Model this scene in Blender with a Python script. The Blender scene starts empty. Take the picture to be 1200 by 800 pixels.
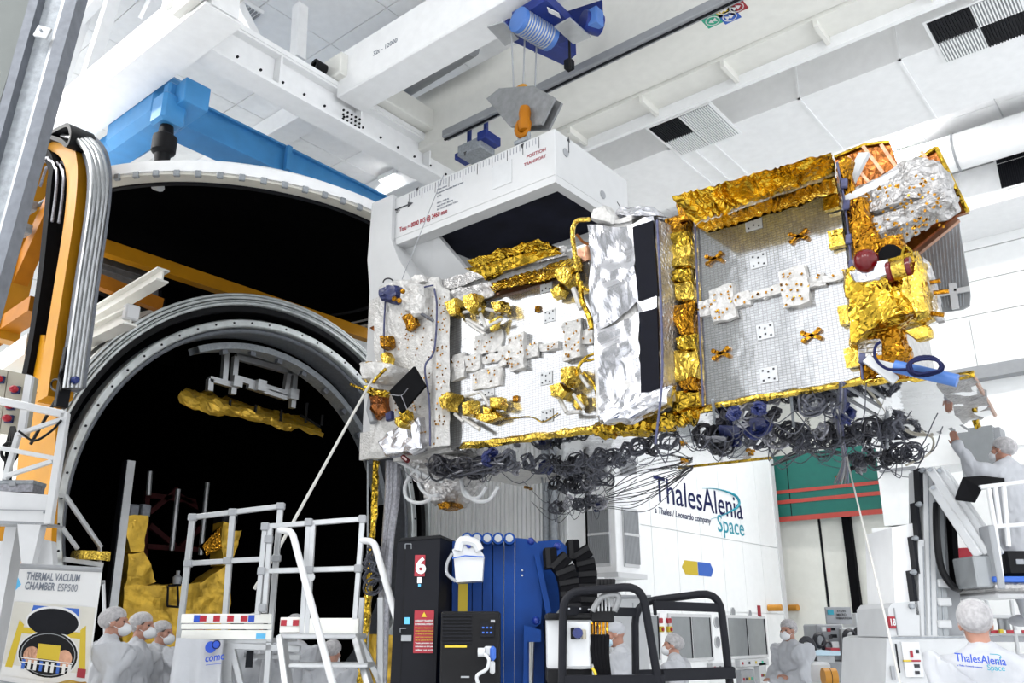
import bpy, bmesh, math, random
from mathutils import Vector, Matrix, noise
random.seed(7)
scene = bpy.context.scene
COL = scene.collection
PI = math.pi
R = math.radians

# ---------------------------------------------------------------- camera
FPX, HOR, CZ, YAW = 1000.0, 338.0, 1.65, R(39.5)      # focal length in px of a 1200 px wide frame, horizon below centre, eye height
PITCH = math.atan(HOR / FPX)
cam_d = bpy.data.cameras.new('camera'); cam = bpy.data.objects.new('camera', cam_d); COL.objects.link(cam)
cam_d.sensor_width = 36.0; cam_d.lens = 36.0 * FPX / 1200.0; cam_d.clip_end = 300; cam_d.clip_start = 0.05
cam.location = (0, 0, CZ); cam.rotation_euler = (PI / 2 + PITCH, 0, YAW)
scene.camera = cam

# ---------------------------------------------------------------- world, exposure
w = bpy.data.worlds.new('world'); scene.world = w; w.use_nodes = True
w.node_tree.nodes['Background'].inputs[0].default_value = (0.93, 0.96, 1.0, 1)
w.node_tree.nodes['Background'].inputs[1].default_value = 0.93
scene.view_settings.view_transform = 'Standard'
scene.view_settings.look = 'None'
scene.view_settings.exposure = 1.36
scene.view_settings.gamma = 1.0
scene.view_settings.use_curve_mapping = False
LAMP_W = 95.0          # watts of each ceiling lamp

# ---------------------------------------------------------------- helpers
_r = Vector((math.cos(YAW), math.sin(YAW), 0)); _fh = Vector((-math.sin(YAW), math.cos(YAW), 0)); _z = Vector((0, 0, 1))
_fw = _fh * math.cos(PITCH) + _z * math.sin(PITCH); _up = _z * math.cos(PITCH) - _fh * math.sin(PITCH)
CAM = Vector((0, 0, CZ))
def at(x, y, X=None, Y=None, Z=None, D=None):
    """the point of the place that the photograph shows at pixel x, y, on a given plane (X, Y, Z) or at a ground distance D"""
    d = _fw * FPX + _r * (x - 600) - _up * (y - 400)
    if X is not None: t = X / d.x
    elif Y is not None: t = Y / d.y
    elif Z is not None: t = (Z - CZ) / d.z
    else: t = D / d.dot(_fh)
    return CAM + d * t
V = Vector

class MB:
    def __init__(s): s.v = []; s.f = []; s.m = []; s.mi = 0
    def add(s, vs, fs):
        o = len(s.v); s.v += [tuple(p) for p in vs]
        for f in fs: s.f.append(tuple(i + o for i in f)); s.m.append(s.mi)
        return s
    def bx(s, c, d, rot=None, bev=0.0):
        """box by centre and size; optional 3x3 rotation and chamfer"""
        c = V(c); hx, hy, hz = d[0] / 2, d[1] / 2, d[2] / 2
        if bev <= 0:
            vs = [V((i, j, k)) for i in (-hx, hx) for j in (-hy, hy) for k in (-hz, hz)]
            fs = [(0, 1, 3, 2), (4, 6, 7, 5), (0, 4, 5, 1), (2, 3, 7, 6), (0, 2, 6, 4), (1, 5, 7, 3)]
        else:
            bev = min(bev, hx * .9, hy * .9, hz * .9); vs = []; idx = {}
            for i in (-1, 1):
                for j in (-1, 1):
                    for k in (-1, 1):
                        idx[i, j, k] = len(vs)
                        vs += [V((i * hx, j * (hy - bev), k * (hz - bev))), V((i * (hx - bev), j * hy, k * (hz - bev))), V((i * (hx - bev), j * (hy - bev), k * hz))]
            fs = []
            q = [(-1, -1), (1, -1), (1, 1), (-1, 1)]
            for sgn in (-1, 1):
                o = (lambda l: l if sgn > 0 else l[::-1])
                fs.append(o([idx[sgn, a, b] for a, b in q])); fs.append(o([idx[b, sgn, a] + 1 for a, b in q])); fs.append(o([idx[a, b, sgn] + 2 for a, b in q]))
            for a in (-1, 1):
                for b in (-1, 1):
                    fs.append([idx[a, b, -1], idx[a, b, 1], idx[a, b, 1] + 1, idx[a, b, -1] + 1])
                    fs.append([idx[a, -1, b], idx[a, 1, b], idx[a, 1, b] + 2, idx[a, -1, b] + 2])
                    fs.append([idx[-1, a, b] + 1, idx[1, a, b] + 1, idx[1, a, b] + 2, idx[-1, a, b] + 2])
            for k_ in idx: i = idx[k_]; fs.append([i, i + 1, i + 2])
        if rot is not None: vs = [rot @ p for p in vs]
        return s.add([p + c for p in vs], fs)
    def ab(s, a, b, bev=0.0):
        """axis-aligned box by two corners"""
        a = V(a); b = V(b)
        return s.bx((a + b) / 2, [abs(p - q) for p, q in zip(a, b)], None, bev)
    def bar(s, p, q, wd, ht, up=(0, 0, 1), bev=0.0):
        """rectangular bar from p to q; wd across, ht along up"""
        p = V(p); q = V(q); x = (q - p); L = x.length; x.normalize(); up = V(up)
        y = up.cross(x)
        if y.length < 1e-4: y = V((0, 1, 0)).cross(x) if abs(x.y) < .9 else V((1, 0, 0)).cross(x)
        y.normalize(); z = x.cross(y)
        return s.bx((p + q) / 2, (L, wd, ht), Matrix((x, y, z)).transposed(), bev)
    def ibeam(s, p, q, wd, ht, tf=.03, tw=.02, up=(0, 0, 1)):
        p = V(p); q = V(q); x = (q - p).normalized(); up = V(up); up = (up - x * up.dot(x)).normalized()
        s.bar(p, q, tw, ht - 2 * tf, up)
        for k in (-1, 1): s.bar(p + up * k * (ht - tf) / 2, q + up * k * (ht - tf) / 2, wd, tf, up)
        return s
    def tube(s, pts, r, n=8, cap=True, closed=False):
        pts = [V(p) for p in pts]; m = len(pts)
        rs = r if isinstance(r, (list, tuple)) else [r] * m
        t0 = (pts[1] - pts[0]).normalized()
        a = t0.orthogonal().normalized(); rings = []; vs = []
        for i in range(m):
            if closed: t = (pts[(i + 1) % m] - pts[i - 1])
            else: t = pts[min(i + 1, m - 1)] - pts[max(i - 1, 0)]
            if t.length < 1e-7: t = t0
            t.normalize(); a = (a - t * a.dot(t))
            if a.length < 1e-5: a = t.orthogonal()
            a.normalize(); b = t.cross(a)
            k = 1.0
            if 0 < i < m - 1 and not closed:
                d1 = (pts[i] - pts[i - 1]).normalized(); c = max(.5, d1.dot(t)); k = 1 / c if c < .98 else 1
            for j in range(n):
                an = 2 * PI * j / n; vs.append(pts[i] + (a * math.cos(an) + b * math.sin(an)) * rs[i] * k)
        fs = []
        for i in range(m if closed else m - 1):
            i2 = (i + 1) % m
            for j in range(n): fs.append((i * n + j, i * n + (j + 1) % n, i2 * n + (j + 1) % n, i2 * n + j))
        if cap and not closed: fs.append(tuple(range(n - 1, -1, -1))); fs.append(tuple((m - 1) * n + j for j in range(n)))
        return s.add(vs, fs)
    def lathe(s, prof, c=(0, 0, 0), n=16, axis='Z', arc=2 * PI, a0=0.0, cap=False):
        """profile (radius, height) round an axis"""
        c = V(c); vs = []; full = arc > 2 * PI - 1e-4; k = n if full else n + 1
        for (rr, hh) in prof:
            for j in range(k):
                an = a0 + arc * j / n; u, v_ = rr * math.cos(an), rr * math.sin(an)
                vs.append(c + (V((u, v_, hh)) if axis == 'Z' else V((hh, u, v_)) if axis == 'X' else V((v_, hh, u))))
        fs = []
        for i in range(len(prof) - 1):
            for j in range(n):
                j2 = (j + 1) % k
                fs.append((i * k + j, i * k + j2, (i + 1) * k + j2, (i + 1) * k + j))
        if cap and full:
            fs.append(tuple(range(k - 1, -1, -1))); fs.append(tuple((len(prof) - 1) * k + j for j in range(k)))
        return s.add(vs, fs)
    def prism(s, poly, ext):
        """closed polygon (3-D points) pushed along ext"""
        poly = [V(p) for p in poly]; ext = V(ext); n = len(poly)
        nr = V((0, 0, 0))
        for i in range(n): nr += poly[i].cross(poly[(i + 1) % n])
        if nr.dot(ext) > 0: poly = poly[::-1]
        vs = poly + [p + ext for p in poly]
        fs = [tuple(range(n)), tuple(range(2 * n - 1, n - 1, -1))] + [((i + 1) % n, i, i + n, (i + 1) % n + n) for i in range(n)]
        return s.add(vs, fs)
    def ball(s, c, r, nu=12, nv=8, rot=None):
        c = V(c); r = V(r) if not isinstance(r, (int, float)) else V((r, r, r)); vs = []
        for i in range(nv + 1):
            ph = PI * i / nv
            for j in range(nu):
                a = 2 * PI * j / nu; p = V((r.x * math.sin(ph) * math.cos(a), r.y * math.sin(ph) * math.sin(a), r.z * math.cos(ph)))
                vs.append(c + (rot @ p if rot is not None else p))
        fs = [(i * nu + j, (i + 1) * nu + j, (i + 1) * nu + (j + 1) % nu, i * nu + (j + 1) % nu) for i in range(nv) for j in range(nu)]
        return s.add(vs, fs)
    def quad(s, a, b, c, d): return s.add([a, b, c, d], [(0, 1, 2, 3)])
    def grid(s, a, b, c, d, nu, nv, fn=None):
        a, b, c, d = V(a), V(b), V(c), V(d); vs = []
        for i in range(nu + 1):
            for j in range(nv + 1):
                u, v_ = i / nu, j / nv
                p = a * (1 - u) * (1 - v_) + b * u * (1 - v_) + c * u * v_ + d * (1 - u) * v_
                vs.append(p + (fn(u, v_) if fn else V((0, 0, 0))))
        k = nv + 1
        return s.add(vs, [(i * k + j, (i + 1) * k + j, (i + 1) * k + j + 1, i * k + j + 1) for i in range(nu) for j in range(nv)])
    def gbox(s, c, d, step, rot=None):
        """box whose faces are cut into a grid, for crumpling"""
        c = V(c); h = V(d) / 2; ax = [V((1, 0, 0)), V((0, 1, 0)), V((0, 0, 1))]
        for k in range(3):
            u, v_, n_ = ax[(k + 1) % 3], ax[(k + 2) % 3], ax[k]; hu, hv, hn = h[(k + 1) % 3], h[(k + 2) % 3], h[k]
            for sg in (1, -1):
                q = [n_ * hn * sg + u * hu * a + v_ * hv * b for a, b in ((-1, -1), (1, -1), (1, 1), (-1, 1))]
                if sg < 0: q = [q[0], q[3], q[2], q[1]]; nu, nv = max(1, round(2 * hv / step)), max(1, round(2 * hu / step))
                else: nu, nv = max(1, round(2 * hu / step)), max(1, round(2 * hv / step))
                if rot is not None: q = [rot @ p for p in q]
                s.grid(*[c + p for p in q], nu, nv)
        return s
    def crumple(s, amp, sc, seed=0.0, start=0):
        o = V((seed * 3.1, seed * 7.7, seed * 1.3))
        for i in range(start, len(s.v)):
            p = V(s.v[i]); q = p * sc + o
            n1 = noise.noise_vector(q); n2 = noise.noise_vector(q * 2.7)
            d, _ = noise.voronoi(q * 1.4)
            s.v[i] = tuple(p + (n1 + n2 * .5) * amp + n1.normalized() * (d[1] - d[0]) * amp * .9)
        return s
    def build(s, name, mat, parent=None, smooth=False, **kw):
        me = bpy.data.meshes.new(name)
        me.from_pydata(s.v, [], s.f); me.validate(); me.update()
        mats = mat if isinstance(mat, (list, tuple)) else [mat]
        for m_ in mats: me.materials.append(MAT[m_] if isinstance(m_, str) else m_)
        if len(mats) > 1 and len(me.polygons) == len(s.m): me.polygons.foreach_set('material_index', s.m)
        if smooth:
            me.polygons.foreach_set('use_smooth', [True] * len(me.polygons))
            if smooth != 'all': me.set_sharp_from_angle(angle=R(smooth if smooth is not True else 40))
        bm = bmesh.new(); bm.from_mesh(me); bmesh.ops.recalc_face_normals(bm, faces=bm.faces); bm.to_mesh(me); bm.free()
        return link(name, me, parent, **kw)

def link(name, me, parent=None, label=None, cat=None, group=None, kind=None, loc=None):
    o = bpy.data.objects.new(name, me); COL.objects.link(o)
    if parent is not None:
        o.parent = parent; o.matrix_parent_inverse = parent_world(parent).inverted()
    if loc is not None: o.location = loc
    if label: o['label'] = label
    if cat: o['category'] = cat
    if group: o['group'] = group
    if kind: o['kind'] = kind
    return o
def parent_world(p):
    return p.matrix_basis.copy() if p.parent is None else parent_world(p.parent) @ p.matrix_parent_inverse @ p.matrix_basis
def thing(name, loc, label, cat, group=None, kind=None):
    """an Empty at the thing's base; its parts are built in world coordinates and keep their place"""
    return link(name, None, None, label, cat, group, kind, loc=loc)
def inst(name, me, parent, M):
    """another object on shared mesh data, placed by a world matrix"""
    o = bpy.data.objects.new(name, me); COL.objects.link(o); o.parent = parent
    o.matrix_parent_inverse = parent_world(parent).inverted(); o.matrix_basis = M
    return o
def box_part(name, a, b, mat, parent=None, bev=0.0, **kw): return MB().ab(a, b, bev).build(name, mat, parent, **kw)
def arc_pts(c, r, a0, a1, n, u=(1, 0, 0), v=(0, 0, 1)):
    c, u, v = V(c), V(u), V(v)
    return [c + (u * math.cos(a0 + (a1 - a0) * i / n) + v * math.sin(a0 + (a1 - a0) * i / n)) * r for i in range(n + 1)]
def round_path(pts, r, n=4):
    """polyline with rounded corners"""
    pts = [V(p) for p in pts]; out = [pts[0]]
    for i in range(1, len(pts) - 1):
        a, b, c = pts[i - 1], pts[i], pts[i + 1]; d1 = (a - b); d2 = (c - b); k = min(r, d1.length * .48, d2.length * .48)
        p, q = b + d1.normalized() * k, b + d2.normalized() * k
        for j in range(n + 1):
            t = j / n; out.append(p * (1 - t) ** 2 + b * 2 * t * (1 - t) + q * t * t)
    return out + [pts[-1]]
def smooth_path(pts, n=6):
    """Catmull-Rom through the points"""
    pts = [V(p) for p in pts]; P = [pts[0] * 2 - pts[1]] + pts + [pts[-1] * 2 - pts[-2]]; out = []
    for i in range(1, len(P) - 2):
        a, b, c, d = P[i - 1:i + 3]
        for j in range(n):
            t = j / n; out.append(.5 * ((2 * b) + (c - a) * t + (2 * a - 5 * b + 4 * c - d) * t * t + (3 * b - a - 3 * c + d) * t ** 3))
    return out + [pts[-1]]
_txt = {}
def text(name, s, origin, right, up, size, mat, parent, bold=0.0, align='LEFT', width=None, lift=.002, shear=0.0):
    """flat lettering as a mesh: origin = left end of the baseline, size = letter height"""
    cu = bpy.data.curves.new('lettering', 'FONT'); cu.body = s; cu.size = size / .72; cu.offset = bold * size; cu.extrude = .0015
    cu.resolution_u = 3; cu.align_x = align; cu.shear = shear
    o = bpy.data.objects.new('lettering', cu); COL.objects.link(o)
    dg = bpy.context.evaluated_depsgraph_get(); me = bpy.data.meshes.new_from_object(o.evaluated_get(dg))
    bpy.data.objects.remove(o); bpy.data.curves.remove(cu)
    if width:
        xs = [v_.co.x for v_ in me.vertices]; k = width / (max(xs) - min(xs))
        for v_ in me.vertices: v_.co.x *= k
    r_, u_ = V(right).normalized(), V(up).normalized(); n_ = r_.cross(u_)
    M = Matrix((r_, u_, n_)).transposed().to_4x4(); M.translation = V(origin) + n_ * lift
    me.transform(M); me.materials.clear(); me.materials.append(MAT[mat])
    return link(name, me, parent)

# ---------------------------------------------------------------- materials (all procedural)
MAT = {}
def nd(nt, t, **k):
    n_ = nt.nodes.new(t)
    for a, b in k.items(): setattr(n_, a, b)
    return n_
def mat(name, col, rough=.5, metal=0.0, var=.06, vs=6.0, bump=0.0, bs=40.0, trans=0.0, alpha=1.0, emit=0.0, coat=0.0, spec=None, bdist=.02, gen='noise'):
    m = bpy.data.materials.new(name); m.use_nodes = True; nt = m.node_tree; b = nt.nodes['Principled BSDF']
    c = tuple(col) + (1,); b.inputs['Roughness'].default_value = rough; b.inputs['Metallic'].default_value = metal
    tc = nd(nt, 'ShaderNodeTexCoord')
    nz = nd(nt, 'ShaderNodeTexNoise'); nz.inputs['Scale'].default_value = vs; nz.inputs['Detail'].default_value = 4
    nt.links.new(tc.outputs['Object'], nz.inputs['Vector'])
    mr = nd(nt, 'ShaderNodeMapRange'); mr.inputs[1].default_value = .3; mr.inputs[2].default_value = .7; mr.inputs[3].default_value = 1 - var; mr.inputs[4].default_value = 1 + var
    nt.links.new(nz.outputs[0], mr.inputs[0])
    mx = nd(nt, 'ShaderNodeVectorMath', operation='SCALE'); mx.inputs[0].default_value = col
    nt.links.new(mr.outputs[0], mx.inputs['Scale']); nt.links.new(mx.outputs[0], b.inputs['Base Color'])
    if bump > 0:
        if gen == 'voronoi': bn = nd(nt, 'ShaderNodeTexVoronoi', feature='DISTANCE_TO_EDGE'); o_ = bn.outputs['Distance']
        else: bn = nd(nt, 'ShaderNodeTexNoise'); bn.inputs['Detail'].default_value = 5; o_ = bn.outputs[0]
        bn.inputs['Scale'].default_value = bs; nt.links.new(tc.outputs['Object'], bn.inputs['Vector'])
        bp = nd(nt, 'ShaderNodeBump'); bp.inputs['Strength'].default_value = bump; bp.inputs['Distance'].default_value = bdist
        nt.links.new(o_, bp.inputs['Height']); nt.links.new(bp.outputs[0], b.inputs['Normal'])
    if trans: b.inputs['Transmission Weight'].default_value = trans
    if alpha < 1: b.inputs['Alpha'].default_value = alpha
    if emit: b.inputs['Emission Color'].default_value = c; b.inputs['Emission Strength'].default_value = emit
    if coat: b.inputs['Coat Weight'].default_value = coat
    if spec is not None: b.inputs['Specular IOR Level'].default_value = spec
    MAT[name] = m
    return m
mat('white_paint', (.86, .865, .87), .4, var=.03)
mat('white_wall', (.86, .87, .87), .55, var=.02)
mat('ceiling_white', (.90, .905, .91), .7, var=.03)
mat('cream_paint', (.77, .765, .72), .45, var=.03)
mat('beige_door', (.78, .785, .73), .5, var=.03)
mat('grey_steel', (.20, .205, .21), .5, .3, var=.15, vs=12, bump=.15, bs=60)
mat('galvanised', (.27, .29, .31), .5, .3, var=.18, vs=25, bump=.1, bs=80)
mat('dark_galvanised', (.13, .14, .16), .5, .3, var=.15, vs=18)
mat('grey_green_wall', (.105, .115, .11), .6, var=.06)
mat('floor', (.74, .75, .755), .3, var=.04)
mat('yellow_paint', (.46, .20, .003), .45, var=.08, vs=3, spec=.2)
mat('frame_white', (.52, .525, .53), .5, var=.02)
mat('orange_paint', (.36, .125, .003), .5, var=.12, vs=4, spec=.2)
mat('blue_crane', (.05, .25, .54), .4, var=.08, vs=3)
mat('navy_paint', (.006, .022, .17), .4, var=.12, spec=.35)
mat('machine_blue', (.003, .036, .18), .45, var=.15, vs=4, spec=.15)
mat('black_shroud', (.0025, .0025, .0028), .9, var=.2, spec=.0)
mat('black_paint', (.004, .004, .005), .55, var=.2, spec=.2)
mat('matte_black', (.003, .003, .004), .8, var=.2, spec=.1)
mat('charcoal', (.0065, .007, .010), .55, var=.12, spec=.15)
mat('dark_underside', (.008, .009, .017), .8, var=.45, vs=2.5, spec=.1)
mat('aluminium', (.46, .47, .48), .38, .6, var=.06, vs=10)
mat('bright_steel', (.40, .41, .42), .28, 1.0, var=.12, vs=9)
mat('ring_steel', (.62, .65, .65), .33, .6, var=.18, vs=5)
mat('rail_white', (.60, .605, .615), .35, var=.03)
mat('gold_foil', (.46, .295, .030), .18, 1.0, var=.55, vs=6, bump=.7, bs=16, bdist=.03, gen='voronoi')
mat('gold_cloth', (.58, .36, .04), .38, .6, var=.3, vs=5, bump=.3, bs=10, bdist=.03, gen='voronoi')
mat('gold_foil_bright', (.60, .41, .065), .22, 1.0, var=.30, vs=8, bump=.6, bs=22, bdist=.02, gen='voronoi')
mat('gold_foil_dark', (.34, .155, .012), .22, 1.0, var=.45, vs=7, bump=.8, bs=20, bdist=.03, gen='voronoi')
mat('amber_film', (.20, .06, .008), .22, .75, var=.3, vs=9, bump=.3, bs=14, gen='voronoi')
mat('copper_foil', (.42, .23, .15), .3, .85, var=.15, vs=9, bump=.3, bs=25)
mat('silver_foil', (.60, .60, .63), .24, 1.0, var=.08, vs=3, bump=.18, bs=4, bdist=.03)
mat('silver_blanket', (.40, .39, .385), .35, .8, var=.25, vs=14, bump=.7, bs=26, gen='voronoi')
mat('white_foil', (.50, .49, .475), .42, .25, var=.14, vs=16, bump=.5, bs=24, gen='voronoi')
mat('mirror_panel', (.90, .90, .91), .045, 1.0, var=.03, bump=.10, bs=5)
def osr(name, sx=.040, sz=.025):
    m = mat(name, (.66, .67, .68), .16, .82, var=.05, vs=2.0); nt = m.node_tree; b = nt.nodes['Principled BSDF']
    tc = nd(nt, 'ShaderNodeTexCoord'); sp = nd(nt, 'ShaderNodeSeparateXYZ'); cb = nd(nt, 'ShaderNodeCombineXYZ')
    nt.links.new(tc.outputs['Object'], sp.inputs[0]); nt.links.new(sp.outputs[0], cb.inputs[0]); nt.links.new(sp.outputs[2], cb.inputs[1])
    br = nd(nt, 'ShaderNodeTexBrick'); br.offset = 0.0; br.inputs['Scale'].default_value = 1.0
    br.inputs['Color1'].default_value = (.56, .565, .57, 1); br.inputs['Color2'].default_value = (.47, .48, .49, 1); br.inputs['Mortar'].default_value = (.35, .345, .34, 1)
    br.inputs['Mortar Size'].default_value = .003; br.inputs['Brick Width'].default_value = sx; br.inputs['Row Height'].default_value = sz
    nt.links.new(cb.outputs[0], br.inputs['Vector']); nt.links.new(br.outputs['Color'], b.inputs['Base Color'])
    nz = nd(nt, 'ShaderNodeTexNoise'); nz.inputs['Scale'].default_value = 3.5; nt.links.new(tc.outputs['Object'], nz.inputs['Vector'])
    bp = nd(nt, 'ShaderNodeBump'); bp.inputs['Strength'].default_value = .25; bp.inputs['Distance'].default_value = .03
    nt.links.new(nz.outputs[0], bp.inputs['Height']); nt.links.new(bp.outputs[0], b.inputs['Normal'])
osr('radiator')
mat('solar_black', (.002, .0025, .007), .5, var=.2, spec=.12)
mat('harness_grey', (.06, .063, .08), .5, var=.4, vs=30)
mat('harness_dark', (.014, .014, .02), .5, var=.4, vs=30)
mat('harness_silver', (.26, .26, .285), .4, .5, var=.3, vs=30)
mat('harness_blue', (.003, .010, .08), .45, var=.3, vs=20)
mat('blue_tape', (.055, .06, .13), .5, var=.3, vs=20)
mat('sleeve_blue', (.06, .16, .45), .45, var=.05)
mat('red_glass', (.10, .001, .003), .2, var=.2, spec=.4)
mat('red_paint', (.36, .006, .02), .4, var=.05)
mat('red_brown', (.10, .012, .014), .6, var=.2)
mat('white_plastic', (.50, .51, .52), .4, var=.04)
mat('beige_box', (.34, .315, .25), .5, var=.03)
mat('gown', (.41, .42, .445), .9, var=.04, bump=.25, bs=14)
mat('hairnet', (.55, .54, .55), .8, var=.2, vs=40, bump=.4, bs=55, alpha=.62)
mat('mask', (.62, .63, .65), .7, var=.02)
mat('blue_mask', (.50, .66, .76), .7, var=.03)
mat('skin', (.36, .18, .125), .5, var=.08)
mat('hair_dark', (.05, .035, .03), .6, var=.2)
mat('trousers', (.05, .06, .09), .8)
mat('glass_grey', (.26, .275, .285), .15, .2, var=.05)
mat('louvre_grey', (.28, .29, .305), .45, .1)
mat('lamp_white', (1, 1, 1), .5, emit=9.0)
mat('green_curtain', (.004, .125, .10), .55, var=.05)
mat('red_stripe', (.42, .055, .04), .55, var=.05)
mat('logo_navy', (.008, .012, .07), .6, var=0, spec=.15)
mat('navy_cable', (.004, .007, .05), .6, spec=.2)
mat('logo_teal', (.01, .27, .36), .5, var=0)
mat('logo_blue', (.01, .06, .42), .5, var=0)
mat('print_black', (.02, .02, .025), .6, var=0)
mat('print_grey', (.16, .18, .22), .6, var=0)
mat('print_red', (.30, .012, .025), .6, var=0)
mat('print_white', (.66, .66, .66), .6, var=0)
mat('print_yellow', (.55, .40, .02), .6, var=0)
mat('print_blue', (.03, .11, .45), .6, var=0)
mat('print_green', (.02, .36, .22), .6, var=0)
mat('sky_blue', (.10, .42, .70), .6, var=0)
mat('roller_orange', (.55, .24, .02), .5)
mat('rope_white', (.55, .54, .51), .6, var=.05)
mat('banner', (.58, .56, .50), .5, var=.06)
mat('plastic_clear', (.8, .82, .85), .2, var=.05, alpha=.45)
# ================================================================ THE HALL
CEIL, WALLY, WALLX = 12.5, 22.0, -24.0
box_part('floor', (-30, -14, -.2), (14, 24, 0), 'floor', kind='structure', label='pale grey polished hall floor', cat='floor')
ceiling = MB().ab((-30, -6, CEIL + .03), (14, 24, CEIL + .25)).build('ceiling', 'ceiling_white', kind='structure', label='white tiled hall ceiling', cat='ceiling')
tile_me = None
for i in range(18):
    for j in range(12):
        x0, y0 = -26 + i * 1.6, 4.0 + j * 1.5
        if tile_me is None:
            t0 = MB().bx((0, 0, 0), (1.585, 1.485, .04), None, .006).build('ceiling_tile', 'ceiling_white', ceiling); tile_me = t0.data
            t0.matrix_basis = Matrix.Translation((x0 + .8, y0 + .75, CEIL + .01))
        else: inst('ceiling_tile', tile_me, ceiling, Matrix.Translation((x0 + .8, y0 + .75, CEIL + .01)))
# far wall in cladding panels
wall_back = MB().ab((-30, WALLY + .06, 0), (14, WALLY + .3, CEIL)).build('wall_back', 'white_wall', kind='structure', label='far white wall of wide cladding panels', cat='wall')
pm = None
zs = [5.6, 7.5, 8.85, 9.7, 10.5, 11.3]
for k, z in enumerate(zs):
    z1 = zs[k + 1] if k + 1 < len(zs) else CEIL
    for i in range(5):
        x0 = -13 + i * 4 + (k % 2) * 1.2
        MB().bx((x0 + 2, WALLY + .03, (z + z1) / 2), (3.985, .06, z1 - z - .025), None, .006).build('panel', 'white_wall', wall_back)
box_part('ledge', (-13, WALLY - .35, 7.2), (9, WALLY, 7.5), 'louvre_grey', wall_back)
wall_left = MB().ab((WALLX - .2, -6, 0), (WALLX, 24, CEIL)).build('wall_left', 'white_wall', kind='structure', label='white end wall behind the vacuum chamber', cat='wall')
for z in (6.0, 7.2, 8.4, 9.6, 10.8):
    box_part('panel', (WALLX, 2, z), (WALLX + .04, 23, z + 1.18), 'white_wall', wall_left, .006)
# corrugated wall between the chamber and the clean-room building
wall_mid = MB()
for k in range(34):
    y0 = 12.4 + k * .14
    wall_mid.ab((-13.2, y0, 0), (-13.13, y0 + .07, 7.0))
wall_mid.ab((-13.5, 12.3, 0), (-13.2, 17.2, 7.0))
wall_mid.build('wall_middle', 'white_wall', kind='structure', label='ribbed white wall behind the pipes', cat='wall')

# ---- lamps in the ceiling
def ceiling_lamp(p, label, seen=True):
    t = thing('ceiling_lamp', (p[0], p[1], p[2]), label, 'lamp', 'ceiling lamps')
    x, y, z = p
    MB().ab((x - .30, y - .30, z - .04), (x + .30, y + .30, z + .10), .02).build('housing', 'white_paint', t)
    MB().ab((x - .25, y - .25, z - .055), (x + .25, y + .25, z - .038)).build('diffuser', 'lamp_white', t)
    ld = bpy.data.lights.new('lamp_light', 'AREA'); ld.shape = 'SQUARE'; ld.size = .5; ld.energy = LAMP_W; ld.color = (1, .985, .96); ld.spread = R(175)
    l = bpy.data.objects.new('lamp_light', ld); COL.objects.link(l); l.parent = t; l.location = (0, 0, -.07)
    return t
LZ = CEIL - .16
for (px, py), lab in (((1005, 112), 'bright square ceiling lamp beside the long duct, above the gold foil flap'), ((834, 173), 'square ceiling lamp beside the dark and pale duct grille'),
                      ((1048, 166), 'square ceiling lamp just above the amber film at the satellite top'), ((462, 211), 'square ceiling lamp behind the left end of the white lifting frame')):
    ceiling_lamp(at(px, py, Z=LZ), lab)
for i, x in enumerate((-20, -15, -10, -4, 1, 6)):  # unseen lamps, added only to light the hall
    for j, y in enumerate((-6, -3)):
        ceiling_lamp((x, y, LZ), 'added square lamp outside the view, lighting the hall')
for x in (-21, -17, -13): ceiling_lamp((x, 2.0, LZ), 'added square lamp outside the view, lighting the hall')  # more unseen lamps, added to brighten the left side of the ceiling

# ---- long rectangular air duct with grilles
def grille(name, c, u, v, n, parent, dark=(1,), w=.62, sl=14, lab=None):
    """2 x 2 grille: u, v = half-cell axes in the duct's underside, n = outward"""
    u, v, n = V(u), V(v), V(n); c = V(c)
    g = MB().bx(c + n * .01, (1, 1, 1), Matrix((u * (2 * w + .08), v * (2 * w + .08), n * .04)).transposed()).build('grille_frame', 'white_paint', parent)
    q = 0
    for a in (-1, 1):
        for b in (-1, 1):
            cc = c + u * a * w / 2 + v * b * w / 2
            m = MB(); m.bx(cc + n * .032, (1, 1, 1), Matrix((u * (w - .02), v * (w - .02), n * .006)).transposed())
            m.build('grille_back', 'charcoal' if q in dark else 'louvre_grey', g)
            m = MB()
            for k in range(sl):
                m.bx(cc + u * ((k + .5) / sl - .5) * w * .96 + n * .045, (1, 1, 1), Matrix((u * (w / sl * .45), v * w * .96, n * .02)).transposed())
            m.build('louvre', 'charcoal' if q in dark else 'white_paint', g)
            q += 1
    return g
DY0, DY1, DZ0, DZ1 = 13.2, 15.4, 10.55, 11.3
duct = thing('air_duct', (-4, 14.3, DZ0), 'long white rectangular air duct with rounded end and chequered grilles', 'duct')
m = MB()
n = 10
prof = [V((-10.4 + 1.1 - 1.1 * math.sin(PI * k / n), DY0 + 1.1 - 1.1 * math.cos(PI * k / n), 0)) for k in range(n + 1)]
poly = [V((6, DY0, DZ0))] + [p + V((0, 0, DZ0)) for p in prof] + [V((6, DY1, DZ0))]
m.prism(poly, (0, 0, DZ1 - DZ0))
m.build('duct_body', 'white_paint', duct, smooth=30)
for x in (-9.0, -6.9, -6.55, -6.15, -4.3, -2.6, -.4, 1.6):
    mm = MB(); mm.ab((x - .02, DY0 - .03, DZ0 - .03), (x + .02, DY0, DZ1)); mm.ab((x - .02, DY0 - .03, DZ0 - .03), (x + .02, DY1 + .03, DZ0)); mm.build('duct_flange', 'white_paint', duct)
for k, (px, py) in enumerate(((813, 152), (1147, 30))):
    c = at(px, py, Z=DZ0)
    grille('grille', c, (1, 0, 0), (0, 1, 0), (0, 0, -1), duct, dark=((0,), (0, 2, 3))[k] if k == 0 else (0, 3))
duct2 = thing('air_duct', (-4, 20, 10.7), 'second white duct high along the far wall with a dark grille', 'duct')
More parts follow.
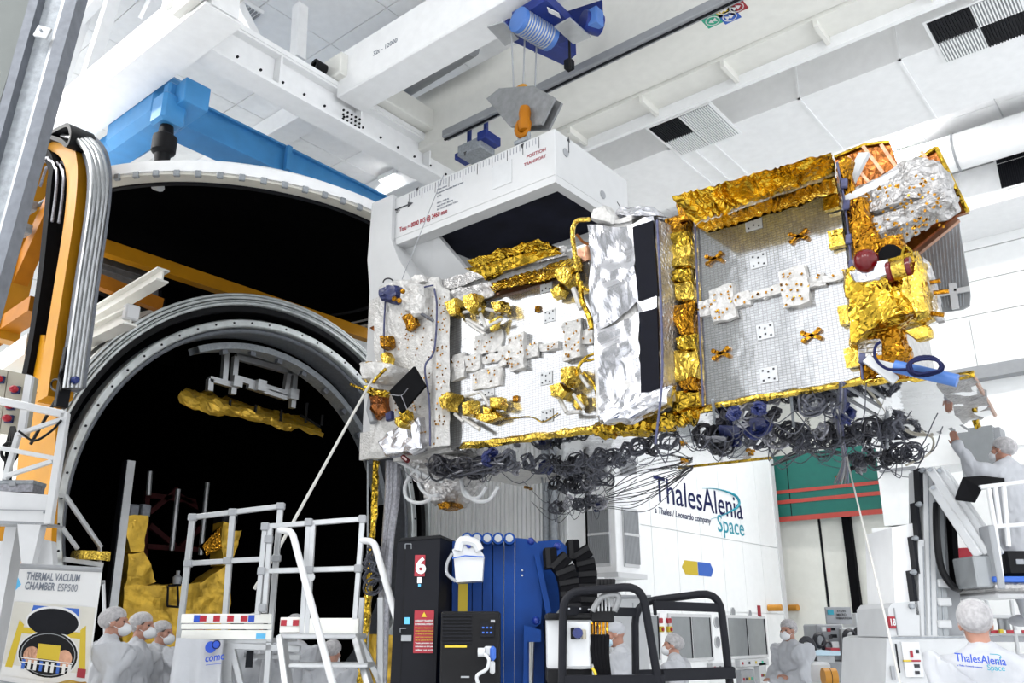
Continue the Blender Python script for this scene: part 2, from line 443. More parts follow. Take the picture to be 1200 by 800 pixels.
MB().ab((-14, 20.2, 10.75), (8, WALLY - .01, 11.75)).build('duct_body', 'white_paint', duct2)
for x in (-9, -6, -3.2, -.8, 1.5): box_part('duct_flange', (x - .025, 20.17, 10.72), (x + .025, 20.2, 11.75), 'white_paint', duct2)
c = at(1197, 180, Y=20.2); grille('grille', c + V((.1, 0, -.1)), (1, 0, 0), (0, 0, 1), (0, -1, 0), duct2, dark=(0, 1, 2, 3))
pipe = MB().lathe([(.42, -16), (.42, 8)], (0, 19.3, 11.8), 20, 'X', cap=True).build('round_duct', 'white_paint', smooth=True, label='smooth round white duct running under the ceiling before the far wall', cat='duct')
for x in (-12, -9, -6, -3, 0, 3): MB().lathe([(.43, x), (.445, x), (.445, x + .05), (.43, x + .05)], (0, 19.3, 11.8), 20, 'X').build('collar', 'louvre_grey', pipe, smooth=True)
# sprinkler drops and thin pipes
for k, (px, py) in enumerate(((942, 175), (1045, 140), (1145, 55), (1170, 95), (1017, 105), (716, 150))):
    p = at(px, py, Z=CEIL - .55)
    t = thing('sprinkler_drop', p, ('sprinkler drop above the gold foil flap of the satellite', 'sprinkler drop above the amber film panel', 'sprinkler drop under the large chequered grille', 'sprinkler drop between the large grille and the round duct', 'sprinkler drop beside the bright square lamp', 'sprinkler drop beside the rounded duct end')[k], 'sprinkler', 'sprinkler drops')
    MB().tube([p, p + V((0, 0, .55))], .012, 6).build('rod', 'louvre_grey', t)
    MB().lathe([(0, -.08), (.035, -.07), (.03, 0), (0, .02)], p, 8).build('head', 'charcoal', t)
for k, (y, z) in enumerate(((16.4, 12.1), (17.6, 12.1))):
    MB().tube([(-16, y, z), (8, y, z)], .045, 8).build('ceiling_pipe', 'white_paint', label=('thin white pipe under the ceiling next to the long duct', 'thin white pipe under the ceiling next to the round duct')[k], cat='pipe')

# ---- runway beam of the blue crane (along X) and its trusses
def bolts(parent, pts, n, r=.022, mat_='charcoal'):
    me = None; n = V(n).normalized()
    for p in pts:
        if me is None:
            b = MB().lathe([(0, .02), (r, .02), (r, -.005)], (0, 0, 0), 6).build('bolt', mat_, parent); me = b.data
            b.matrix_basis = Matrix.Translation(V(p)) @ n.to_track_quat('Z', 'Y').to_matrix().to_4x4()
        else: inst('bolt', me, parent, Matrix.Translation(V(p)) @ n.to_track_quat('Z', 'Y').to_matrix().to_4x4())
rb = thing('crane_runway', (-14, 5, 9.6), 'heavy white runway girder sloping past the grey column, cream end block', 'beam')
MB().bar((-23.5, 5.0, 10.15), (-9.3, 5.0, 10.15), .42, .75).build('girder', 'white_paint', rb)
MB().bar((-23.5, 5.0, 9.76), (-9.3, 5.0, 9.76), .6, .05).build('flange', 'white_paint', rb)
MB().ab((-10.6, 4.70, 10.35), (-8.2, 5.4, 10.9), .02).build('end_block', 'cream_paint', rb)
MB().ab((-10.0, 4.6, 9.85), (-9.0, 4.72, 10.8)).build('end_plate', 'cream_paint', rb)
for k, (a, b, zt) in enumerate((((88, 140), (135, -10), 12.3), ((60, 130), (98, 20), 12.3), ((305, 62), (270, -8), 12.3), ((349, 70), (352, 8), 12.3), ((170, 25), (187, -10), 12.3))):
    pb = at(*b, Z=zt); pa = at(*a, Y=pb.y)
    MB().bar(pa, pb, .2, .2, (0, 1, 0)).build('truss_strut', 'white_paint', label=('long white roof strut behind the grey column', 'short white roof strut next to the grey column', 'slanting white roof strut above the bolted girder', 'upright white roof strut above the bolted girder', 'white roof strut at the cream end block')[k], cat='strut')
pb = at(125, -12, Z=12.35); pa = at(72, 48, Y=pb.y)
MB().bar(pa, pb, .16, .16).build('truss_chord', 'white_paint', label='white roof truss chord beside the grey column at the frame edge', cat='strut')
# ---- bolted runway girder (along Y), carries the white bridge crane
rw = thing('bolted_runway', (-10.4, 9, 9.5), 'white bolted runway girder under the bridge crane end truck', 'beam')
MB().ibeam((-10.45, 5.05, 10.2), (-10.45, 20, 10.2), .34, .62, .04, .03).build('girder', 'white_paint', rw)
MB().ab((-10.40, 5.05, 10.51), (-10.26, 20, 10.6)).build('crane_rail', 'white_paint', rw)
MB().ab((-10.65, 4.9, 9.82), (-10.2, 20, 9.88)).build('lower_plate', 'white_paint', rw)
for y in (6.6, 8.3, 10.0, 11.8): MB().ab((-10.43, y - .02, 9.9), (-10.26, y + .02, 10.48)).build('stiffener', 'white_paint', rw)
bolts(rw, [(-10.27, 5.4 + k * .42, 9.99) for k in range(18)], (1, 0, -.2))
bolts(rw, [(-10.27 + .0, 7.9 + a * .09, 9.86 + b * .085) for a in range(5) for b in range(4)], (1, 0, -.2), .02)
# ---- white bridge crane along X
bc = thing('bridge_crane', (-6, 8.3, 9.6), 'large white bridge crane with two girders and grey festoon rail', 'crane')
MB().ab((-10.6, 9.85, 10.30), (4, 10.95, 11.55), .02).build('girder', 'cream_paint', bc)
MB().ab((-10.6, 10.95, 10.25), (4, 11.55, 10.35)).build('walkway', 'cream_paint', bc)
for x in (-9.2, -7.7, -6.2, -4.7, -3.2, -1.7): MB().ab((x - .03, 10.95, 10.12), (x + .03, 11.5, 10.25)).build('rib', 'cream_paint', bc)
MB().ab((-10.6, 11.5, 10.05), (4, 11.58, 10.45)).build('toe_board', 'white_paint', bc)
MB().ab((-10.3, 7.75, 10.3), (4, 8.35, 11.2), .02).build('girder', 'white_paint', bc)
MB().ab((-10.7, 7.6, 10.62), (-10.05, 11.6, 11.05), .02).build('end_truck', 'cream_paint', bc)
for y in (7.4, 11.7): MB().lathe([(.06, -.1), (.11, -.1), (.11, .12), (0, .12)], (-10.38, y, 10.75), 12, 'Y').build('buffer', 'black_paint', bc, smooth=True)
MB().ab((-9.6, 9.62, 10.14), (4, 9.80, 10.30), .02).build('festoon_rail', 'louvre_grey', bc)
MB().ab((-9.6, 9.69, 10.12), (4, 9.73, 10.145)).build('rail_slot', 'charcoal', bc)
for (px, py, c_, k) in ((835, 24, 'print_green', -1), (848, 11, 'print_yellow', 1), (855, 19, 'print_blue', 1), (863, 8, 'print_red', 1)):
    c = at(px, py, Z=10.298); s_ = .13
    sg = MB().ab(c - V((s_, s_, .004)), c + V((s_, s_, .004))).build('sign', c_, bc)
    MB().tube([c + V((math.cos(a) * .1, math.sin(a) * .1, -.006)) for a in [2 * PI * i / 16 for i in range(16)]], .008, 4, closed=True).build('sign_ring', 'print_white', sg)
    mm = MB()
    for d in (-.03, .03): mm.prism([c + V((d - .03 * k, -.05, -.01)), c + V((d + .035 * k, 0, -.01)), c + V((d - .03 * k, .05, -.01))], (0, 0, -.002))
    mm.build('sign_arrow', 'print_white', sg)
text('lettering', '32t - 12000', at(437, 66, Y=7.748), (1, 0, 0), (0, 0, 1), .09, 'print_grey', bc)
# trolley in blue
tr = thing('hoist_trolley', (-6.1, 8.3, 10.0), 'dark blue hoist trolley with rope drum and pale plates on the bridge crane', 'hoist')
TZ = 10.05
def tp(px, py, z=TZ): return at(px, py, Z=z)
MB().bar(tp(588, 22, 10.4), tp(668, 60, 10.4), .34, .36, bev=.02).build('end_carriage', 'navy_paint', tr)
m = MB(); m.prism([tp(626, 62), tp(700, 35), tp(707, 26), tp(640, 47)], (0, 0, .4)); m.build('cross_beam', 'navy_paint', tr)
m = MB(); m.prism([tp(600, 25), tp(640, 0), tp(672, 30), tp(632, 58)], (0, 0, .16)); m.build('deck_frame', 'navy_paint', tr)
a, b = tp(606, 22, 9.98), tp(646, 46, 9.98)
MB().tube([a, a.lerp(b, .02), b.lerp(a, .02), b], [.1, .19, .19, .1], 16).build('rope_drum', 'sleeve_blue', tr, smooth=True)
m = MB()
for k in range(11): q = a.lerp(b, .12 + k * .07); m.tube([q, q + (b - a) * .03], .198, 16)
m.build('rope_winding', 'aluminium', tr, smooth=True)
m = MB(); m.prism([tp(650, 30, 9.9), tp(668, 20, 9.9), tp(692, 42, 9.9), tp(672, 50, 9.9)], (0, 0, -.03)); m.build('cover_plate', 'aluminium', tr)
m = MB(); m.prism([tp(571, 30, 9.95), tp(590, 24, 9.95), tp(608, 44, 9.95), tp(592, 52, 9.95)], (0, 0, -.03)); m.build('cover_plate', 'aluminium', tr)
MB().tube([tp(683, 24, 10.1), tp(703, 30, 10.1)], .16, 14).build('motor', 'navy_paint', tr, smooth=True)
MB().ab(tp(697, 22, 10.1) - V((.1, .1, .14)), tp(697, 22, 10.1) + V((.1, .1, .14)), .02).build('motor_box', 'sleeve_blue', tr)
MB().tube([tp(667, 44, 9.95), tp(667, 44, 9.95) - V((0, 0, .55))], .02, 6).build('limit_switch', 'black_paint', tr)
MB().ab(tp(667, 76, 9.55) - V((.06, .06, .08)), tp(667, 76, 9.55) + V((.06, .06, .08)), .01).build('switch_box', 'charcoal', tr)
m = MB(); m.prism([tp(641, 8, 10.03), tp(655, 15, 10.03), tp(657, 21, 10.03), tp(643, 14, 10.03)], (0, 0, -.01)); m.build('name_plate', 'print_white', tr)
# hook block: hexagonal plate, swivel, hook and shackle
HX, HY = at(613, 130, Y=8.3).x, 8.3
def hp(px, py, y=HY): return at(px, py, Y=y)
hb = thing('hook_block', hp(613, 160), 'grey hexagonal hook block with orange hook and shackle under three ropes', 'hook')
hexo = [hp(575, 119), hp(590, 107), hp(630, 104), hp(655, 118), hp(640, 149), hp(603, 152)]
cx_ = sum((p for p in hexo), V((0, 0, 0))) / 6
MB().prism([p - V((0, .10, 0)) for p in hexo], (0, .04, 0)).build('side_plate', 'grey_steel', hb)
MB().prism([p + V((0, .06, 0)) for p in hexo], (0, .04, 0)).build('side_plate', 'grey_steel', hb)
MB().lathe([(0, -.05), (.15, -.05), (.17, -.04), (.14, 0), (.17, .04), (.15, .05), (0, .05)], hp(611, 112), 16, 'Y').build('sheave', 'yellow_paint', hb, smooth=True)
MB().lathe([(0, .12), (.07, .1), (.09, 0), (.075, -.1), (.1, -.16), (.08, -.28), (0, -.3)], hp(615, 133, HY - .16), 12).build('swivel', 'orange_paint', hb, smooth=True)
hk = hp(613, 150, HY - .16)
MB().tube([hk + V((math.cos(a) * .1, 0, math.sin(a) * .12)) for a in [R(100 + i * 28) for i in range(10)]], [.05, .05, .05, .05, .045, .045, .04, .035, .03, .02], 8).build('hook', 'orange_paint', hb, smooth=True)
MB().tube([hk + V((math.cos(a) * .085, .02, -.14 + math.sin(a) * .12)) for a in [2 * PI * i / 14 for i in range(14)]], .03, 8, closed=True).build('shackle', 'galvanised', hb, smooth=True)
MB().lathe([(0, -.12), (.04, -.12), (.04, .12), (0, .12)], hk + V((-.02, 0, -.2)), 8, 'X').build('shackle_pin', 'galvanised', hb)
for k, (px, qx, qy) in enumerate(((602, 599, 28), (613, 615, 40), (627, 629, 46))):
    MB().tube([hp(px, 106), at(qx, qy, Z=10.0)], .013, 6).build('hoist_rope', 'louvre_grey', hb)
# small blue trolley beyond the lifting frame
st = thing('small_trolley', at(560, 175, Z=9.9), 'small blue and grey trolley just above the lifting frame top edge', 'hoist')
c = at(558, 177, Y=9.9)
MB().ab(c - V((.28, .2, .1)), c + V((.28, .2, .12)), .02).build('plate', 'galvanised', st)
MB().ab(c + V((.2, -.22, .02)), c + V((.42, .2, .2)), .02).build('carriage', 'navy_paint', st)
MB().ab(c + V((-.45, -.1, -.06)), c + V((-.28, .2, .08)), .02).build('carriage', 'navy_paint', st)
for dx_ in (-.2, .2): MB().ab((c.x + dx_ - .03, c.y, c.z + .1), (c.x + dx_ + .03, c.y + .06, 10.31)).build('hanger', 'navy_paint', st)
# ---- blue bridge crane above the chamber door
bl = thing('blue_crane', (-12, 6, 9.2), 'bright blue bridge crane with angled end truck above the chamber door', 'crane')
MB().bar((-12.5, 5.6, 10.0), (-12.5, 16, 10.0), .45, .52, bev=.01).build('girder', 'blue_crane', bl)
MB().bar((-12.5, 5.6, 9.73), (-12.5, 16, 9.73), .6, .04).build('flange', 'blue_crane', bl)
MB().bar((-12.5, 5.6, 10.27), (-12.5, 16, 10.27), .6, .04).build('flange', 'blue_crane', bl)
MB().bar((-16.5, 5.65, 9.55), (-11.0, 5.65, 9.55), .42, .42, bev=.01).build('end_truck', 'blue_crane', bl)
MB().bx((-12.5, 5.62, 9.75), (1.7, .62, .9), None, .12).build('knuckle', 'blue_crane', bl)
MB().bar((-15.5, 5.65, 9.6), (-12.7, 9.4, 9.85), .28, .24).build('brace', 'blue_crane', bl)
MB().ab((-12.2, 8.1, 9.75), (-12.1, 8.2, 10.25)).build('stiffener', 'blue_crane', bl)
c = at(198, 132, X=-11.4)
MB().ab(c - V((.2, .2, .25)), c + V((.2, .2, .25)), .05).build('trolley', 'blue_crane', bl)
MB().ab(c + V((-.1, -.1, .25)), c + V((.1, .1, .5)), .03).build('trolley_motor', 'blue_crane', bl)
MB().lathe([(0, -.25), (.1, -.25), (.12, -.4), (.18, -.45), (.18, -.7), (.12, -.75), (.1, -.95), (0, -.95)], c, 12).build('chain_hoist', 'black_paint', bl, smooth=True)
MB().tube([c + V((0, 0, -.9)), c + V((0, 0, -1.25))], .035, 8).build('hook_rod', 'bright_steel', bl)
MB().tube([c + V((-.1, 0, -1.25)), c + V((.1, 0, -1.35))], .06, 8).build('hook', 'white_plastic', bl)
# cable chain tray between white girder and blue truck
ct = thing('cable_tray', at(125, 145, Y=5.3), 'small white ladder tray with black end bumpers beside the blue crane', 'tray')
p0, p1 = at(98, 158, Y=5.3), at(147, 113, Y=5.3)
for dz in (0, .32): MB().bar(p0 + V((0, 0, dz)), p1 + V((0, 0, dz)), .05, .05).build('side_rail', 'white_paint', ct)
for k in range(9): q = p0.lerp(p1, k / 8); MB().bar(q, q + V((0, 0, .32)), .2, .05, (1, 0, 0)).build('rung', 'white_paint', ct)
for dz in (0, .34): MB().lathe([(0, -.1), (.08, -.1), (.08, .1), (0, .1)], p1 + V((.1, 0, dz)), 10, 'X').build('bumper', 'black_paint', ct, smooth=True)
# louvre in the ceiling near the end block
lv = thing('ceiling_grille', at(263, 13, Z=CEIL - .1), 'slatted square ceiling grille beside the cream end block', 'grille')
c = at(263, 14, Z=CEIL - .1)
MB().ab(c - V((.5, .5, .0)), c + V((.5, .5, .08))).build('frame', 'white_paint', lv)
m = MB()
for k in range(14): MB().ab(c + V((-.47, -.46 + k * .068, -.03)), c + V((.47, -.43 + k * .068, .0))).build('slat', 'louvre_grey', lv)
# white box beams crossing under the ceiling (left)
for k, (y, z) in enumerate(((9.2, 12.0), (12.6, 11.9), (16.5, 12.0))):
    MB().ab((-24, y, z), (-10.9, y + .55, CEIL - .02), .02).build('roof_beam', 'white_paint', label=('white roof beam above the blue crane', 'white roof beam in the middle above the chamber', 'white roof beam farthest above the chamber')[k], cat='beam')
# round white ducts crossing behind the bridge crane
m = MB().tube([at(470, 100, Z=11.6), at(550, 50, Z=11.6)], .26, 16).build('round_pipe', 'louvre_grey', smooth=40, label='grey round pipe seen between the bridge crane girders', cat='pipe')
# steel column in the foreground, leaning, with the green-grey wall behind it
sc_ = thing('steel_column', at(-229, 1150, D=4.2), 'grey galvanised steel column with bolted plate at the frame edge', 'column')
def raker(name, x0, x1, D, dep, m_):
    k = .277; f2 = V(_fh)
    MB().prism([at(x0 + k * 700, -700, D=D), at(x1 + k * 700, -700, D=D), at(x1 - k * 1140, 1140, D=D), at(x0 - k * 1140, 1140, D=D)], f2 * dep).build(name, m_, sc_)
raker('web', 44, 74, 4.22, .05, 'galvanised'); raker('flange', 76, 90, 4.12, .10, 'dark_galvanised'); raker('flange', 34, 45, 4.16, .10, 'dark_galvanised'); raker('lip', 73, 77, 4.2, .03, 'aluminium')
A3 = Matrix((V(_r), V(_fh), V((0, 0, 1)))).transposed(); pl = at(50, 38, D=4.15)
MB().bx(pl, (.085, .02, .075), A3 @ Matrix.Rotation(R(16), 3, 'Y'), .004).build('bolted_plate', 'white_plastic', sc_)
bolts(sc_, [pl - V(_fh) * .012], -V(_fh), .008, 'galvanised')
MB().prism([at(-700, -700, D=4.6), at(250, -700, D=4.6), at(-300, 1100, D=4.6), at(-900, 1100, D=4.6)], V(_fh) * .1).build('wall_near', 'grey_green_wall', kind='structure', label='grey-green wall panel behind the steel column', cat='wall')
# ================================================================ VACUUM CHAMBER
CX, CY, CZc = -12.0, 8.36, 3.33
CC = (CX, CY, CZc)
vc = thing('vacuum_chamber', (CX, CY, 0), 'huge open thermal vacuum chamber with ribbed steel mouth rings and black interior', 'vacuum chamber')
def ring(name, r0, r1, x0, x1, m_, n=96, par=None, bev=.012):
    return MB().lathe([(r0, x0), (r0, x1 - bev), (r0 + bev, x1), (r1 - bev, x1), (r1, x1 - bev), (r1, x0), (r0, x0)], (CX, CY, CZc), n, 'X').build(name, m_, par or vc, smooth=30)
MB().lathe([(3.30, -.3), (3.30, -8.5), (2.6, -9.6), (0, -10.0)], CC, 72, 'X').build('black_shroud', 'black_shroud', vc, smooth=True)
MB().lathe([(3.78, -.05), (3.78, -8.8), (3.0, -10.0), (0, -10.4)], CC, 72, 'X').build('outer_shell', 'cream_paint', vc, smooth=True)
for x in (-1.8, -3.8, -5.8): MB().lathe([(3.78, x), (3.95, x), (3.95, x + .14), (3.78, x + .14)], CC, 72, 'X').build('stiffening_ring', 'cream_paint', vc)
mr_ = ring('mouth_ring', 3.50, 3.80, -.35, -.03, 'black_paint')
for a, b, x in ((3.755, 3.80, .06), (3.70, 3.745, .075), (3.655, 3.685, .06), (3.60, 3.645, .07)): ring('ring_ridge', a, b, -.03, x, 'ring_steel', par=mr_)
ring('inner_ring', 3.24, 3.37, -.5, -.02, 'ring_steel', bev=.02)
ring('inner_lip', 3.16, 3.235, -.6, -.12, 'dark_galvanised', bev=.02)
ring('throat', 3.30, 3.52, -.6, -.30, 'black_shroud')
me_ = None
for k in range(60):
    a = 2 * PI * k / 60; p = V((CX + .0, CY + 3.305 * math.cos(a), CZc + 3.305 * math.sin(a)))
    if p.z < .3: continue
    if me_ is None: b_ = MB().lathe([(0, .012), (.018, .012), (.018, -.01)], (0, 0, 0), 6, 'X').build('bolt', 'charcoal', vc); me_ = b_.data; b_.matrix_basis = Matrix.Translation(p - V((.02, 0, 0)))
    else: inst('bolt', me_, vc, Matrix.Translation(p - V((.02, 0, 0))))
# frame arc deeper inside
def arc_band(name, R0, R1, x0, x1, a0, a1, m_, n=40, par=None):
    return MB().lathe([(R0, x0), (R0, x1), (R1, x1), (R1, x0), (R0, x0)], CC, n, 'X', arc=a1 - a0, a0=a0).build(name, m_, par or vc, smooth=30)
arc_band('shroud_arc', 2.96, 3.07, -.8, -.5, R(12), R(116), 'galvanised')
for k in range(9):
    a = R(18 + k * 11); p = V((CX - .6, CY + 2.94 * math.cos(a), CZc + 2.94 * math.sin(a)))
    MB().bx(p, (.1, .1, .12), Matrix.Rotation(a - PI / 2, 3, 'X')).build('arc_bracket', 'dark_galvanised', vc)
# hanging frame and the gold foil panel under it
def ip(px, py, x=-13.2): return at(px, py, X=x)
hf = thing('hanging_frame', ip(305, 440), 'aluminium frame hung from the roof inside the dark chamber', 'frame')
for a, b in (((276, 418), (345, 437)), ((273, 442), (338, 462)), ((290, 452), (335, 466)), ((276, 418), (272, 462)), ((345, 437), (342, 478)), ((338, 434), (334, 462)), ((265, 408), (262, 448)), ((262, 405), (345, 430)), ((245, 444), (275, 452)), ((246, 444), (245, 458))):
    MB().bar(ip(*a), ip(*b), .10, .10).build('rail', 'aluminium', hf)
for a in ((277, 447), (305, 452), (343, 462)): MB().bx(ip(*a, x=-13.13), (.14, .18, .2)).build('clamp', 'aluminium', hf)
gp = thing('gold_foil_blanket', ip(290, 490), 'long crumpled gold foil panel hanging under the frame inside the chamber', 'foil')
m = MB(); m.grid(ip(210, 458, -12.9), ip(378, 506, -12.9), ip(376, 512, -12.75), ip(211, 474, -12.75), 40, 5); s0 = len(m.v); m.grid(ip(210, 458, -12.9), ip(378, 506, -12.9), ip(362, 492, -13.9), ip(225, 456, -13.9), 40, 10)
m.crumple(.055, 4.0, 3.0); m.build('foil', 'gold_cloth', gp)
for a, b in (((262, 478), (350, 500)), ((270, 468), (268, 486)), ((300, 474), (298, 494)), ((330, 480), (328, 500)), ((352, 486), (375, 500)), ((378, 486), (377, 498)), ((360, 472), (358, 495))):
    MB().tube([ip(*a, x=-13.0), ip(*b, x=-13.0)], .025, 6).build('rod', 'black_paint', gp)
# gold cradle uprights with sloping foil wings
def foil_poly(name, pts, par, thick, m_='gold_cloth', n=12, amp=.045, sc=2.4, seed=1.0, dirn=(1, 0, 0)):
    """four-cornered foil blanket with thickness"""
    m = MB(); d = V(dirn) * thick; n = n * 2
    p = [V(q) for q in pts]
    m.grid(*p, n, n); m.grid(p[3] - d, p[2] - d, p[1] - d, p[0] - d, n, n)
    for i in range(4): a, b = p[i], p[(i + 1) % 4]; m.grid(a, a - d, b - d, b, 2, n)
    m.crumple(amp, sc, seed)
    return m.build(name, m_, par)
gc = thing('gold_cradle', at(200, 760, X=-13.2), 'gold foil wrapped cradle with two uprights inside the chamber mouth', 'cradle')
gx = -13.0
def gpx(a): return [at(px, py, X=gx) for px, py in a]
foil_poly('upright', gpx([(148, 604), (172, 606), (166, 648), (152, 648)]), gc, .35, seed=1)
foil_poly('upright_wing', gpx([(150, 648), (166, 645), (186, 682), (147, 690)]), gc, .35, seed=2)
foil_poly('base_sheet', gpx([(147, 684), (270, 684), (268, 760), (145, 760)]), gc, .3, n=14, seed=3)
foil_poly('far_wing', gpx([(265, 660), (269, 684), (232, 690), (232, 684)]), gc, .3, seed=4)
foil_poly('far_upright', gpx([(262, 612), (272, 614), (269, 662), (259, 662)]), gc, .3, seed=5)
foil_poly('far_fin', gpx([(272, 622), (284, 620), (274, 655), (268, 655)]), gc, .15, seed=6)
foil_poly('far_flap', gpx([(238, 640), (258, 618), (262, 640), (244, 652)]), gc, .12, 'gold_foil_dark', seed=7)
for px in (152, 166): MB().bx(at(px, 599, X=gx - .2), (.3, .16, .2), None, .02).build('roller', 'dark_galvanised', gc)
for px in (259, 270): MB().bx(at(px, 608, X=gx - .2), (.3, .12, .2), None, .02).build('roller', 'charcoal', gc)
m = MB()
for a, b in (((197, 686), (196, 710)), ((208, 686), (209, 710)), ((197, 686), (212, 685)), ((196, 710), (210, 711))): m.tube([at(*a, X=gx + .1), at(*b, X=gx + .1)], .018, 6)
m.build('wire_bracket', 'charcoal', gc)
MB().lathe([(0, 0), (.06, 0), (.07, .1), (.03, .14), (.03, .2), (0, .2)], at(207, 684, X=gx + .1), 10).build('sensor', 'louvre_grey', gc, smooth=True)
gs = thing('gold_foil_sheet', at(595, 780, X=-11.0), 'gold foil blanket lying low behind the charcoal cabinet', 'foil sheet')
foil_poly('sheet', [at(438, 742, X=-10.5), at(470, 745, X=-10.5), at(470, 830, X=-10.5), at(438, 830, X=-10.5)], gs, .2, n=10, seed=9)
gt = thing('gold_foil_mat', at(60, 795, D=7.2), 'crumpled gold foil edge at the foot of the banner', 'foil sheet')
foil_poly('sheet', [at(-5, 789, D=7.6), at(100, 797, D=7.6), at(104, 850, D=7.0), at(-8, 845, D=7.0)], gt, .12, n=14, seed=8, dirn=(0, 0, 1))
# red cross frame deep inside with thin lamps
rf = thing('red_cross_frame', at(210, 640, X=-19.5), 'dark red braced frame deep inside the chamber', 'frame')
def rp(px, py): return at(px, py, X=-19.5)
for a, b in (((172, 575), (168, 660)), ((252, 570), (244, 660)), ((172, 580), (250, 590)), ((170, 640), (246, 645)), ((175, 600), (208, 573)), ((205, 578), (243, 602)), ((175, 615), (205, 640)), ((212, 640), (243, 610))):
    MB().bar(rp(*a), rp(*b), .12, .12).build('brace', 'red_brown', rf)
for k, (a, b) in enumerate((((209, 573), (201, 645)), ((243, 565), (235, 650)), ((176, 552), (174, 580)))):
    MB().tube([at(*a, X=-17), at(*b, X=-17)], .055, 8).build('lamp_tube', 'aluminium', label=('tall thin aluminium tube in the middle of the dark chamber', 'thin aluminium tube farther right in the dark chamber', 'short thin aluminium tube at the red frame top')[k], cat='tube')
mp = thing('mast_pole', at(124, 730, X=-12.3), 'tall aluminium profile leaning inside the chamber mouth', 'pole')
m = MB(); m.bar(at(152, 540, X=-12.6), at(128, 735, X=-12.6), .12, .12, (1, 0, 0)); m.build('profile', 'aluminium', mp)
MB().bar(at(147, 540, X=-12.62), at(121, 735, X=-12.62), .03, .14, (1, 0, 0)).build('slot', 'charcoal', mp)
# bracket with gold bar at the ring
gb = thing('gold_bracket', at(100, 650, X=-11.6), 'two slanting rods holding a small gold bar at the chamber ring', 'bracket')
bp_ = lambda px, py: at(px, py, X=-11.9)
MB().tube([bp_(76, 580), bp_(118, 641)], .035, 8).build('rod', 'aluminium', gb)
MB().tube([bp_(73, 618), bp_(91, 643)], .03, 8).build('rod', 'aluminium', gb)
MB().bar(bp_(64, 580), bp_(78, 581), .05, .05).build('clamp', 'aluminium', gb)
m = MB(); m.gbox((bp_(88, 650) + bp_(124, 652)) / 2, (.25, (bp_(124, 652) - bp_(88, 650)).length, .12), .06); m.crumple(.012, 8, 2); m.build('gold_bar', 'gold_foil_bright', gb)
MB().bar(bp_(75, 655), bp_(120, 662), .06, .06).build('rail', 'aluminium', gb)
MB().tube([bp_(117, 640), bp_(116, 665)], .03, 6).build('post', 'aluminium', gb)
# ---- the door: a shallow dish lying face-down above the mouth
dx, dy, dz, dr = -12.9, 8.0, 7.9, 3.5
cd = thing('chamber_door', (dx, dy, dz), 'round white-rimmed chamber door raised flat overhead, black inside', 'door')
DC = (dx, dy, dz)
MB().lathe([(3.2, .02), (3.5, .0), (3.5, .20), (3.38, .25), (3.0, .5), (2.0, .85), (0, 1.05)], DC, 96).build('dish', 'white_paint', cd, smooth=40)
MB().lathe([(3.28, -.03), (3.5, -.03), (3.5, .03), (3.28, .03)], DC, 96).build('rim_plate', 'banner', cd, smooth=30)
MB().lathe([(3.28, -.04), (3.28, .3), (2.6, .62), (0, .8)], DC, 96).build('black_lining', 'black_shroud', cd, smooth=True)
MB().lathe([(3.22, -.06), (3.285, -.06), (3.285, .1), (3.22, .1)], DC, 96).build('seal_ring', 'charcoal', cd, smooth=30)
MB().lathe([(2.95, .0), (3.05, .0), (3.05, .02), (2.95, .02), (2.95, 0)], (dx, dy, dz + .15), 96).build('inner_rim', 'charcoal', cd, smooth=30)
cl_me = None
for k in range(72):
    a = 2 * PI * k / 72; M = Matrix.Translation((dx, dy, dz)) @ Matrix.Rotation(a, 4, 'Z')
    if cl_me is None: o = MB().bx((3.49, 0, -.01), (.06, .09, .1), None, .01).build('clamp', 'galvanised', cd); cl_me = o.data; o.matrix_basis = M
    else: inst('clamp', cl_me, cd, M)
# ---- yellow door guide (near side), in the plane Y = 4.3
GY = 4.3
yg = thing('door_guide', at(40, 640, Y=GY), 'yellow door guide frame with curved top and silver rails beside the chamber', 'guide frame')
yp = lambda px, py, y=GY: at(px, py, Y=y)
path = smooth_path([yp(64, 470), yp(72, 410), yp(84, 330), yp(93, 270), yp(97, 230), yp(97, 205), yp(92, 184), yp(80, 172), yp(66, 172), yp(53, 183), yp(45, 205), yp(36, 250), yp(22, 320), yp(4, 400)], 6)
def sweep(name, path, wy, wn, m_, par, n0=(0, 1, 0)):
    """rectangular section swept along a path lying in a Y plane: wy across Y, wn in the plane"""
    mb = MB(); vs = []; k = len(path)
    for i in range(k):
        t = (path[min(i + 1, k - 1)] - path[max(i - 1, 0)]).normalized(); nn = V((0, 1, 0)).cross(t).normalized()
        for a, b in ((-1, -1), (1, -1), (1, 1), (-1, 1)): vs.append(path[i] + V((0, a * wy / 2, 0)) + nn * b * wn / 2)
    fs = [(i * 4 + j, i * 4 + (j + 1) % 4, i * 4 + 4 + (j + 1) % 4, i * 4 + 4 + j) for i in range(k - 1) for j in range(4)] + [(0, 1, 2, 3), tuple((k - 1) * 4 + j for j in range(4))]
    return mb.add(vs, fs).build(name, m_, par, smooth=40)
sweep('curved_beam', path, .30, .30, 'yellow_paint', yg)
def off_path(px_off, y, pts):
    return smooth_path([yp(px + px_off, py, y) for px, py in pts], 6)
rp_ = [(78, 455), (84, 410), (95, 330), (104, 270), (109, 230), (109, 200), (103, 178), (90, 164), (74, 160)]
for k, d in enumerate((0, 5, 10, 14)): MB().tube(off_path(d, GY - .16 + .05 * k, rp_), .045, 10).build('steel_rail', 'bright_steel', yg, smooth=True)
sweep('rail_backing', off_path(7, GY + .05, rp_), .22, .24, 'dark_galvanised', yg)
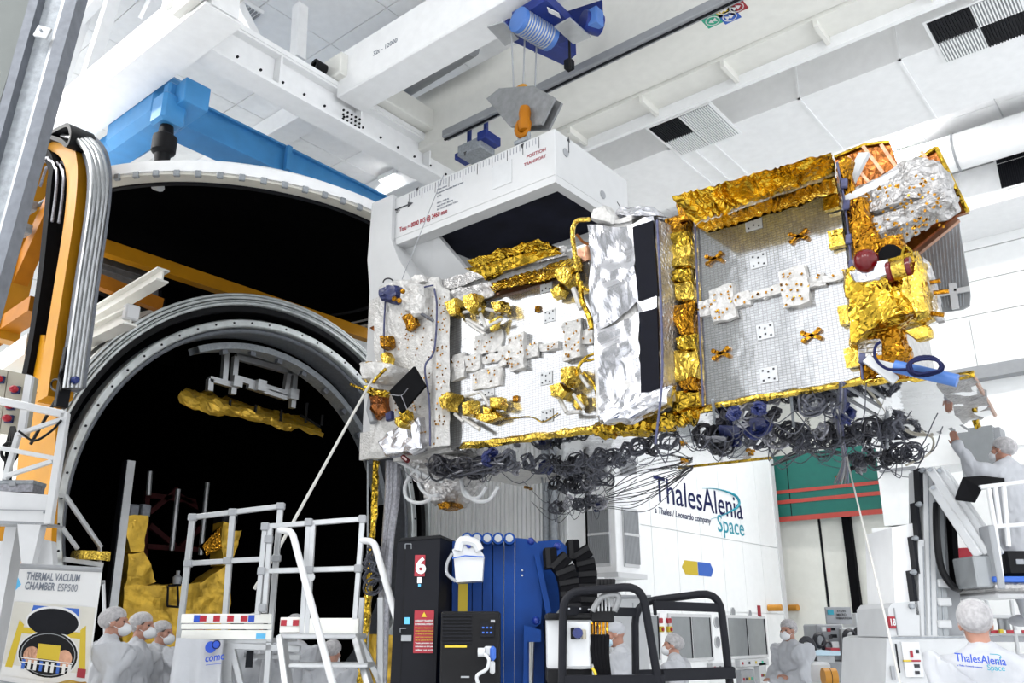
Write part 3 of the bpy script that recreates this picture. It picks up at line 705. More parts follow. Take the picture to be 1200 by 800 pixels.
sweep('energy_chain', off_path(0, GY - .05, [(42, 445), (50, 400), (60, 330), (66, 270), (70, 220), (72, 200), (66, 186), (55, 182)]), .30, .16, 'matte_black', yg)
for k in range(4):
    MB().tube([p + V((0, -.1 + k * .06, random.uniform(-.02, .02))) for p in off_path(k * 2.5, GY - .1, [(70, 262), (74, 230), (75, 205), (68, 192), (55, 186), (42, 192), (33, 215)])], .02, 6).build('cable', 'harness_silver', yg, smooth=True)
m = MB()
sweep('top_loop', off_path(0, GY - .1, [(52, 176), (66, 166), (84, 170), (93, 176), (97, 164), (94, 153), (86, 155), (72, 162), (52, 170)]), .35, .06, 'black_paint', yg)
m.prism([yp(30, 432, GY + .1), yp(68, 432, GY + .1), yp(58, 690, GY + .1), yp(8, 690, GY + .1)], (0, .06, 0)); m.build('column', 'yellow_paint', yg)
m = MB(); m.prism([yp(47, 395), yp(64, 395), yp(62, 462), yp(36, 460)], (0, -.12, 0)); m.build('column_plate', 'yellow_paint', yg)
MB().bar(yp(-20, 420), yp(66, 232), .25, .20, (0, 1, 0)).build('diagonal_brace', 'orange_paint', yg)
MB().bar(yp(-25, 405), yp(46, 358), .22, .26, (0, 1, 0)).build('lower_brace', 'orange_paint', yg)
MB().bar(yp(-30, 455), yp(42, 405), .3, .25, (0, 1, 0)).build('lower_brace', 'cream_paint', yg)
for py, px in ((243, 35), (270, 29)):
    MB().bx(yp(px, py, GY - .2), (.24, .12, .14), None, .01).build('pipe_clamp', 'galvanised', yg)
    MB().tube([yp(px + 5, py, GY - .1), yp(px + 34, py - 18, GY + .3)], .03, 6).build('stay', 'galvanised', yg)
MB().bx(yp(77, 442, GY - .1), (.1, .14, .75), None, .01).build('cylinder_body', 'charcoal', yg)
for py in (408, 445): MB().lathe([(0, -.06), (.045, -.06), (.05, 0), (.03, .06), (0, .06)], yp(88, py, GY - .1), 8, 'X').build('sensor', 'navy_paint', yg, smooth=True)
MB().tube([yp(66 + 6 * math.cos(a), 451 + 7 * math.sin(a), GY - .15) for a in [2 * PI * i / 14 for i in range(14)]], .012, 6, closed=True).build('cable_coil', 'black_paint', yg, smooth=True)
MB().tube(smooth_path([yp(78, 428, GY - .15), yp(70, 440, GY - .18), yp(72, 456, GY - .15), yp(60, 478, GY - .1), yp(36, 520, GY - .1)]), .02, 6).build('cable', 'black_paint', yg, smooth=True)
# structure behind the guide: yellow cross beams, cream girders, dark grating
xb = thing('yellow_cross_beam', at(190, 312, X=-16.4), 'long yellow beam crossing under the raised chamber door', 'beam')
MB().bar(at(100, 283, X=-13.4), at(470, 406, X=-13.4), .2, .24).build('beam', 'yellow_paint', xb)
MB().bar(at(95, 322, X=-13.2), at(188, 358, X=-13.2), .16, .22).build('lower_beam', 'orange_paint', xb)
gr = thing('roof_grating', at(140, 318, Y=6.5), 'dark ribbed grating panel below the yellow cross beam', 'grating')
for k in range(6):
    a, b = at(100 + k * 3, 292 + k * 8, X=-14.0), at(172 + k * 4, 316 + k * 9, X=-14.0)
    MB().bar(a, b, .4, .08, (1, 0, .3)).build('plank', 'grey_steel' if k < 4 else 'charcoal', gr)
box_part('dark_backing', at(60, 290, X=-14.6), at(200, 430, X=-14.7), 'black_shroud', gr)
cg = thing('cream_girder', at(140, 352, Y=5.9), 'cream girder running under the grating to the chamber shell', 'beam')
MB().ibeam(at(84, 386, Y=5.9), at(191, 322, Y=5.9), .2, .22, .03, .03).build('girder', 'cream_paint', cg)
MB().ibeam(at(90, 402, Y=5.2), at(154, 371, Y=5.2), .2, .24, .03, .03).build('girder', 'cream_paint', cg)
MB().ab(at(152, 368, Y=5.2) - V((.03, .1, .1)), at(152, 368, Y=5.2) + V((.1, .1, .12)), .02).build('end_cap', 'rail_white', cg)
# far-side yellow guide and dark posts beside it
yr = thing('door_guide', at(585, 640, X=-11), 'yellow guide frame foot showing below the satellite harness', 'guide frame')
fx = lambda px, py: at(px, py, X=-11.0)
MB().bar(fx(572, 530), fx(566, 820), .3, .22, (1, 0, 0)).build('column', 'orange_paint', yr)
m = MB(); m.prism([fx(574, 548), fx(590, 548), fx(612, 700), fx(590, 700), fx(580, 600)], (-.25, 0, 0)); m.build('gusset', 'yellow_paint', yr)
m = MB(); m.prism([fx(560, 545), fx(600, 552), fx(600, 575), fx(560, 575)], (-.35, 0, 0)); m.build('head_plate', 'yellow_paint', yr)
MB().bar(fx(574, 580), fx(590, 700), .06, .06).build('rod', 'black_paint', yr)
for k, (px, w_, m_) in enumerate(((522, .35, 'charcoal'), (536, .12, 'red_brown'), (547, .35, 'white_wall'))):
    MB().bar(at(px, 540, X=-11.8), at(px - 3, 830, X=-11.8), .3, w_, (0, 1, 0)).build('post', m_, label=('dark post beside the chamber mouth behind the cabinet', 'thin dark red cable post beside the yellow guide foot', 'pale wall post beside the yellow guide foot')[k], cat='post')
# pipes on the ribbed wall
for k, px in enumerate((640, 648)):
    MB().tube([at(px, 500, Y=11.75), at(px + 2, 800, Y=11.75)], .075, 12).build('wall_pipe', 'galvanised', smooth=True, label=('grey pipe on the ribbed wall, nearer the yellow guide', 'grey pipe on the ribbed wall, nearer the building corner')[k], cat='pipe')
# ================================================================ WHITE LIFTING FRAME
FY0, FY1, FX0, FX1, FZ0, FZ1 = 7.46, 9.14, -8.78, -5.46, 6.92, 7.58
lf = thing('lifting_frame', (-8.4, 8.3, 4.2), 'white C-shaped lifting frame with ruler marks hanging over the satellite', 'lifting frame')
MB().ab((FX0 + .42, FY0, FZ0), (FX1, FY1, FZ1), .012).build('beam', 'frame_white', lf)
uz = FZ0 - .004
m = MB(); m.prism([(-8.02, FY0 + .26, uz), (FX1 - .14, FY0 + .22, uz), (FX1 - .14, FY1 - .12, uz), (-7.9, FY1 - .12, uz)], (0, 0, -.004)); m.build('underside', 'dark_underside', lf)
m = MB(); m.ab((-8.3, FY0 + .0, FZ0 - .10), (FX1, FY0 + .2, FZ0)); m.build('lower_flange', 'frame_white', lf)
MB().ab((-8.3, FY1 - .12, FZ0 - .10), (FX1, FY1, FZ0)).build('lower_flange', 'frame_white', lf)
MB().ab((FX1 - .12, FY0 + .2, FZ0 - .10), (FX1, FY1 - .12, FZ0)).build('lower_flange', 'frame_white', lf)
y0, y1 = FY0 - .06, FY1 + .06
m = MB(); m.prism([(FX0, y0, 7.62), (FX0 + .44, y0, 7.62), (FX0 + .46, y0, 6.9), (-8.15, y0, 6.55), (-7.75, y0, 6.0), (-8.1, y0, 5.6), (-8.1, y0, 4.0), (-8.7, y0, 4.0), (-8.72, y0, 6.2), (FX0 - .03, y0, 6.72)], (0, y1 - y0, 0)); m.build('arm', 'frame_white', lf)
m = MB(); m.prism([(-8.3, FY0 + .15, 6.9), (-7.7, FY0 + .2, 6.9), (-7.25, FY0 + .7, 6.1), (-8.2, FY0 + .5, 6.0)], (0, .12, 0)); m.build('gusset', 'frame_white', lf)
fy = FY0 - .002
def ftxt(s_, px, py, size, m_, bold=0, w=None):
    return text('lettering', s_, at(px, py, Y=fy), (1, 0, 0), (0, 0, 1), size, m_, lf, bold, width=w)
ftxt('Tmu = 8000 KG @ 2460 mm', 468, 272, .075, 'print_red', .02, at(524, 249, Y=fy).x - at(468, 272, Y=fy).x)
for k, s_ in enumerate(('Thales Alenia', 'Equipment Handling Beam System', 'SN 01', '', 'MASS : 2320 kg', 'WLL/CMU : 8000 kg', 'EN 13155 LIFTING TOOL')): ftxt(s_, 512, 223.5 + k * 3.9, .026, 'print_grey') if s_ else None
ftxt('Z+', 464, 250, .05, 'print_black', .02)
a = at(463, 246, Y=fy); b = at(478, 240, Y=fy)
m = MB(); m.bar(a + V((0, -.003, 0)), b + V((0, -.003, 0)), .004, .02); d = (b - a).normalized(); u = V((-d.z, 0, d.x)); m.prism([b + u * .045 + V((0, -.003, 0)), b + d * .11 + V((0, -.003, 0)), b - u * .045 + V((0, -.003, 0))], (0, -.002, 0)); m.build('arrow', 'print_black', lf)
for k in range(46):
    x = -8.05 + k * .052; L = .16 if k % 5 == 0 else .09
    MB().ab((x, fy - .003, FZ1 - .03 - L), (x + .007, fy - .001, FZ1 - .03)).build('ruler_mark', 'print_grey' if k % 5 else 'print_black', lf)
ftxt('POSITION', 617, 186, .05, 'print_red'); ftxt('TRANSPORT', 614, 195, .045, 'print_red')
MB().ab(at(577, 196, Y=fy - .004), at(600, 213, Y=fy)).build('faded_plate', 'white_plastic', lf)
ftxt('5 Elevation', 580, 206, .04, 'louvre_grey')
m = MB()
for px, py in ((545, 180), (489, 222), (612, 171)): c = at(px, py, Y=fy - .003); m.prism([c + V((-.03, 0, .03)), c + V((.03, 0, .03)), c + V((0, 0, -.04))], (0, -.002, 0))
m.build('pointer', 'print_black', lf)
ex = FX1 + .003
for (ya, za, dy_, dz_) in ((7.75, 7.36, 0, .16), (8.85, 7.12, .14, -.1)):
    p = V((ex, ya, za)); q = p + V((0, dy_, dz_)); MB().bar(p, q, .012, .004, (1, 0, 0)).build('arrow', 'print_black', lf)
    d = (q - p).normalized(); u = V((0, -d.z, d.y)); MB().prism([q + u * .03, q + d * .08, q - u * .03], (.002, 0, 0)).build('arrow_head', 'print_black', lf)
for (ya, za) in ((7.68, 7.33), (8.5, 7.08)): MB().lathe([(0, .012), (.055, .01), (.06, 0)], (ex, ya, za), 14, 'X').build('eye_bolt', 'louvre_grey', lf)
m = MB().tube([at(455 + 6 * math.cos(t), 331 - 5 * math.sin(t), Y=y0 - .004) for t in [PI * i / 8 for i in range(9)]], .01, 5); m.build('curved_arrow', 'print_black', lf)
# lifting eye on top
e = at(613, 162, Y=8.3); e.z = FZ1
MB().ab(e - V((.16, .05, 0)), e + V((.16, .05, .28)), .02).build('lifting_lug', 'frame_white', lf)
MB().tube([e + V((0, 0, .2)), hk + V((0, .02, -.24))], .03, 8).build('lifting_link', 'galvanised', lf)
# ================================================================ SATELLITE (long axis X, front face Y = 7)
SY, SZ = 7.0, 3.58
S = lambda px, py, y=SY: at(px, py, Y=y)
sat = thing('satellite', (-5, 8.3, 3.4), 'large communications satellite in gold and silver foil hanging from the white lifting frame', 'satellite')
MB().ab((-7.7, 7.06, SZ + .02), (-2.05, 9.5, 5.62)).build('bus_body', 'white_foil', sat)
def pillow(name, poly, depth, m_, par, amp=.02, sc=5.0, seed=1.0, shrink=.86, cuts=3, dirn=(0, -1, 0)):
    """blanket-wrapped lump: outline (3-D points) pushed out along dirn and crumpled"""
    poly = [V(p) for p in poly]; n = len(poly); d = V(dirn); c = sum(poly, V((0, 0, 0))) / n
    fr = [c + (p - c) * shrink + d * depth for p in poly]; mid = [p + d * depth * .75 for p in poly]
    bm = bmesh.new(); a = [bm.verts.new(p) for p in poly]; b = [bm.verts.new(p) for p in mid]; e = [bm.verts.new(p) for p in fr]; cc = bm.verts.new(c + d * depth * 1.05); cb = bm.verts.new(c)
    for i in range(n):
        j = (i + 1) % n
        bm.faces.new((a[i], a[j], b[j], b[i])); bm.faces.new((b[i], b[j], e[j], e[i])); bm.faces.new((e[i], e[j], cc)); bm.faces.new((a[j], a[i], cb))
    bmesh.ops.triangulate(bm, faces=bm.faces)
    bmesh.ops.subdivide_edges(bm, edges=bm.edges, cuts=cuts, use_grid_fill=True)
    o = V((seed * 3.1, seed * 1.7, seed * 2.3))
    for v_ in bm.verts:
        q = v_.co * sc + o; n1 = noise.noise_vector(q); n2 = noise.noise_vector(q * 2.6); dd, _ = noise.voronoi(q * 1.5)
        v_.co += (n1 + n2 * .5) * amp + n1.normalized() * (dd[1] - dd[0]) * amp
    bmesh.ops.recalc_face_normals(bm, faces=bm.faces)
    me = bpy.data.meshes.new(name); bm.to_mesh(me); bm.free(); me.materials.append(MAT[m_])
    return link(name, me, par)
def px_poly(pts, y=SY): return [S(px, py, y) for px, py in pts]
# --- radiator panels
pl_l = MB().prism(px_poly([(527, 372), (538, 352), (690, 296), (702, 505), (528, 527)], SY), (0, .05, 0)).build('radiator_panel', 'radiator', sat)
pl_r = MB().prism(px_poly([(812, 258), (980, 205), (1010, 446), (822, 476)], SY), (0, .05, 0)).build('radiator_panel', 'radiator', sat)
for par, pts in ((pl_r, [(883, 261), (889, 305), (897, 388), (901, 439)]), (pl_l, [(640, 335), (644, 370), (640, 443), (641, 487), (573, 457)])):
    for (px, py) in pts:
        c = S(px, py, SY - .006); pl = MB().bx(c, (.16, .008, .14)).build('label_plate', 'white_plastic', par)
        m = MB()
        for dx_ in (-.05, 0, .05):
            for dz_ in (-.045, .045): m.bx(c + V((dx_, -.006, dz_ * (1 if dx_ else .6))), (.016, .004, .016))
        m.build('plate_mark', 'print_black', pl)
for (px, py) in ((837, 303), (936, 277), (845, 414), (951, 393)):
    c = S(px, py, SY - .02); m = MB()
    for a_ in (25, -25): m.bx(c, (.16, .02, .03), Matrix.Rotation(R(a_), 3, 'Y'))
    for sx in (-1, 1):
        for sz in (-1, 1): m.lathe([(0, -.02), (.022, -.018), (.022, .02)], c + V((sx * .07, 0, sz * .035)), 8, 'Y')
    m.build('gold_bracket', 'gold_foil_dark', pl_r)
for (px, py) in ((630, 362), (604, 467)): MB().bx(S(px, py, SY - .02), (.07, .03, .07), None, .008).build('gold_bracket', 'gold_foil_dark', pl_l)
for (px, py) in ((981, 280), (994, 369), (1000, 419), (975, 236)): m = MB().gbox(S(px, py, SY - .05), (.13, .06, .16), .04); m.crumple(.01, 10, px).build('gold_tag', 'gold_foil_bright', pl_r)
# foil-wrapped heat pipes and boxes on the panels
def spots(par, c, w_, h_, n, y, m_='gold_foil_dark'):
    mb = MB()
    for k in range(n): mb.bx(c + V((random.uniform(-.5, .5) * w_, y, random.uniform(-.5, .5) * h_)), (.022, .006, .016), Matrix.Rotation(random.uniform(0, 3), 3, 'Y'))
    return mb.build('tape_spots', m_, par, kind='stuff')
def unit(px, py, w_, h_, d_, par, seed, m_='white_foil', sp=10):
    c = S(px, py, SY - d_ / 2); mb = MB().gbox(c, (w_, d_, h_), .05); mb.crumple(.02, 8, seed); o = mb.build('wrapped_unit', m_, par)
    if sp: spots(o, c, w_ * .9, h_ * .9, sp, -d_ / 2 - .016)
    return o
unit(848, 356, .24, .32, .07, pl_r, 1, sp=16); unit(932, 337, .24, .36, .07, pl_r, 2, sp=16)
for px, py, w_, h_ in ((828, 361, .16, .16), (868, 352, .2, .12), (890, 346, .22, .07), (908, 341, .2, .1), (955, 330, .2, .1), (980, 324, .22, .06)): unit(px, py, w_, h_, .05, pl_r, px * .1, sp=4)
unit(607, 413, .22, .40, .07, pl_l, 3, sp=18); unit(672, 398, .22, .42, .07, pl_l, 4, sp=18)
unit(573, 402, .42, .24, .03, pl_l, 5, sp=8); unit(571, 443, .44, .22, .03, pl_l, 6, sp=8)
for px, py, w_, h_ in ((538, 430, .2, .3), (556, 425, .22, .2), (578, 420, .3, .1), (592, 417, .16, .24), (624, 411, .2, .16), (645, 406, .26, .09), (690, 394, .14, .16)): unit(px, py, w_, h_, .045, pl_l, px * .13, sp=4)
# antenna feed brackets: struts with gold foil caps
def feed(parts_, struts, name='feed_bracket', lab=None):
    root = None
    for k, (poly, dep) in enumerate(parts_):
        o = pillow('foil_cap' if root else name, px_poly(poly, SY - .05), dep, 'gold_foil_bright', root or pl_l, .012, 8, k + poly[0][0])
        root = root or o
    for a, b, r_ in struts: MB().tube([S(*a, SY - .12), S(*b, SY - .14)], r_, 8).build('strut', 'white_foil', root, smooth=True)
    return root
feed([([(530, 358), (543, 352), (545, 373), (537, 374)], .16), ([(555, 352), (567, 347), (571, 360), (563, 371), (555, 364)], .2), ([(585, 358), (597, 355), (599, 368), (588, 370)], .16), ([(577, 378), (590, 372), (584, 388), (578, 390)], .08)],
     [((543, 366), (563, 362), .02), ((563, 368), (570, 384), .022), ((570, 362), (586, 366), .02), ((547, 374), (568, 386), .022), ((568, 384), (588, 374), .02), ((548, 378), (568, 392), .024)])
feed([([(527, 470), (538, 462), (545, 464), (538, 474), (537, 484), (529, 482)], .2), ([(553, 474), (563, 471), (563, 487), (555, 490)], .18), ([(585, 468), (594, 467), (596, 476), (592, 482), (584, 480)], .16), ([(560, 487), (585, 483), (592, 490), (575, 496), (562, 493)], .08), ([(572, 478), (583, 480), (580, 486), (573, 485)], .1)],
     [((545, 464), (563, 459), .02), ((563, 459), (574, 476), .02), ((533, 485), (543, 494), .02), ((543, 490), (562, 503), .026)])
feed([([(654, 455), (668, 452), (674, 462), (668, 470), (656, 468)], .18), ([(668, 436), (680, 432), (684, 444), (674, 456), (668, 452)], .18), ([(678, 466), (688, 462), (690, 474), (680, 481), (676, 476)], .08)],
     [((656, 468), (664, 483), .025), ((664, 484), (680, 482), .02), ((672, 462), (684, 478), .02), ((680, 440), (690, 454), .02)])
feed([([(658, 322), (668, 316), (679, 318), (679, 330), (672, 340), (664, 334)], .16), ([(651, 340), (660, 335), (666, 342), (663, 350), (653, 352)], .1)], [((672, 338), (681, 362), .03)])
# wrapped cables in gold
def cable(name, pts, r_, m_, par=None, y=SY - .15, n=6): return MB().tube(smooth_path([S(*p, y) if len(p) == 2 else S(p[0], p[1], p[2]) for p in pts], n), r_, 8).build(name, m_, par or sat, smooth=True)
cable('gold_cable', [(678, 330), (674, 300), (671, 272), (676, 259), (690, 257)], .026, 'gold_foil_bright'); cable('gold_cable', [(676, 275), (684, 284), (692, 286)], .016, 'amber_film')
cable('gold_cable', [(680, 330), (682, 352), (690, 370), (694, 385)], .03, 'gold_foil'); cable('gold_cable', [(676, 332), (690, 340), (697, 335)], .018, 'gold_foil')
cable('gold_cable', [(675, 436), (685, 420), (697, 414)], .014, 'gold_foil'); cable('gold_cable', [(684, 436), (696, 450), (702, 475)], .016, 'gold_foil'); cable('gold_cable', [(676, 440), (680, 425), (692, 422), (698, 420)], .014, 'gold_foil')
cable('thin_cable', [(590, 491), (620, 488), (636, 494), (654, 484)], .007, 'gold_foil', y=SY - .02)
# --- gold flaps over the left panel
def flap(name, pts, ys, m_='gold_foil', n=16, amp=.03, sc=4.0, seed=1.0, th=.03, pleat=0.0):
    p = [S(px, py, y) for (px, py), y in zip(pts, ys)]; nv = max(4, n // 3) if not pleat else 10
    nr = (p[1] - p[0]).cross(p[3] - p[0]).normalized()
    def pl(u, v_):
        if not pleat: return V((0, 0, 0))
        t = u * 30 + v_ * 2.2 + 2.2 * noise.noise(V((u * 7, v_ * 1.5, seed))); k = abs((t % 2) - 1); return nr * pleat * (k ** 1.5 - .5) * (.6 + .8 * noise.noise(V((u * 11, seed, v_))))
    mb = MB(); mb.grid(p[0], p[1], p[2], p[3], n, nv, pl); d = V((0, th, 0)); mb.grid(p[3] + d, p[2] + d, p[1] + d, p[0] + d, n, nv); mb.crumple(amp, sc, seed)
    return mb.build(name, m_, sat)
flap('gold_flap', [(546, 305), (632, 278), (657, 295), (568, 327)], (6.75, 6.75, 6.98, 6.98), seed=2, amp=.03, n=40, pleat=.03)
flap('gold_flap', [(545, 315), (568, 322), (658, 296), (650, 290)], (6.8, 6.9, 6.95, 6.9), seed=3, n=14, amp=.02)
flap('gold_flap', [(572, 333), (680, 298), (682, 318), (580, 342)], (6.98, 6.98, 6.82, 6.82), seed=4, amp=.014, n=50, pleat=.03)
flap('copper_strip', [(545, 350), (660, 318), (662, 324), (545, 356)], (6.99, 6.99, 6.95, 6.95), 'copper_foil', seed=5, amp=.01)
flap('silver_strip', [(490, 335), (660, 286), (662, 300), (500, 345)], (7.0, 7.0, 6.97, 6.97), 'silver_blanket', seed=6, amp=.02, n=24)
flap('silver_strip', [(525, 340), (575, 330), (580, 345), (530, 362)], (7.0, 6.95, 6.93, 6.95), 'silver_blanket', seed=7, amp=.03, n=12)
flap('copper_strip', [(677, 292), (690, 287), (692, 303), (679, 308)], (6.99, 6.99, 6.97, 6.97), 'copper_foil', seed=8, amp=.01, n=6)
# --- gold flaps over the right panel
flap('gold_flap', [(785, 230), (974, 178), (977, 204), (818, 263)], (6.62, 6.62, 6.92, 6.92), 'gold_foil', n=130, amp=.016, sc=5, seed=11, pleat=.055)
flap('gold_flap', [(814, 264), (978, 206), (981, 226), (828, 272)], (6.92, 6.92, 6.66, 6.66), 'gold_foil_bright', n=130, amp=.012, sc=6, seed=12, pleat=.04)
flap('silver_strip', [(812, 258), (977, 199), (978, 206), (814, 265)], (6.91, 6.91, 6.89, 6.89), 'silver_blanket', n=30, amp=.012, sc=7, seed=13)
m = MB().gbox(S(926, 214, 6.85), (.14, .08, .12), .04); m.crumple(.012, 8, 3).build('gold_tag', 'gold_foil_bright', sat)
# --- silver tower with black panels
TY = 6.70
tw = MB()
mb = MB(); mb.grid(S(690, 264, TY), S(741, 262, TY), S(747, 350, TY), S(696, 392, TY), 20, 26); mb.grid(S(696, 390, TY), S(747, 362, TY), S(749, 468, TY), S(704, 492, TY), 20, 30)
mb.grid(S(741, 262, TY), S(768, 252, TY), S(768, 260, TY), S(741, 267, TY), 3, 1); mb.grid(S(745, 350, TY), S(771, 345, TY), S(772, 359, TY), S(747, 367, TY), 3, 1)
mb.grid(S(690, 264, TY), S(768, 252, TY), S(782, 258, SY), S(706, 266, SY), 24, 8)
mb.grid(S(704, 266, SY), S(690, 264, TY), S(704, 492, TY), S(716, 490, SY), 6, 40)
mb.crumple(.035, 2.6, 5.0); tower = mb.build('silver_tower', 'silver_foil', sat)
MB().ab(S(692, 268, TY + .05), S(774, 486, SY + .1)).build('tower_core', 'white_foil', tower)
for pts in ([(741, 266), (765, 258), (771, 346), (748, 352)], [(749, 366), (770, 361), (773, 459), (751, 463)]):
    MB().prism(px_poly(pts, TY - .02), (0, .03, 0)).build('black_panel', 'solar_black', tower)
mb = MB(); mb.grid(S(768, 256, TY), S(795, 268, SY), S(800, 470, SY), S(775, 470, TY), 4, 16); mb.crumple(.02, 4, 2); mb.build('side_blanket', 'silver_blanket', tower)
cable('tape_cable', [(770, 258), (774, 340), (776, 440), (768, 520)], .012, 'blue_tape', tower, TY - .03)
pillow('foil_skirt', px_poly([(704, 490), (715, 478), (750, 465), (775, 460), (793, 455), (788, 475), (760, 490), (735, 498), (712, 500)], TY + .12), .16, 'silver_foil', tower, .03, 5, 3, cuts=4)
pillow('foil_cap', px_poly([(700, 262), (704, 250), (718, 246), (728, 258), (726, 268)], TY + .15), .16, 'white_foil', tower, .01, 8, 4)
pillow('foil_cap', px_poly([(726, 260), (735, 250), (775, 250), (785, 262), (768, 262)], TY + .28), .2, 'silver_foil', tower, .02, 7, 5)
# --- gold column
for k, (poly, m_) in enumerate((([(780, 262), (812, 254), (810, 276), (792, 280), (784, 276)], 'gold_foil_dark'), ([(785, 278), (812, 272), (812, 292), (792, 294)], 'gold_foil'), ([(786, 292), (812, 288), (814, 316), (787, 318)], 'gold_foil_bright'), ([(792, 318), (814, 316), (815, 334), (792, 334)], 'gold_foil'),
                        ([(793, 334), (816, 332), (817, 356), (796, 354)], 'gold_foil_bright'), ([(786, 362), (817, 354), (818, 392), (804, 398), (794, 380)], 'gold_foil_dark'), ([(797, 396), (819, 392), (820, 412), (798, 412)], 'gold_foil'), ([(794, 414), (820, 412), (821, 444), (798, 450), (794, 446)], 'gold_foil_bright'), ([(800, 448), (821, 444), (823, 462), (806, 460)], 'gold_foil_dark'), ([(791, 462), (823, 460), (824, 478), (800, 484), (791, 480)], 'gold_foil'))):
    pillow('gold_pouch', px_poly(poly, SY), .1, m_, sat, .02, 9, k + 1)
pillow('gold_neck', px_poly([(797, 238), (812, 244), (813, 262), (800, 262)], SY - .05), .1, 'gold_foil_dark', sat, .02, 8, 6)
cable('seam_edge', [(814, 256), (818, 350), (824, 476)], .010, 'blue_tape', y=SY - .04)
# --- gold bottom seam
def seam(pts, r_, m_='gold_foil_bright', y=SY):
    P_ = smooth_path([S(*p, y) for p in pts], 8); mb = MB().tube(P_, r_, 7); mb.crumple(r_ * .5, 14, pts[0][0]); return mb.build('foil_seam', m_, sat)
seam([(541, 523), (620, 513), (700, 502)], .045); seam([(700, 504), (735, 500), (760, 498), (796, 488)], .09, 'gold_foil'); seam([(796, 488), (850, 473), (930, 460), (1012, 446)], .03); seam([(1012, 448), (1050, 444), (1098, 442)], .03)
seam([(735, 503), (790, 490), (815, 488)], .07, 'gold_foil')
# --- mirror underside
und = MB().prism([(-6.6, 7.0, SZ), (-1.86, 7.0, SZ), (-1.86, 9.62, SZ), (-6.6, 9.62, SZ)], (0, 0, .04)).build('mirror_underside', 'mirror_panel', sat)
m = MB(); p = [at(1045, 449, Z=SZ - .01), at(1098, 443, Z=SZ - .01), at(1108, 455, Z=SZ - .01), at(1140, 440, Z=SZ - .01), at(1165, 485, Z=SZ - .01), at(1128, 497, Z=SZ - .01), at(1010, 530, Z=SZ - .01)]
m.prism(p, (0, 0, .03)); m.build('mirror_wing', 'mirror_panel', und)
mb = MB(); mb.grid(at(1098, 444, Z=SZ - .02), at(1140, 439, Z=SZ - .02), at(1166, 486, Z=SZ - .02), at(1128, 497, Z=SZ - .02), 12, 12); mb.crumple(.03, 4, 2); mb.build('mirror_foil_tip', 'silver_blanket', und)
MB().tube([at(1140, 439, Z=SZ), at(1166, 486, Z=SZ)], .02, 6).build('foil_edge', 'copper_foil', und)
MB().tube([at(1098, 445, Z=SZ), at(1142, 438, Z=SZ)], .03, 6).build('foil_edge', 'gold_foil', und)
MB().tube([at(795, 548, Z=SZ), at(905, 536, Z=SZ)], .018, 6).build('foil_edge', 'gold_foil', und)
m = MB()
for k in range(5): a = at(1046 + k * 2, 452 + k * 2, Z=SZ - .004); m.bar((-2.35 + k * .13, 7.1, SZ - .006), (-2.35 + k * .13, 9.5, SZ - .006), .03, .004)
m.build('mirror_joint', 'louvre_grey', und)
# --- left end bay
lb = pillow('equipment_bay', px_poly([(452, 338), (470, 330), (520, 327), (528, 350), (527, 524), (440, 538), (446, 440), (446, 380)], SY + .05), .12, 'white_foil', sat, .02, 6, 8, shrink=.96, cuts=6)
spots(lb, S(488, 430, SY - .1), .7, 1.8, 120, 0)
cyl = MB(); cyl.grid(S(508, 330, SY - .1), S(527, 340, SY - .1), S(527, 522, SY - .1), S(505, 526, SY - .1), 4, 24, lambda u, v_: V((0, -.08 * math.sin(u * PI), 0))); cyl.crumple(.008, 9, 2); cyl.build('corner_blanket', 'white_foil', lb)
spots(lb, S(517, 430, SY - .2), .16, 1.8, 60, 0)
cable('harness_line', [(509, 338), (512, 360), (509, 410), (498, 430), (503, 470), (504, 522)], .012, 'blue_tape', lb, SY - .2)
cable('harness_line', [(452, 345), (450, 390), (452, 440)], .012, 'blue_tape', lb, SY - .1); cable('harness_line', [(466, 345), (490, 338), (508, 334)], .01, 'harness_blue', lb, SY - .15)
cable('strut', [(476, 356), (490, 365), (508, 376)], .02, 'harness_grey', lb, SY - .16)
pillow('dark_connector', px_poly([(456, 345), (464, 337), (478, 340), (479, 352), (470, 358), (458, 355)], SY - .02), .2, 'harness_blue', lb, .02, 9, 2)
for pt in ((462, 350), (472, 341), (468, 352)): MB().ball(S(*pt, SY - .26), .035, 8, 6).build('connector_knob', 'gold_foil_dark', lb, smooth=True)
pillow('white_bag', px_poly([(480, 346), (486, 336), (504, 338), (508, 352), (506, 372), (494, 376), (481, 362)], SY - .02), .18, 'white_foil', lb, .025, 7, 3)
pillow('white_bag', px_poly([(487, 330), (492, 324), (502, 324), (505, 332), (494, 337)], SY - .02), .1, 'white_foil', lb, .012, 7, 4)
MB().prism(px_poly([(433, 352), (450, 345), (450, 378), (432, 384)], 7.3), (0, .05, 0)).build('side_plate', 'white_foil', lb)
MB().prism(px_poly([(422, 507), (445, 503), (445, 535), (421, 539)], 7.1), (0, .05, 0)).build('side_plate', 'white_foil', lb)
pillow('amber_vent', px_poly([(437, 384), (462, 378), (466, 398), (452, 402)], 7.25), .08, 'amber_film', lb, .02, 9, 4)
MB().prism([S(485, 429, SY - .30), S(498, 452, SY - .30), S(470, 484, SY - .34), S(456, 458, SY - .34)], (0, .03, 0)).build('black_panel', 'matte_black', lb)
cable('panel_wire', [(456, 462), (470, 463), (478, 455)], .005, 'harness_silver', lb, SY - .37); cable('panel_wire', [(470, 463), (474, 472), (477, 480)], .005, 'harness_silver', lb, SY - .37)
pillow('white_bag', px_poly([(436, 428), (452, 426), (478, 433), (470, 446), (458, 452), (438, 449)], SY - .12), .22, 'white_foil', lb, .02, 7, 5)
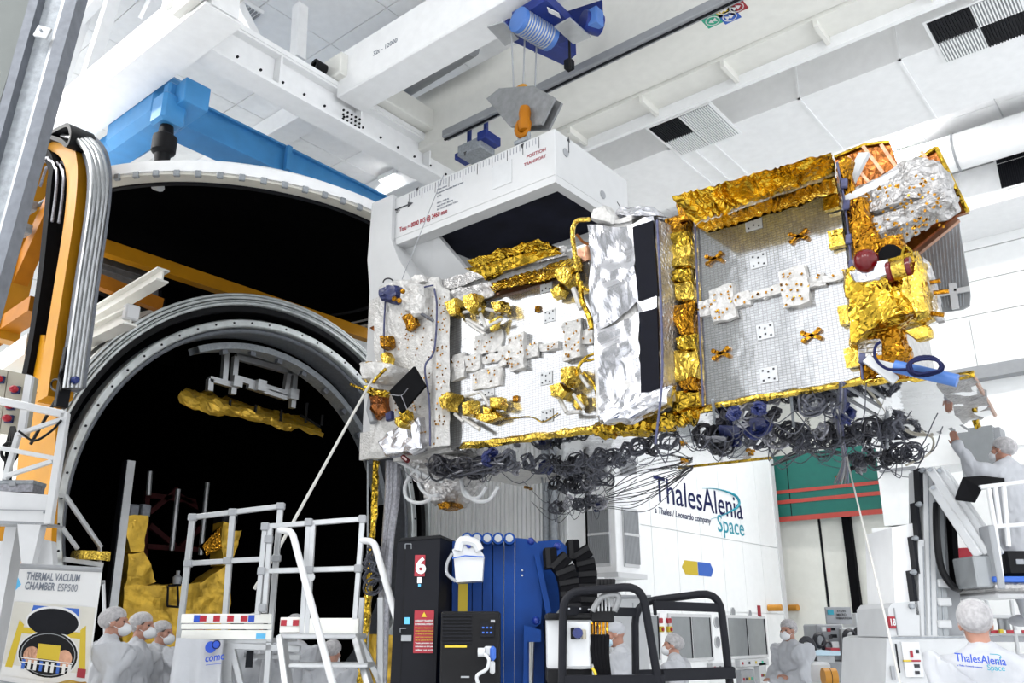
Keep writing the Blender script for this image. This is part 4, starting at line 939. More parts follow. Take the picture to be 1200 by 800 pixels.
pillow('gold_wrap', px_poly([(432, 428), (438, 425), (440, 440), (436, 450), (431, 444)], SY - .2), .12, 'gold_foil_bright', lb, .015, 9, 6)
pillow('gold_wrap', px_poly([(430, 452), (446, 456), (460, 460), (456, 466), (438, 464)], SY - .25), .08, 'gold_foil', lb, .015, 9, 7)
cable('gold_cable', [(437, 448), (444, 440), (452, 432)], .02, 'gold_foil', lb, SY - .4); cable('gold_cable', [(411, 450), (425, 456), (440, 462), (452, 458)], .016, 'gold_foil', lb, SY - .35)
pillow('gold_wrap', px_poly([(452, 418), (458, 414), (463, 420), (461, 428), (455, 428)], SY - .15), .1, 'gold_foil_bright', lb, .01, 9, 8)
pillow('amber_wrap', px_poly([(440, 462), (458, 464), (460, 485), (448, 492), (442, 482)], SY - .05), .12, 'amber_film', lb, .02, 9, 9)
pillow('gold_wrap', px_poly([(469, 492), (475, 489), (478, 496), (474, 502), (469, 499)], SY - .2), .1, 'gold_foil_bright', lb, .01, 9, 10)
pillow('gold_wrap', px_poly([(474, 484), (484, 482), (488, 492), (480, 498)], SY - .15), .12, 'gold_foil', lb, .015, 9, 11)
pillow('amber_wrap', px_poly([(452, 396), (464, 396), (466, 408), (456, 412)], SY - .05), .14, 'gold_foil_dark', lb, .02, 9, 12); pillow('amber_wrap', px_poly([(474, 372), (488, 366), (492, 382), (480, 390)], SY - .1), .06, 'gold_foil_dark', lb, .02, 12, 13)
pillow('silver_skirt', px_poly([(470, 505), (500, 490), (502, 530), (460, 537), (452, 520)], SY - .05), .15, 'silver_foil', lb, .03, 6, 5)
pillow('blue_connector', px_poly([(455, 485), (462, 482), (463, 492), (456, 494)], SY - .15), .06, 'harness_blue', lb, .005, 9, 6)
MB().tube([S(436, 462, SY - .1), S(434, 480, SY - .1), S(438, 495, SY - .1)], .05, 8).build('grey_duct', 'louvre_grey', lb, smooth=True)
cable('strap_tag', [(472, 535), (478, 540)], .03, 'red_glass', lb, SY - .1)
# --- right end
re_ = pillow('end_column', px_poly([(984, 205), (1002, 235), (1004, 330), (1012, 446), (1026, 444), (1018, 330), (1008, 240), (998, 190), (986, 185)], SY + .02), .08, 'gold_foil_dark', sat, .02, 9, 3, cuts=4)
for k, (px, py) in enumerate(((988, 215), (991, 240), (994, 280), (998, 310), (1002, 350), (1006, 385), (1010, 420))): MB().bx(S(px + 1, py, SY - .1), (.06, .04, .09), Matrix.Rotation(R(10), 3, 'Y'), .01).build('blue_tape', 'blue_tape', re_)
cable('seam_cable', [(981, 190), (990, 240), (998, 310), (1011, 444)], .010, 'blue_tape', re_, SY - .08)
AY = 7.55
amb = MB().prism([S(978, 184, AY), S(1000, 175, AY), (S(1042, 166, AY)), S(1054, 200, AY), S(1097, 173, AY), S(1134, 248, AY), S(1118, 253, AY), S(1060, 300, AY), S(1000, 300, AY)], (0, .05, 0)).build('amber_panel', 'amber_film', sat)
for a, b in (((983, 190), (1008, 228)), ((994, 184), (1020, 216)), ((1012, 172), (1036, 204)), ((1033, 170), (1052, 198)), ((1080, 178), (1088, 190))): MB().bar(S(*a, AY - .03), S(*b, AY - .03), .03, .05, (0, 1, 0)).build('rib', 'copper_foil', amb)
MB().tube([S(1097, 173, AY - .02), S(1134, 248, AY - .02)], .02, 6).build('edge_strip', 'gold_foil', amb); MB().tube([S(978, 184, AY - .02), S(1012, 170, AY - .02), S(1042, 166, AY - .02)], .018, 6).build('edge_strip', 'gold_foil', amb)
MB().tube([S(1054, 200, AY - .02), S(1097, 173, AY - .02)], .018, 6).build('edge_strip', 'gold_foil', amb)
an = pillow('antenna_body', px_poly([(1000, 240), (1040, 222), (1085, 195), (1112, 200), (1122, 232), (1112, 240), (1080, 248), (1045, 262), (1005, 270), (996, 255)], 7.3), .3, 'silver_blanket', sat, .035, 6, 4, cuts=6, shrink=.9)
spots(an, S(1055, 232, 6.92), .6, .35, 60, 0)
pillow('antenna_lobe', px_poly([(1005, 275), (1050, 262), (1090, 245), (1124, 235), (1124, 250), (1095, 262), (1060, 282), (1020, 298), (1005, 300)], 7.25), .3, 'silver_blanket', an, .03, 7, 5, cuts=6, shrink=.9)
spots(an, S(1060, 268, 6.9), .6, .15, 40, 0)
MB().bar(S(990, 225, 7.1), S(1013, 180, 7.2), .04, .10, (1, 0, .3)).build('white_strut', 'white_plastic', an)
MB().bar(S(988, 236, 6.95), S(1081, 190, 7.05), .04, .07, (0, 0, 1)).build('white_strut', 'white_plastic', an)
cop = MB().prism([S(1046, 276, 7.5), S(1098, 255, 7.5), S(1106, 262, 7.7), S(1066, 300, 7.7)], (0, .04, 0)).build('copper_panel', 'copper_foil', sat)
for a, b in (((1056, 272), (1070, 292)), ((1068, 266), (1082, 282)), ((1080, 261), (1093, 274))): MB().bar(S(*a, 7.48), S(*b, 7.62), .05, .02, (0, 1, 0)).build('rib', 'white_plastic', cop)
MB().bar(S(1064, 304, 7.6), S(1122, 256, 7.6), .05, .06).build('edge_rail', 'copper_foil', cop)
# reflector panel
rfl = MB().prism([S(1076, 300, 8.3), S(1122, 254, 8.3), S(1130, 300, 8.3), S(1137, 345, 8.3), S(1136, 358, 8.3), S(1128, 362, 8.3), S(1090, 368, 8.3)], (0, .03, 0)).build('reflector_panel', 'glass_grey', sat)
MB().bar(S(1116, 332, 8.27), S(1120, 362, 8.27), .02, .06, (1, 0, 0)).build('reflector_clip', 'white_plastic', rfl); MB().bar(S(1100, 345, 8.27), S(1137, 338, 8.27), .02, .05).build('reflector_rail', 'white_plastic', rfl)
m = MB()
for k in range(12): a = S(1080 + k * 4, 292 - k * 3.2, 8.29); b = S(1090 + k * 3.6, 362 - k * .4, 8.29); m.bar(a, b, .004, .008, (1, 0, 0))
m.build('reflector_groove', 'galvanised', rfl)
# gold payload
gpl = pillow('gold_payload', px_poly([(1004, 330), (1030, 322), (1066, 314), (1086, 308), (1092, 335), (1100, 358), (1098, 380), (1078, 386), (1050, 395), (1015, 418), (1008, 380)], 7.15), .4, 'gold_foil', sat, .035, 6, 7, cuts=6, shrink=.9)
pillow('gold_box', px_poly([(1064, 318), (1086, 310), (1090, 335), (1098, 378), (1082, 382), (1064, 350)], 6.9), .22, 'gold_foil_bright', gpl, .02, 7, 8, cuts=4)
pillow('gold_fold', px_poly([(1010, 390), (1060, 385), (1072, 415), (1060, 440), (1016, 444)], 7.1), .2, 'gold_foil_dark', gpl, .03, 8, 9, cuts=4)
pillow('gold_fold', px_poly([(1000, 240), (1018, 238), (1028, 262), (1040, 300), (1030, 318), (1008, 318)], 7.05), .18, 'gold_foil_dark', gpl, .03, 8, 10, cuts=4)
pillow('gold_fold', px_poly([(1030, 290), (1060, 280), (1068, 300), (1050, 316), (1034, 312)], 7.05), .15, 'gold_foil_dark', gpl, .03, 8, 11, cuts=4)
pillow('white_collar', px_poly([(1000, 320), (1012, 312), (1044, 308), (1046, 324), (1030, 330), (1004, 334)], 6.78), .08, 'silver_foil', gpl, .02, 8, 12)
pillow('silver_rim', px_poly([(1086, 306), (1092, 312), (1098, 330), (1104, 356), (1106, 378), (1099, 380), (1095, 355), (1088, 330)], 6.95), .1, 'silver_blanket', gpl, .015, 9, 13)
pillow('gold_lump', px_poly([(1064, 392), (1092, 386), (1096, 392), (1094, 398), (1078, 402)], 6.95), .12, 'gold_foil_bright', gpl, .015, 9, 14)
for a, b in (((1090, 331), (1102, 329)), ((1094, 343), (1112, 341)), ((1086, 366), (1106, 369))): MB().tube([S(*a, 6.8), S(*b, 6.8)], .018, 6).build('gold_pin', 'gold_foil_dark', gpl)
MB().ball(S(1015, 306, 6.7), .10, 16, 12).build('red_dome', 'red_glass', gpl, smooth='all')
MB().lathe([(0, -.09), (.085, -.09), (.085, -.06), (.075, -.055), (.075, .055), (.085, .06), (.085, .09), (0, .09)], S(1055, 316, 6.7), 16, 'X').build('red_spool', 'red_glass', gpl, smooth=True)
MB().lathe([(.078, -.05), (.080, .05)], S(1055, 316, 6.7), 16, 'X').build('gold_winding', 'gold_foil_bright', gpl, smooth=True)
cable('gold_loop', [(1056, 305), (1060, 290), (1068, 295), (1070, 308)], .012, 'gold_foil', gpl, 6.75)
MB().lathe([(0, -.04), (.09, -.04), (.09, .04), (0, .04)], S(1044, 300, 6.85), 12, 'Y').build('dark_port', 'matte_black', gpl)
for k in range(4): MB().bar(S(1006, 402 + k * 5, 6.9), S(1034, 399 + k * 5, 6.9), .03, .03).build('vent_bar', 'silver_blanket', gpl)
MB().bar(S(1015, 420, 6.8), S(1050, 446, 6.85), .05, .07).build('white_strut', 'white_plastic', gpl); MB().bar(S(1018, 424, 6.85), S(1062, 434, 6.9), .05, .06).build('white_strut', 'white_plastic', gpl)
MB().tube([S(1048, 429, 6.8), S(1122, 446, 6.85)], .05, 12).build('blue_sleeve', 'sleeve_blue', gpl, smooth=True)
for k in range(7):
    MB().tube([S(1084 + (21 - k * .5) * math.cos(t) + 1.6 * math.sin(2 * t + k * 1.3), 429 + (11.5 - k * .5) * math.sin(t) + 1.2 * math.cos(3 * t + k), 6.72 - .02 * k) for t in [2 * PI * i / 24 for i in range(24)]], .009, 6, closed=True).build('blue_cable_loop', 'navy_cable', gpl, smooth=True)
cable('blue_cable', [(1064, 433), (1040, 432), (1026, 420), (1026, 406), (1032, 400)], .012, 'navy_cable', gpl, 6.75)
pillow('foil_knob', px_poly([(1140, 494), (1148, 492), (1150, 500), (1144, 504)], 8.9), .04, 'gold_foil', und, .008, 9, 3)
# --- harness hanging under the mirror: coils, looms, loose wires
random.seed(21)
def coil(c, r_, m_, par, loops=4, th=.011):
    ax = V((random.uniform(-1, 1), random.uniform(-1, 1), random.uniform(-.5, .5))).normalized(); u = ax.orthogonal().normalized(); w2 = ax.cross(u); mb = MB()
    for k in range(loops):
        rr = r_ * random.uniform(.7, 1.1); o = c + V((random.uniform(-1, 1), random.uniform(-1, 1), random.uniform(-1, 1))) * r_ * .3; el = random.uniform(.6, 1.0); ph = random.uniform(0, 6)
        mb.tube([o + (u * math.cos(t + ph) + w2 * math.sin(t + ph) * el) * rr + ax * .03 * math.sin(3 * t + k) for t in [2 * PI * i / 14 for i in range(14)]], th * random.uniform(.7, 1.3), 5, closed=True)
    return mb.build('cable_coil', m_, par, smooth=True)
def H(px, py, hang=.2): return at(px, py, Z=SZ - hang)
har = thing('test_harness', H(760, 540, .5), 'tangled grey test harness of coiled cables hanging under the mirror panel', 'harness')
hm = ['harness_grey', 'harness_dark', 'harness_grey', 'harness_silver', 'harness_dark']
rows = [((555, 545), (690, 540), 9, .16), ((660, 548), (790, 512), 8, .2), ((645, 570), (708, 564), 8, .1), ((650, 592), (712, 586), 9, .16), ((820, 508), (850, 520), 4, .2), ((875, 514), (1000, 506), 11, .20), ((990, 508), (1060, 496), 6, .2), ((990, 545), (1070, 528), 9, .14), ((838, 492), (985, 468), 5, .10), ((505, 548), (600, 540), 11, .2)]
for (a, b, n, hg) in rows:
    for k in range(n):
        t = (k + random.uniform(.2, .8)) / n
        coil(H(a[0] + (b[0] - a[0]) * t, a[1] + (b[1] - a[1]) * t + random.uniform(-5, 5), hg), random.uniform(.06, .13), random.choice(hm), har, random.randint(4, 6))
for (px, py, r_) in ((855, 508, .13), (889, 497, .12), (991, 486, .1), (700, 590, .08), (640, 548, .07), (575, 535, .08), (860, 484, .05), (890, 479, .05)): coil(H(px, py, .15), r_, 'harness_blue', har, 7, .016)
pillow('blue_spool', [H(px, py, .2) for px, py in ((846, 500), (866, 500), (868, 514), (858, 518), (846, 514))], .08, 'harness_blue', har, .012, 9, 3)
pillow('blue_spool', [H(px, py, .2) for px, py in ((881, 492), (894, 490), (898, 497), (890, 506), (882, 502))], .08, 'harness_blue', har, .01, 9, 4)
pillow('clear_bag', [H(px, py, .25) for px, py in ((830, 512), (852, 512), (850, 536), (838, 530))], .08, 'harness_silver', har, .02, 9, 5)
for (a, b) in (((835, 468), (838, 496)), ((880, 475), (883, 500)), ((927, 465), (930, 500)), ((1040, 480), (1040, 525)), ((635, 560), (640, 590)), ((670, 555), (674, 580)), ((775, 498), (776, 515))): MB().tube([H(*a, .0), H(*b, .15)], .014, 6).build('stand_off', 'galvanised', har)
m = MB()
for k in range(130):
    a, b, n, hg = random.choice(rows); t = random.random(); p = H(a[0] + (b[0] - a[0]) * t, a[1] + (b[1] - a[1]) * t, hg)
    q = p + V((random.uniform(-.6, .6), random.uniform(-.3, .3), random.uniform(-.05, .12))); mid = (p + q) / 2 + V((random.uniform(-.1, .1), random.uniform(-.1, .1), -random.uniform(.05, .3)))
    m.tube(smooth_path([p, mid, q], 5), .005, 4, cap=False)
m.build('loose_wires', 'harness_grey', har, kind='stuff')
for k in range(12):
    a = H(712 + random.uniform(-4, 4), 575 + k * 1.8, .12); b = H(812, 548 + random.uniform(-3, 3), .05); mid = H(760 + random.uniform(-14, 14), 548 + k * 4.5, .12)
    MB().tube(smooth_path([a, mid, b], 8), .006, 5).build('wire', 'harness_dark', har, smooth=True)
for k in range(3): MB().tube(smooth_path([H(905, 545, .05), H(930 + k * 4, 528 - k * 5 + 8, .1), H(960, 519 + k * 5 + 6, .1), H(985, 530, .12)], 8), .012, 6).build('wire', 'harness_dark', har, smooth=True)
for (px, py) in ((803, 541), (880, 530), (620, 572), (984, 560)): m = MB(); [m.bx(H(px + random.uniform(-4, 4), py + random.uniform(-3, 3), .1), (.05, .03, .03), Matrix.Rotation(random.random() * 3, 3, 'Z')) for _ in range(4)]; m.build('connector', 'gold_foil_dark', har)
# loom dropping from the right panel seam
for k in range(5): MB().tube(smooth_path([S(985 + k, 448, 6.95), H(982 + k * 2, 470, .1), H(981 + k * 1.5, 500, .2), H(988 + k, 540, .3), H(984 + k * 4 - 6, 566, .3)], 8), .013, 6).build('loom', ('harness_grey', 'blue_tape', 'harness_silver')[k % 3], har, smooth=True)
MB().tube(smooth_path([H(1012, 450, .0), H(1035, 478, .0), H(1040, 487, .0), H(1068, 508, .02), H(1092, 512, .02), H(1090, 530, .1), H(1062, 545, .3)], 8), .012, 6).build('thin_pipe', 'beige_box', har, smooth=True)
# --- thruster cone and white hoses under the left bay
th_ = thing('thruster_module', S(535, 585, 7.4), 'silver foil thruster module with white looped hoses below the left bay', 'thruster')
pillow('foil_body', px_poly([(490, 535), (560, 535), (570, 560), (556, 582), (545, 592), (528, 594), (515, 580), (505, 560)], 7.5), .35, 'silver_blanket', th_, .035, 6, 3, cuts=5)
pillow('gold_rim', px_poly([(524, 592), (540, 590), (544, 596), (528, 600)], 7.4), .2, 'gold_foil_dark', th_, .015, 9, 4)
for pts in ([(492, 545), (476, 565), (476, 582), (488, 589), (502, 586), (508, 576)], [(490, 552), (492, 570), (502, 580), (514, 580)], [(545, 575), (555, 586), (572, 586), (584, 570)], [(540, 562), (545, 580), (560, 583), (570, 570)], [(466, 540), (485, 550), (505, 560), (520, 565)]): cable('white_hose', pts, .022, 'white_plastic', th_, 7.15)
for k in range(16): cable('cable', [(497 + random.uniform(0, 20), 543), (525 + random.uniform(-15, 15), 552 + random.uniform(-8, 8)), (560 + random.uniform(-10, 10), 545 + random.uniform(-6, 10)), (590, 538 + random.uniform(-6, 14))], .011, random.choice(hm), th_, 7.0 + random.uniform(-.1, .2))
# --- hanging looms to the floor
hl = thing('cable_drop', S(455, 790, 7.3), 'bundle of silver wrapped cables hanging from the left bay to the floor', 'cables')
for k, (dx_, r_) in enumerate(((0, .045), (4, .04), (9, .05))): MB().tube(smooth_path([S(456 + dx_, 540, 7.2), S(455 + dx_, 580, 7.2), S(451 + dx_ * .6, 640, 7.2), S(447 + dx_ * .5, 720, 7.2), S(444 + dx_ * .4, 830, 7.2)], 6), r_, 8).build('cable', 'harness_silver', hl, smooth=True)
for k in range(6): coil(S(434 + random.uniform(-3, 5), 640 + k * 9, 7.0), .1, 'harness_grey', hl, 3)
gd = thing('gold_drop', S(433, 790, 7.2), 'gold foil wrapped cable hanging down behind the white steps', 'cable')
m = MB().tube(smooth_path([S(441, 540, 7.2), S(438, 600, 7.2), S(434, 660, 7.2), S(428, 740, 7.2), S(420, 830, 7.2)], 10), [.04] * 25 + [.055] * 16, 8); m.crumple(.015, 9, 4); m.build('foil_cable', 'gold_foil', gd)
MB().tube([S(431, 540, 7.2), S(431, 830, 7.2)], .012, 6).build('black_line', 'galvanised', smooth=True, label='thin dark line hanging beside the gold drop', cat='line')
# tag lines
MB().tube([S(436, 445, 6.6), at(325, 645, D=8.2), at(298, 690, D=8.2)], .016, 6).build('tag_line', 'rope_white', smooth=True, label='white tag line stretched across the dark chamber mouth', cat='rope')
MB().tube([at(520, 205, Y=FY0 - .05), S(452, 375, 6.95)], .006, 5).build('guy_wire', 'louvre_grey', label='thin wire from the lifting frame to the left bay', cat='wire')
MB().tube(smooth_path([H(981, 480, .15), H(992, 535, .3), at(1020, 650, D=6.4), at(1055, 800, D=5.4), at(1062, 830, D=5.3)], 6), .007, 6).build('tag_line', 'rope_white', smooth=True, label='pale tag line hanging before the green shutter', cat='rope')
# ================================================================ CLEAN-ROOM BUILDING, SHUTTER, FAR EQUIPMENT
q_, f_ = V(_r), V(_fh)
def fb(mb, px0, py0, px1, py1, D, dep, bev=0.0, rot=0.0):
    """upright box whose front covers a pixel rectangle at ground distance D, turned by rot degrees"""
    xm, ym = (px0 + px1) / 2, (py0 + py1) / 2
    a, b = at(px0, ym, D=D), at(px1, ym, D=D); zt, zb = at(xm, py0, D=D).z, at(xm, py1, D=D).z
    c = (a + b) / 2; c.z = (zt + zb) / 2; A = Matrix((q_, f_, _z)).transposed(); Rm = A @ Matrix.Rotation(R(rot), 3, 'Z')
    return mb.bx(c + (Rm @ V((0, dep / 2, 0))), ((b - a).length, dep, zt - zb), Rm, bev)
def fbp(name, px0, py0, px1, py1, D, dep, m_, par=None, bev=0.0, rot=0.0, **kw): return fb(MB(), px0, py0, px1, py1, D, dep, bev, rot).build(name, m_, par, **kw)
BX = -8.15
Bp = lambda px, py, x=BX: at(px, py, X=x)
bld = thing('clean_room_building', (BX - 2, 15, 0), 'white clean-room building with company logo, windows and yellow-blue arrow', 'building')
MB().ab((BX - 4.5, 12.0, 0), (BX - .03, 19.6, 6.0)).build('wall_core', 'white_wall', bld)
for k in range(40): MB().ab((-12.6 + k * .1, 11.96, 0), (-12.55 + k * .1, 12.0, 5.9)).build('wall_rib', 'white_wall', bld)
ys = [12.0, 12.95, 13.9, 14.85, 15.8, 16.75, 17.7, 18.65, 19.6]
for k in range(8):
    for (z0, z1) in ((2.0, 3.44), (3.46, 5.98)): MB().ab((BX - .03, ys[k] + .006, z0), (BX, ys[k + 1] - .006, z1)).build('wall_panel', 'white_wall', bld)
    MB().ab((BX - .03, ys[k] + .006, 0), (BX, ys[k + 1] - .006, 1.985)).build('wall_panel', 'white_wall', bld)
MB().ab((BX - .02, 19.55, 0), (BX + .03, 19.75, 6.0)).build('corner_post', 'rail_white', bld)
yv = (0, 1, 0)
text('lettering', 'ThalesAlenia', Bp(766.5, 586, BX + .004), yv, (0, 0, 1), .50, 'logo_navy', bld, .004, width=17.84 - 14.06)
text('lettering', 'Space', Bp(841, 622, BX + .004), yv, (0, 0, 1), .36, 'logo_teal', bld, .004, width=1.25)
text('lettering', 'a Thales / Leonardo company', Bp(767, 600.5, BX + .004), yv, (0, 0, 1), .125, 'logo_navy', bld, .012, width=2.25, shear=.15)
sw = [Bp(px, py, BX + .01) for px, py in ((823, 572), (838, 572.5), (852, 576), (862, 581), (866, 588), (864, 594), (858, 598), (848, 603), (833, 608))]
sp_ = smooth_path(sw, 6); n = len(sp_); MB().tube(sp_, [.004 + .03 * math.sin(PI * i / (n - 1)) ** 1.5 for i in range(n)], 6).build('logo_swoosh', 'logo_teal', bld)
a, b = Bp(799, 663, BX + .003), Bp(836, 669, BX + .003); zc = (a.z + b.z) / 2; ym = (a.y + b.y) / 2 - .02; h_ = .13
MB().prism([(BX + .003, a.y, zc), (BX + .003, a.y + .12, zc + h_), (BX + .003, ym, zc + h_), (BX + .003, ym, zc - h_), (BX + .003, a.y + .12, zc - h_)], (.004, 0, 0)).build('arrow_sign', 'print_yellow', bld)
MB().prism([(BX + .003, b.y, zc), (BX + .003, b.y - .12, zc + h_), (BX + .003, ym + .02, zc + h_), (BX + .003, ym + .02, zc - h_), (BX + .003, b.y - .12, zc - h_)], (.004, 0, 0)).build('arrow_sign', 'print_blue', bld)
for (p0, p1, n) in ((785, 832, 2), (852, 896, 2), (758, 771, 1)):
    y0, y1 = Bp(p0, 745).y, Bp(p1, 745).y
    wf = MB().ab((BX, y0 - .06, 1.10), (BX + .03, y1 + .06, 1.94), .005).build('window_frame', 'rail_white', bld)
    for k in range(n):
        a_, b_ = y0 + (y1 - y0) * k / n + .03, y0 + (y1 - y0) * (k + 1) / n - .03
        MB().ab((BX + .028, a_, 1.16), (BX + .036, b_, 1.88)).build('pane', 'glass_grey', wf)
        MB().ab((BX + .036, b_ - .02, 1.16), (BX + .05, b_, 1.88)).build('sash_edge', 'charcoal', wf)
for px, py, r_ in ((839, 729, .1), (840, 752, .1), (858, 717, .09), (878, 719, .07)):
    p = Bp(px, py); v_ = MB().lathe([(0, .01), (r_ * .7, .015), (r_, .02), (r_, 0)], p, 16, 'X').build('round_vent', 'louvre_grey', bld)
    MB().lathe([(r_, .0), (r_ * 1.12, .0), (r_ * 1.12, .025), (r_, .025)], p, 16, 'X').build('vent_ring', 'rail_white', v_)
for px, py in ((773, 737), (783, 737)):
    p = Bp(px, py); l_ = MB().ab(p + V((0, -.07, -.05)), p + V((.06, .07, .05)), .01).build('signal_box', 'print_yellow', bld); MB().ab(p + V((.0, -.06, .1)), p + V((.05, .06, .19)), .01).build('signal_lamp', 'red_paint', l_); MB().lathe([(0, .03), (.035, .02), (.035, 0)], p + V((.06, 0, 0)), 8, 'X').build('signal_button', 'red_paint', l_)
p = Bp(889, 716); MB().ab(p + V((0, -.06, -.12)), p + V((.03, .06, .12)), .004).build('safety_sign', 'print_red', bld)
p = Bp(900, 712); MB().tube([p + V((0, 0, 0)), p + V((.3, .05, 0))], .07, 10).build('beacon', 'roller_orange', bld, smooth=True)
for (p0, t0, p1, t1, m_) in ((862, 785, 879, 805, 'louvre_grey'), (883, 776, 894, 806, 'white_plastic'), (861, 773, 895, 779, 'white_plastic'), (828, 777, 856, 786, 'white_plastic')):
    a, b = Bp(p0, t0, BX), Bp(p1, t1, BX); o = MB().ab((BX, a.y, b.z), (BX + .12, b.y, a.z), .01).build('control_panel', m_, bld)
    for k in range(4): MB().ab((BX + .12, a.y + .06 + k * (b.y - a.y - .1) / 4, (a.z + b.z) / 2 - .02), (BX + .13, a.y + .12 + k * (b.y - a.y - .1) / 4, (a.z + b.z) / 2 + .03)).build('button', ('print_red', 'print_black', 'print_yellow', 'print_green')[k], o)
# bay with louvred windows at the near corner
by0 = 12.0; bx0, bx1 = at(686, 640, Y=by0).x, at(722, 640, Y=by0).x; by1 = at(752, 640, X=bx1).y
bay = MB().ab((bx0, by0, 2.52), (bx1, by1, 5.9), .01).build('bay', 'white_paint', bld)
MB().ab((bx0, by0 - .05, 2.45), (bx1 + .05, by1 + .05, 2.53)).build('bay_floor', 'rail_white', bay)
z0, z1 = at(703, 664, Y=by0).z, at(703, 594, Y=by0).z; x0, x1 = at(691, 640, Y=by0).x, at(716, 640, Y=by0).x
def louvre_win(a, b, fixed, axis, par):
    wf = MB(); 
    if axis == 'x': wf.ab((a, fixed - .03, z0), (b, fixed, z1))
    else: wf.ab((fixed, a, z0), (fixed + .03, b, z1))
    wf = wf.build('bay_window', 'rail_white', par); n = 13
    for k in range(n):
        t0, t1 = a + (b - a) * (k + .1) / n, a + (b - a) * (k + .85) / n
        (MB().ab((t0, fixed - .05, z0 + .05), (t1, fixed - .03, z1 - .05)) if axis == 'x' else MB().ab((fixed + .03, t0, z0 + .05), (fixed + .05, t1, z1 - .05))).build('blind_slat', 'louvre_grey', wf)
    (MB().ab((a, fixed - .06, (z0 + z1) / 2 + .02), (b, fixed - .03, (z0 + z1) / 2 + .06)) if axis == 'x' else MB().ab((fixed + .03, a, (z0 + z1) / 2 + .02), (fixed + .06, b, (z0 + z1) / 2 + .06))).build('crossbar', 'rail_white', wf)
louvre_win(x0, x1, by0, 'x', bay); louvre_win(at(730, 640, X=bx1).y, at(747, 640, X=bx1).y, bx1, 'y', bay)
# white booth in front of the building
bo = thing('white_booth', at(737, 820, D=11.5), 'tall white equipment booth with small round mark behind the black basket', 'booth')
fbp('body', 716, 699, 762, 880, 11.5, .5, 'white_plastic', bo, .02); fbp('top_trim', 715, 697, 763, 700, 11.45, .6, 'louvre_grey', bo)
fbp('door_line', 745, 706, 746, 880, 11.49, .02, 'louvre_grey', bo); c = at(726, 735, D=11.48); MB().tube([c + q_ * math.cos(t) * .04 + _z * math.sin(t) * .06 for t in [R(-100 + i * 20) for i in range(11)]], .014, 5).build('round_mark', 'print_black', bo)
wc = thing('wall_cabinet', at(690, 800, D=12.2), 'white wall cabinet under the louvred bay beside the booth', 'cabinet'); fbp('body', 668, 676, 712, 880, 12.2, .5, 'white_wall', wc, .01)
for k in range(4): fbp('rib', 672 + k * 10, 678, 673 + k * 10, 880, 12.19, .02, 'louvre_grey', wc)
fbp('vent', 690, 702, 716, 712, 12.15, .1, 'charcoal', wc)
# green roll-up shutter above the beige doors
GSY = 20.0
gsp = lambda px, py: at(px, py, Y=GSY)
sh = thing('roller_shutter', gsp(968, 606), 'green roll-up shutter with three red stripes over the beige doors', 'shutter')
zt, zb = 6.2, gsp(970, 605).z; xl, xr = gsp(900, 570).x, gsp(1042, 570).x
MB().ab((xl, GSY, zb), (xr, GSY + .08, zt)).build('curtain', 'green_curtain', sh)
for (ya, yb) in ((569, 573), (581, 585.5), (601, 607)): MB().ab((xl, GSY - .012, gsp(970, yb).z), (xr, GSY, gsp(970, ya).z)).build('red_stripe', 'red_stripe', sh)
for x in (-7.9,): MB().ab((x - .01, GSY - .006, zb), (x + .01, GSY, zt)).build('seam', 'charcoal', sh)
MB().ab((xl - .2, GSY + .25, 0), (xl + 1.02, GSY + .4, zb + .5)).build('door_1', 'beige_door', kind='structure', label='narrow beige hall door leaf beside the building', cat='door')
d2 = MB().ab((xl + 1.06, GSY + .3, 0), (gsp(996, 680).x, GSY + .45, zb + .5)).build('door_2', 'beige_door', kind='structure', label='wide beige hall door leaf under the green shutter', cat='door')
MB().ab((gsp(992, 680).x, GSY + .15, 0), (gsp(1002, 680).x, GSY + .35, zb + .5)).build('black_seal', 'matte_black', d2); MB().ab((xl + 1.0, GSY + .28, 0), (xl + 1.07, GSY + .4, zb + .5)).build('joint', 'charcoal', d2)
MB().ab((gsp(1002, 680).x, GSY + .3, 0), (gsp(1060, 680).x, GSY + .45, zb + .5)).build('door_3', 'beige_door', kind='structure', label='beige hall door leaf beside the white pilaster', cat='door')
MB().ab((xl - .25, GSY - .1, 0), (xl - .02, GSY + .3, zb + .6)).build('trim_1', 'rail_white', kind='structure', label='white door jamb beside the building corner', cat='trim')
p = at(919, 712, Y=GSY + .2); MB().tube([p + V((0, .06, 0)), p + V((.35, -.05, 0))], .07, 10).build('beacon_lamp', 'roller_orange', smooth=True, label='orange beacon on the white door jamb', cat='lamp')
# pilaster and wall blocks right of the shutter
pi_ = thing('white_pilaster', at(1062, 700, Y=18.5), 'broad white pilaster with stepped cap right of the green shutter', 'pilaster')
def yb(px0, py0, px1, py1, Y, dep): a, b = at((px0), (py0 + py1) / 2, Y=Y), at(px1, (py0 + py1) / 2, Y=Y); return (a.x, Y, at((px0 + px1) / 2, py1, Y=Y).z), (b.x, Y + dep, at((px0 + px1) / 2, py0, Y=Y).z)
for (r_, dep) in (((1026, 505, 1128, 548), 1.0), ((1032, 549, 1070, 615), .9), ((1040, 616, 1086, 900), .8)): MB().ab(*yb(*r_, 18.5, dep)).build('block', 'white_wall', pi_)
MB().ab(*yb(1030, 548, 1072, 551, 18.4, 1.0)).build('moulding', 'louvre_grey', pi_)
MB().ab(*yb(1124, 500, 1168, 560, 17.8, .5)).build('wall_box', 'glass_grey', kind=None, label='pale grey wall box behind the raised hand', cat='box'); MB().ab(*yb(1165, 500, 1176, 556, 17.9, .5)).build('wall_pier', 'louvre_grey', label='grey pier between the wall box and the raised arm', cat='pier')
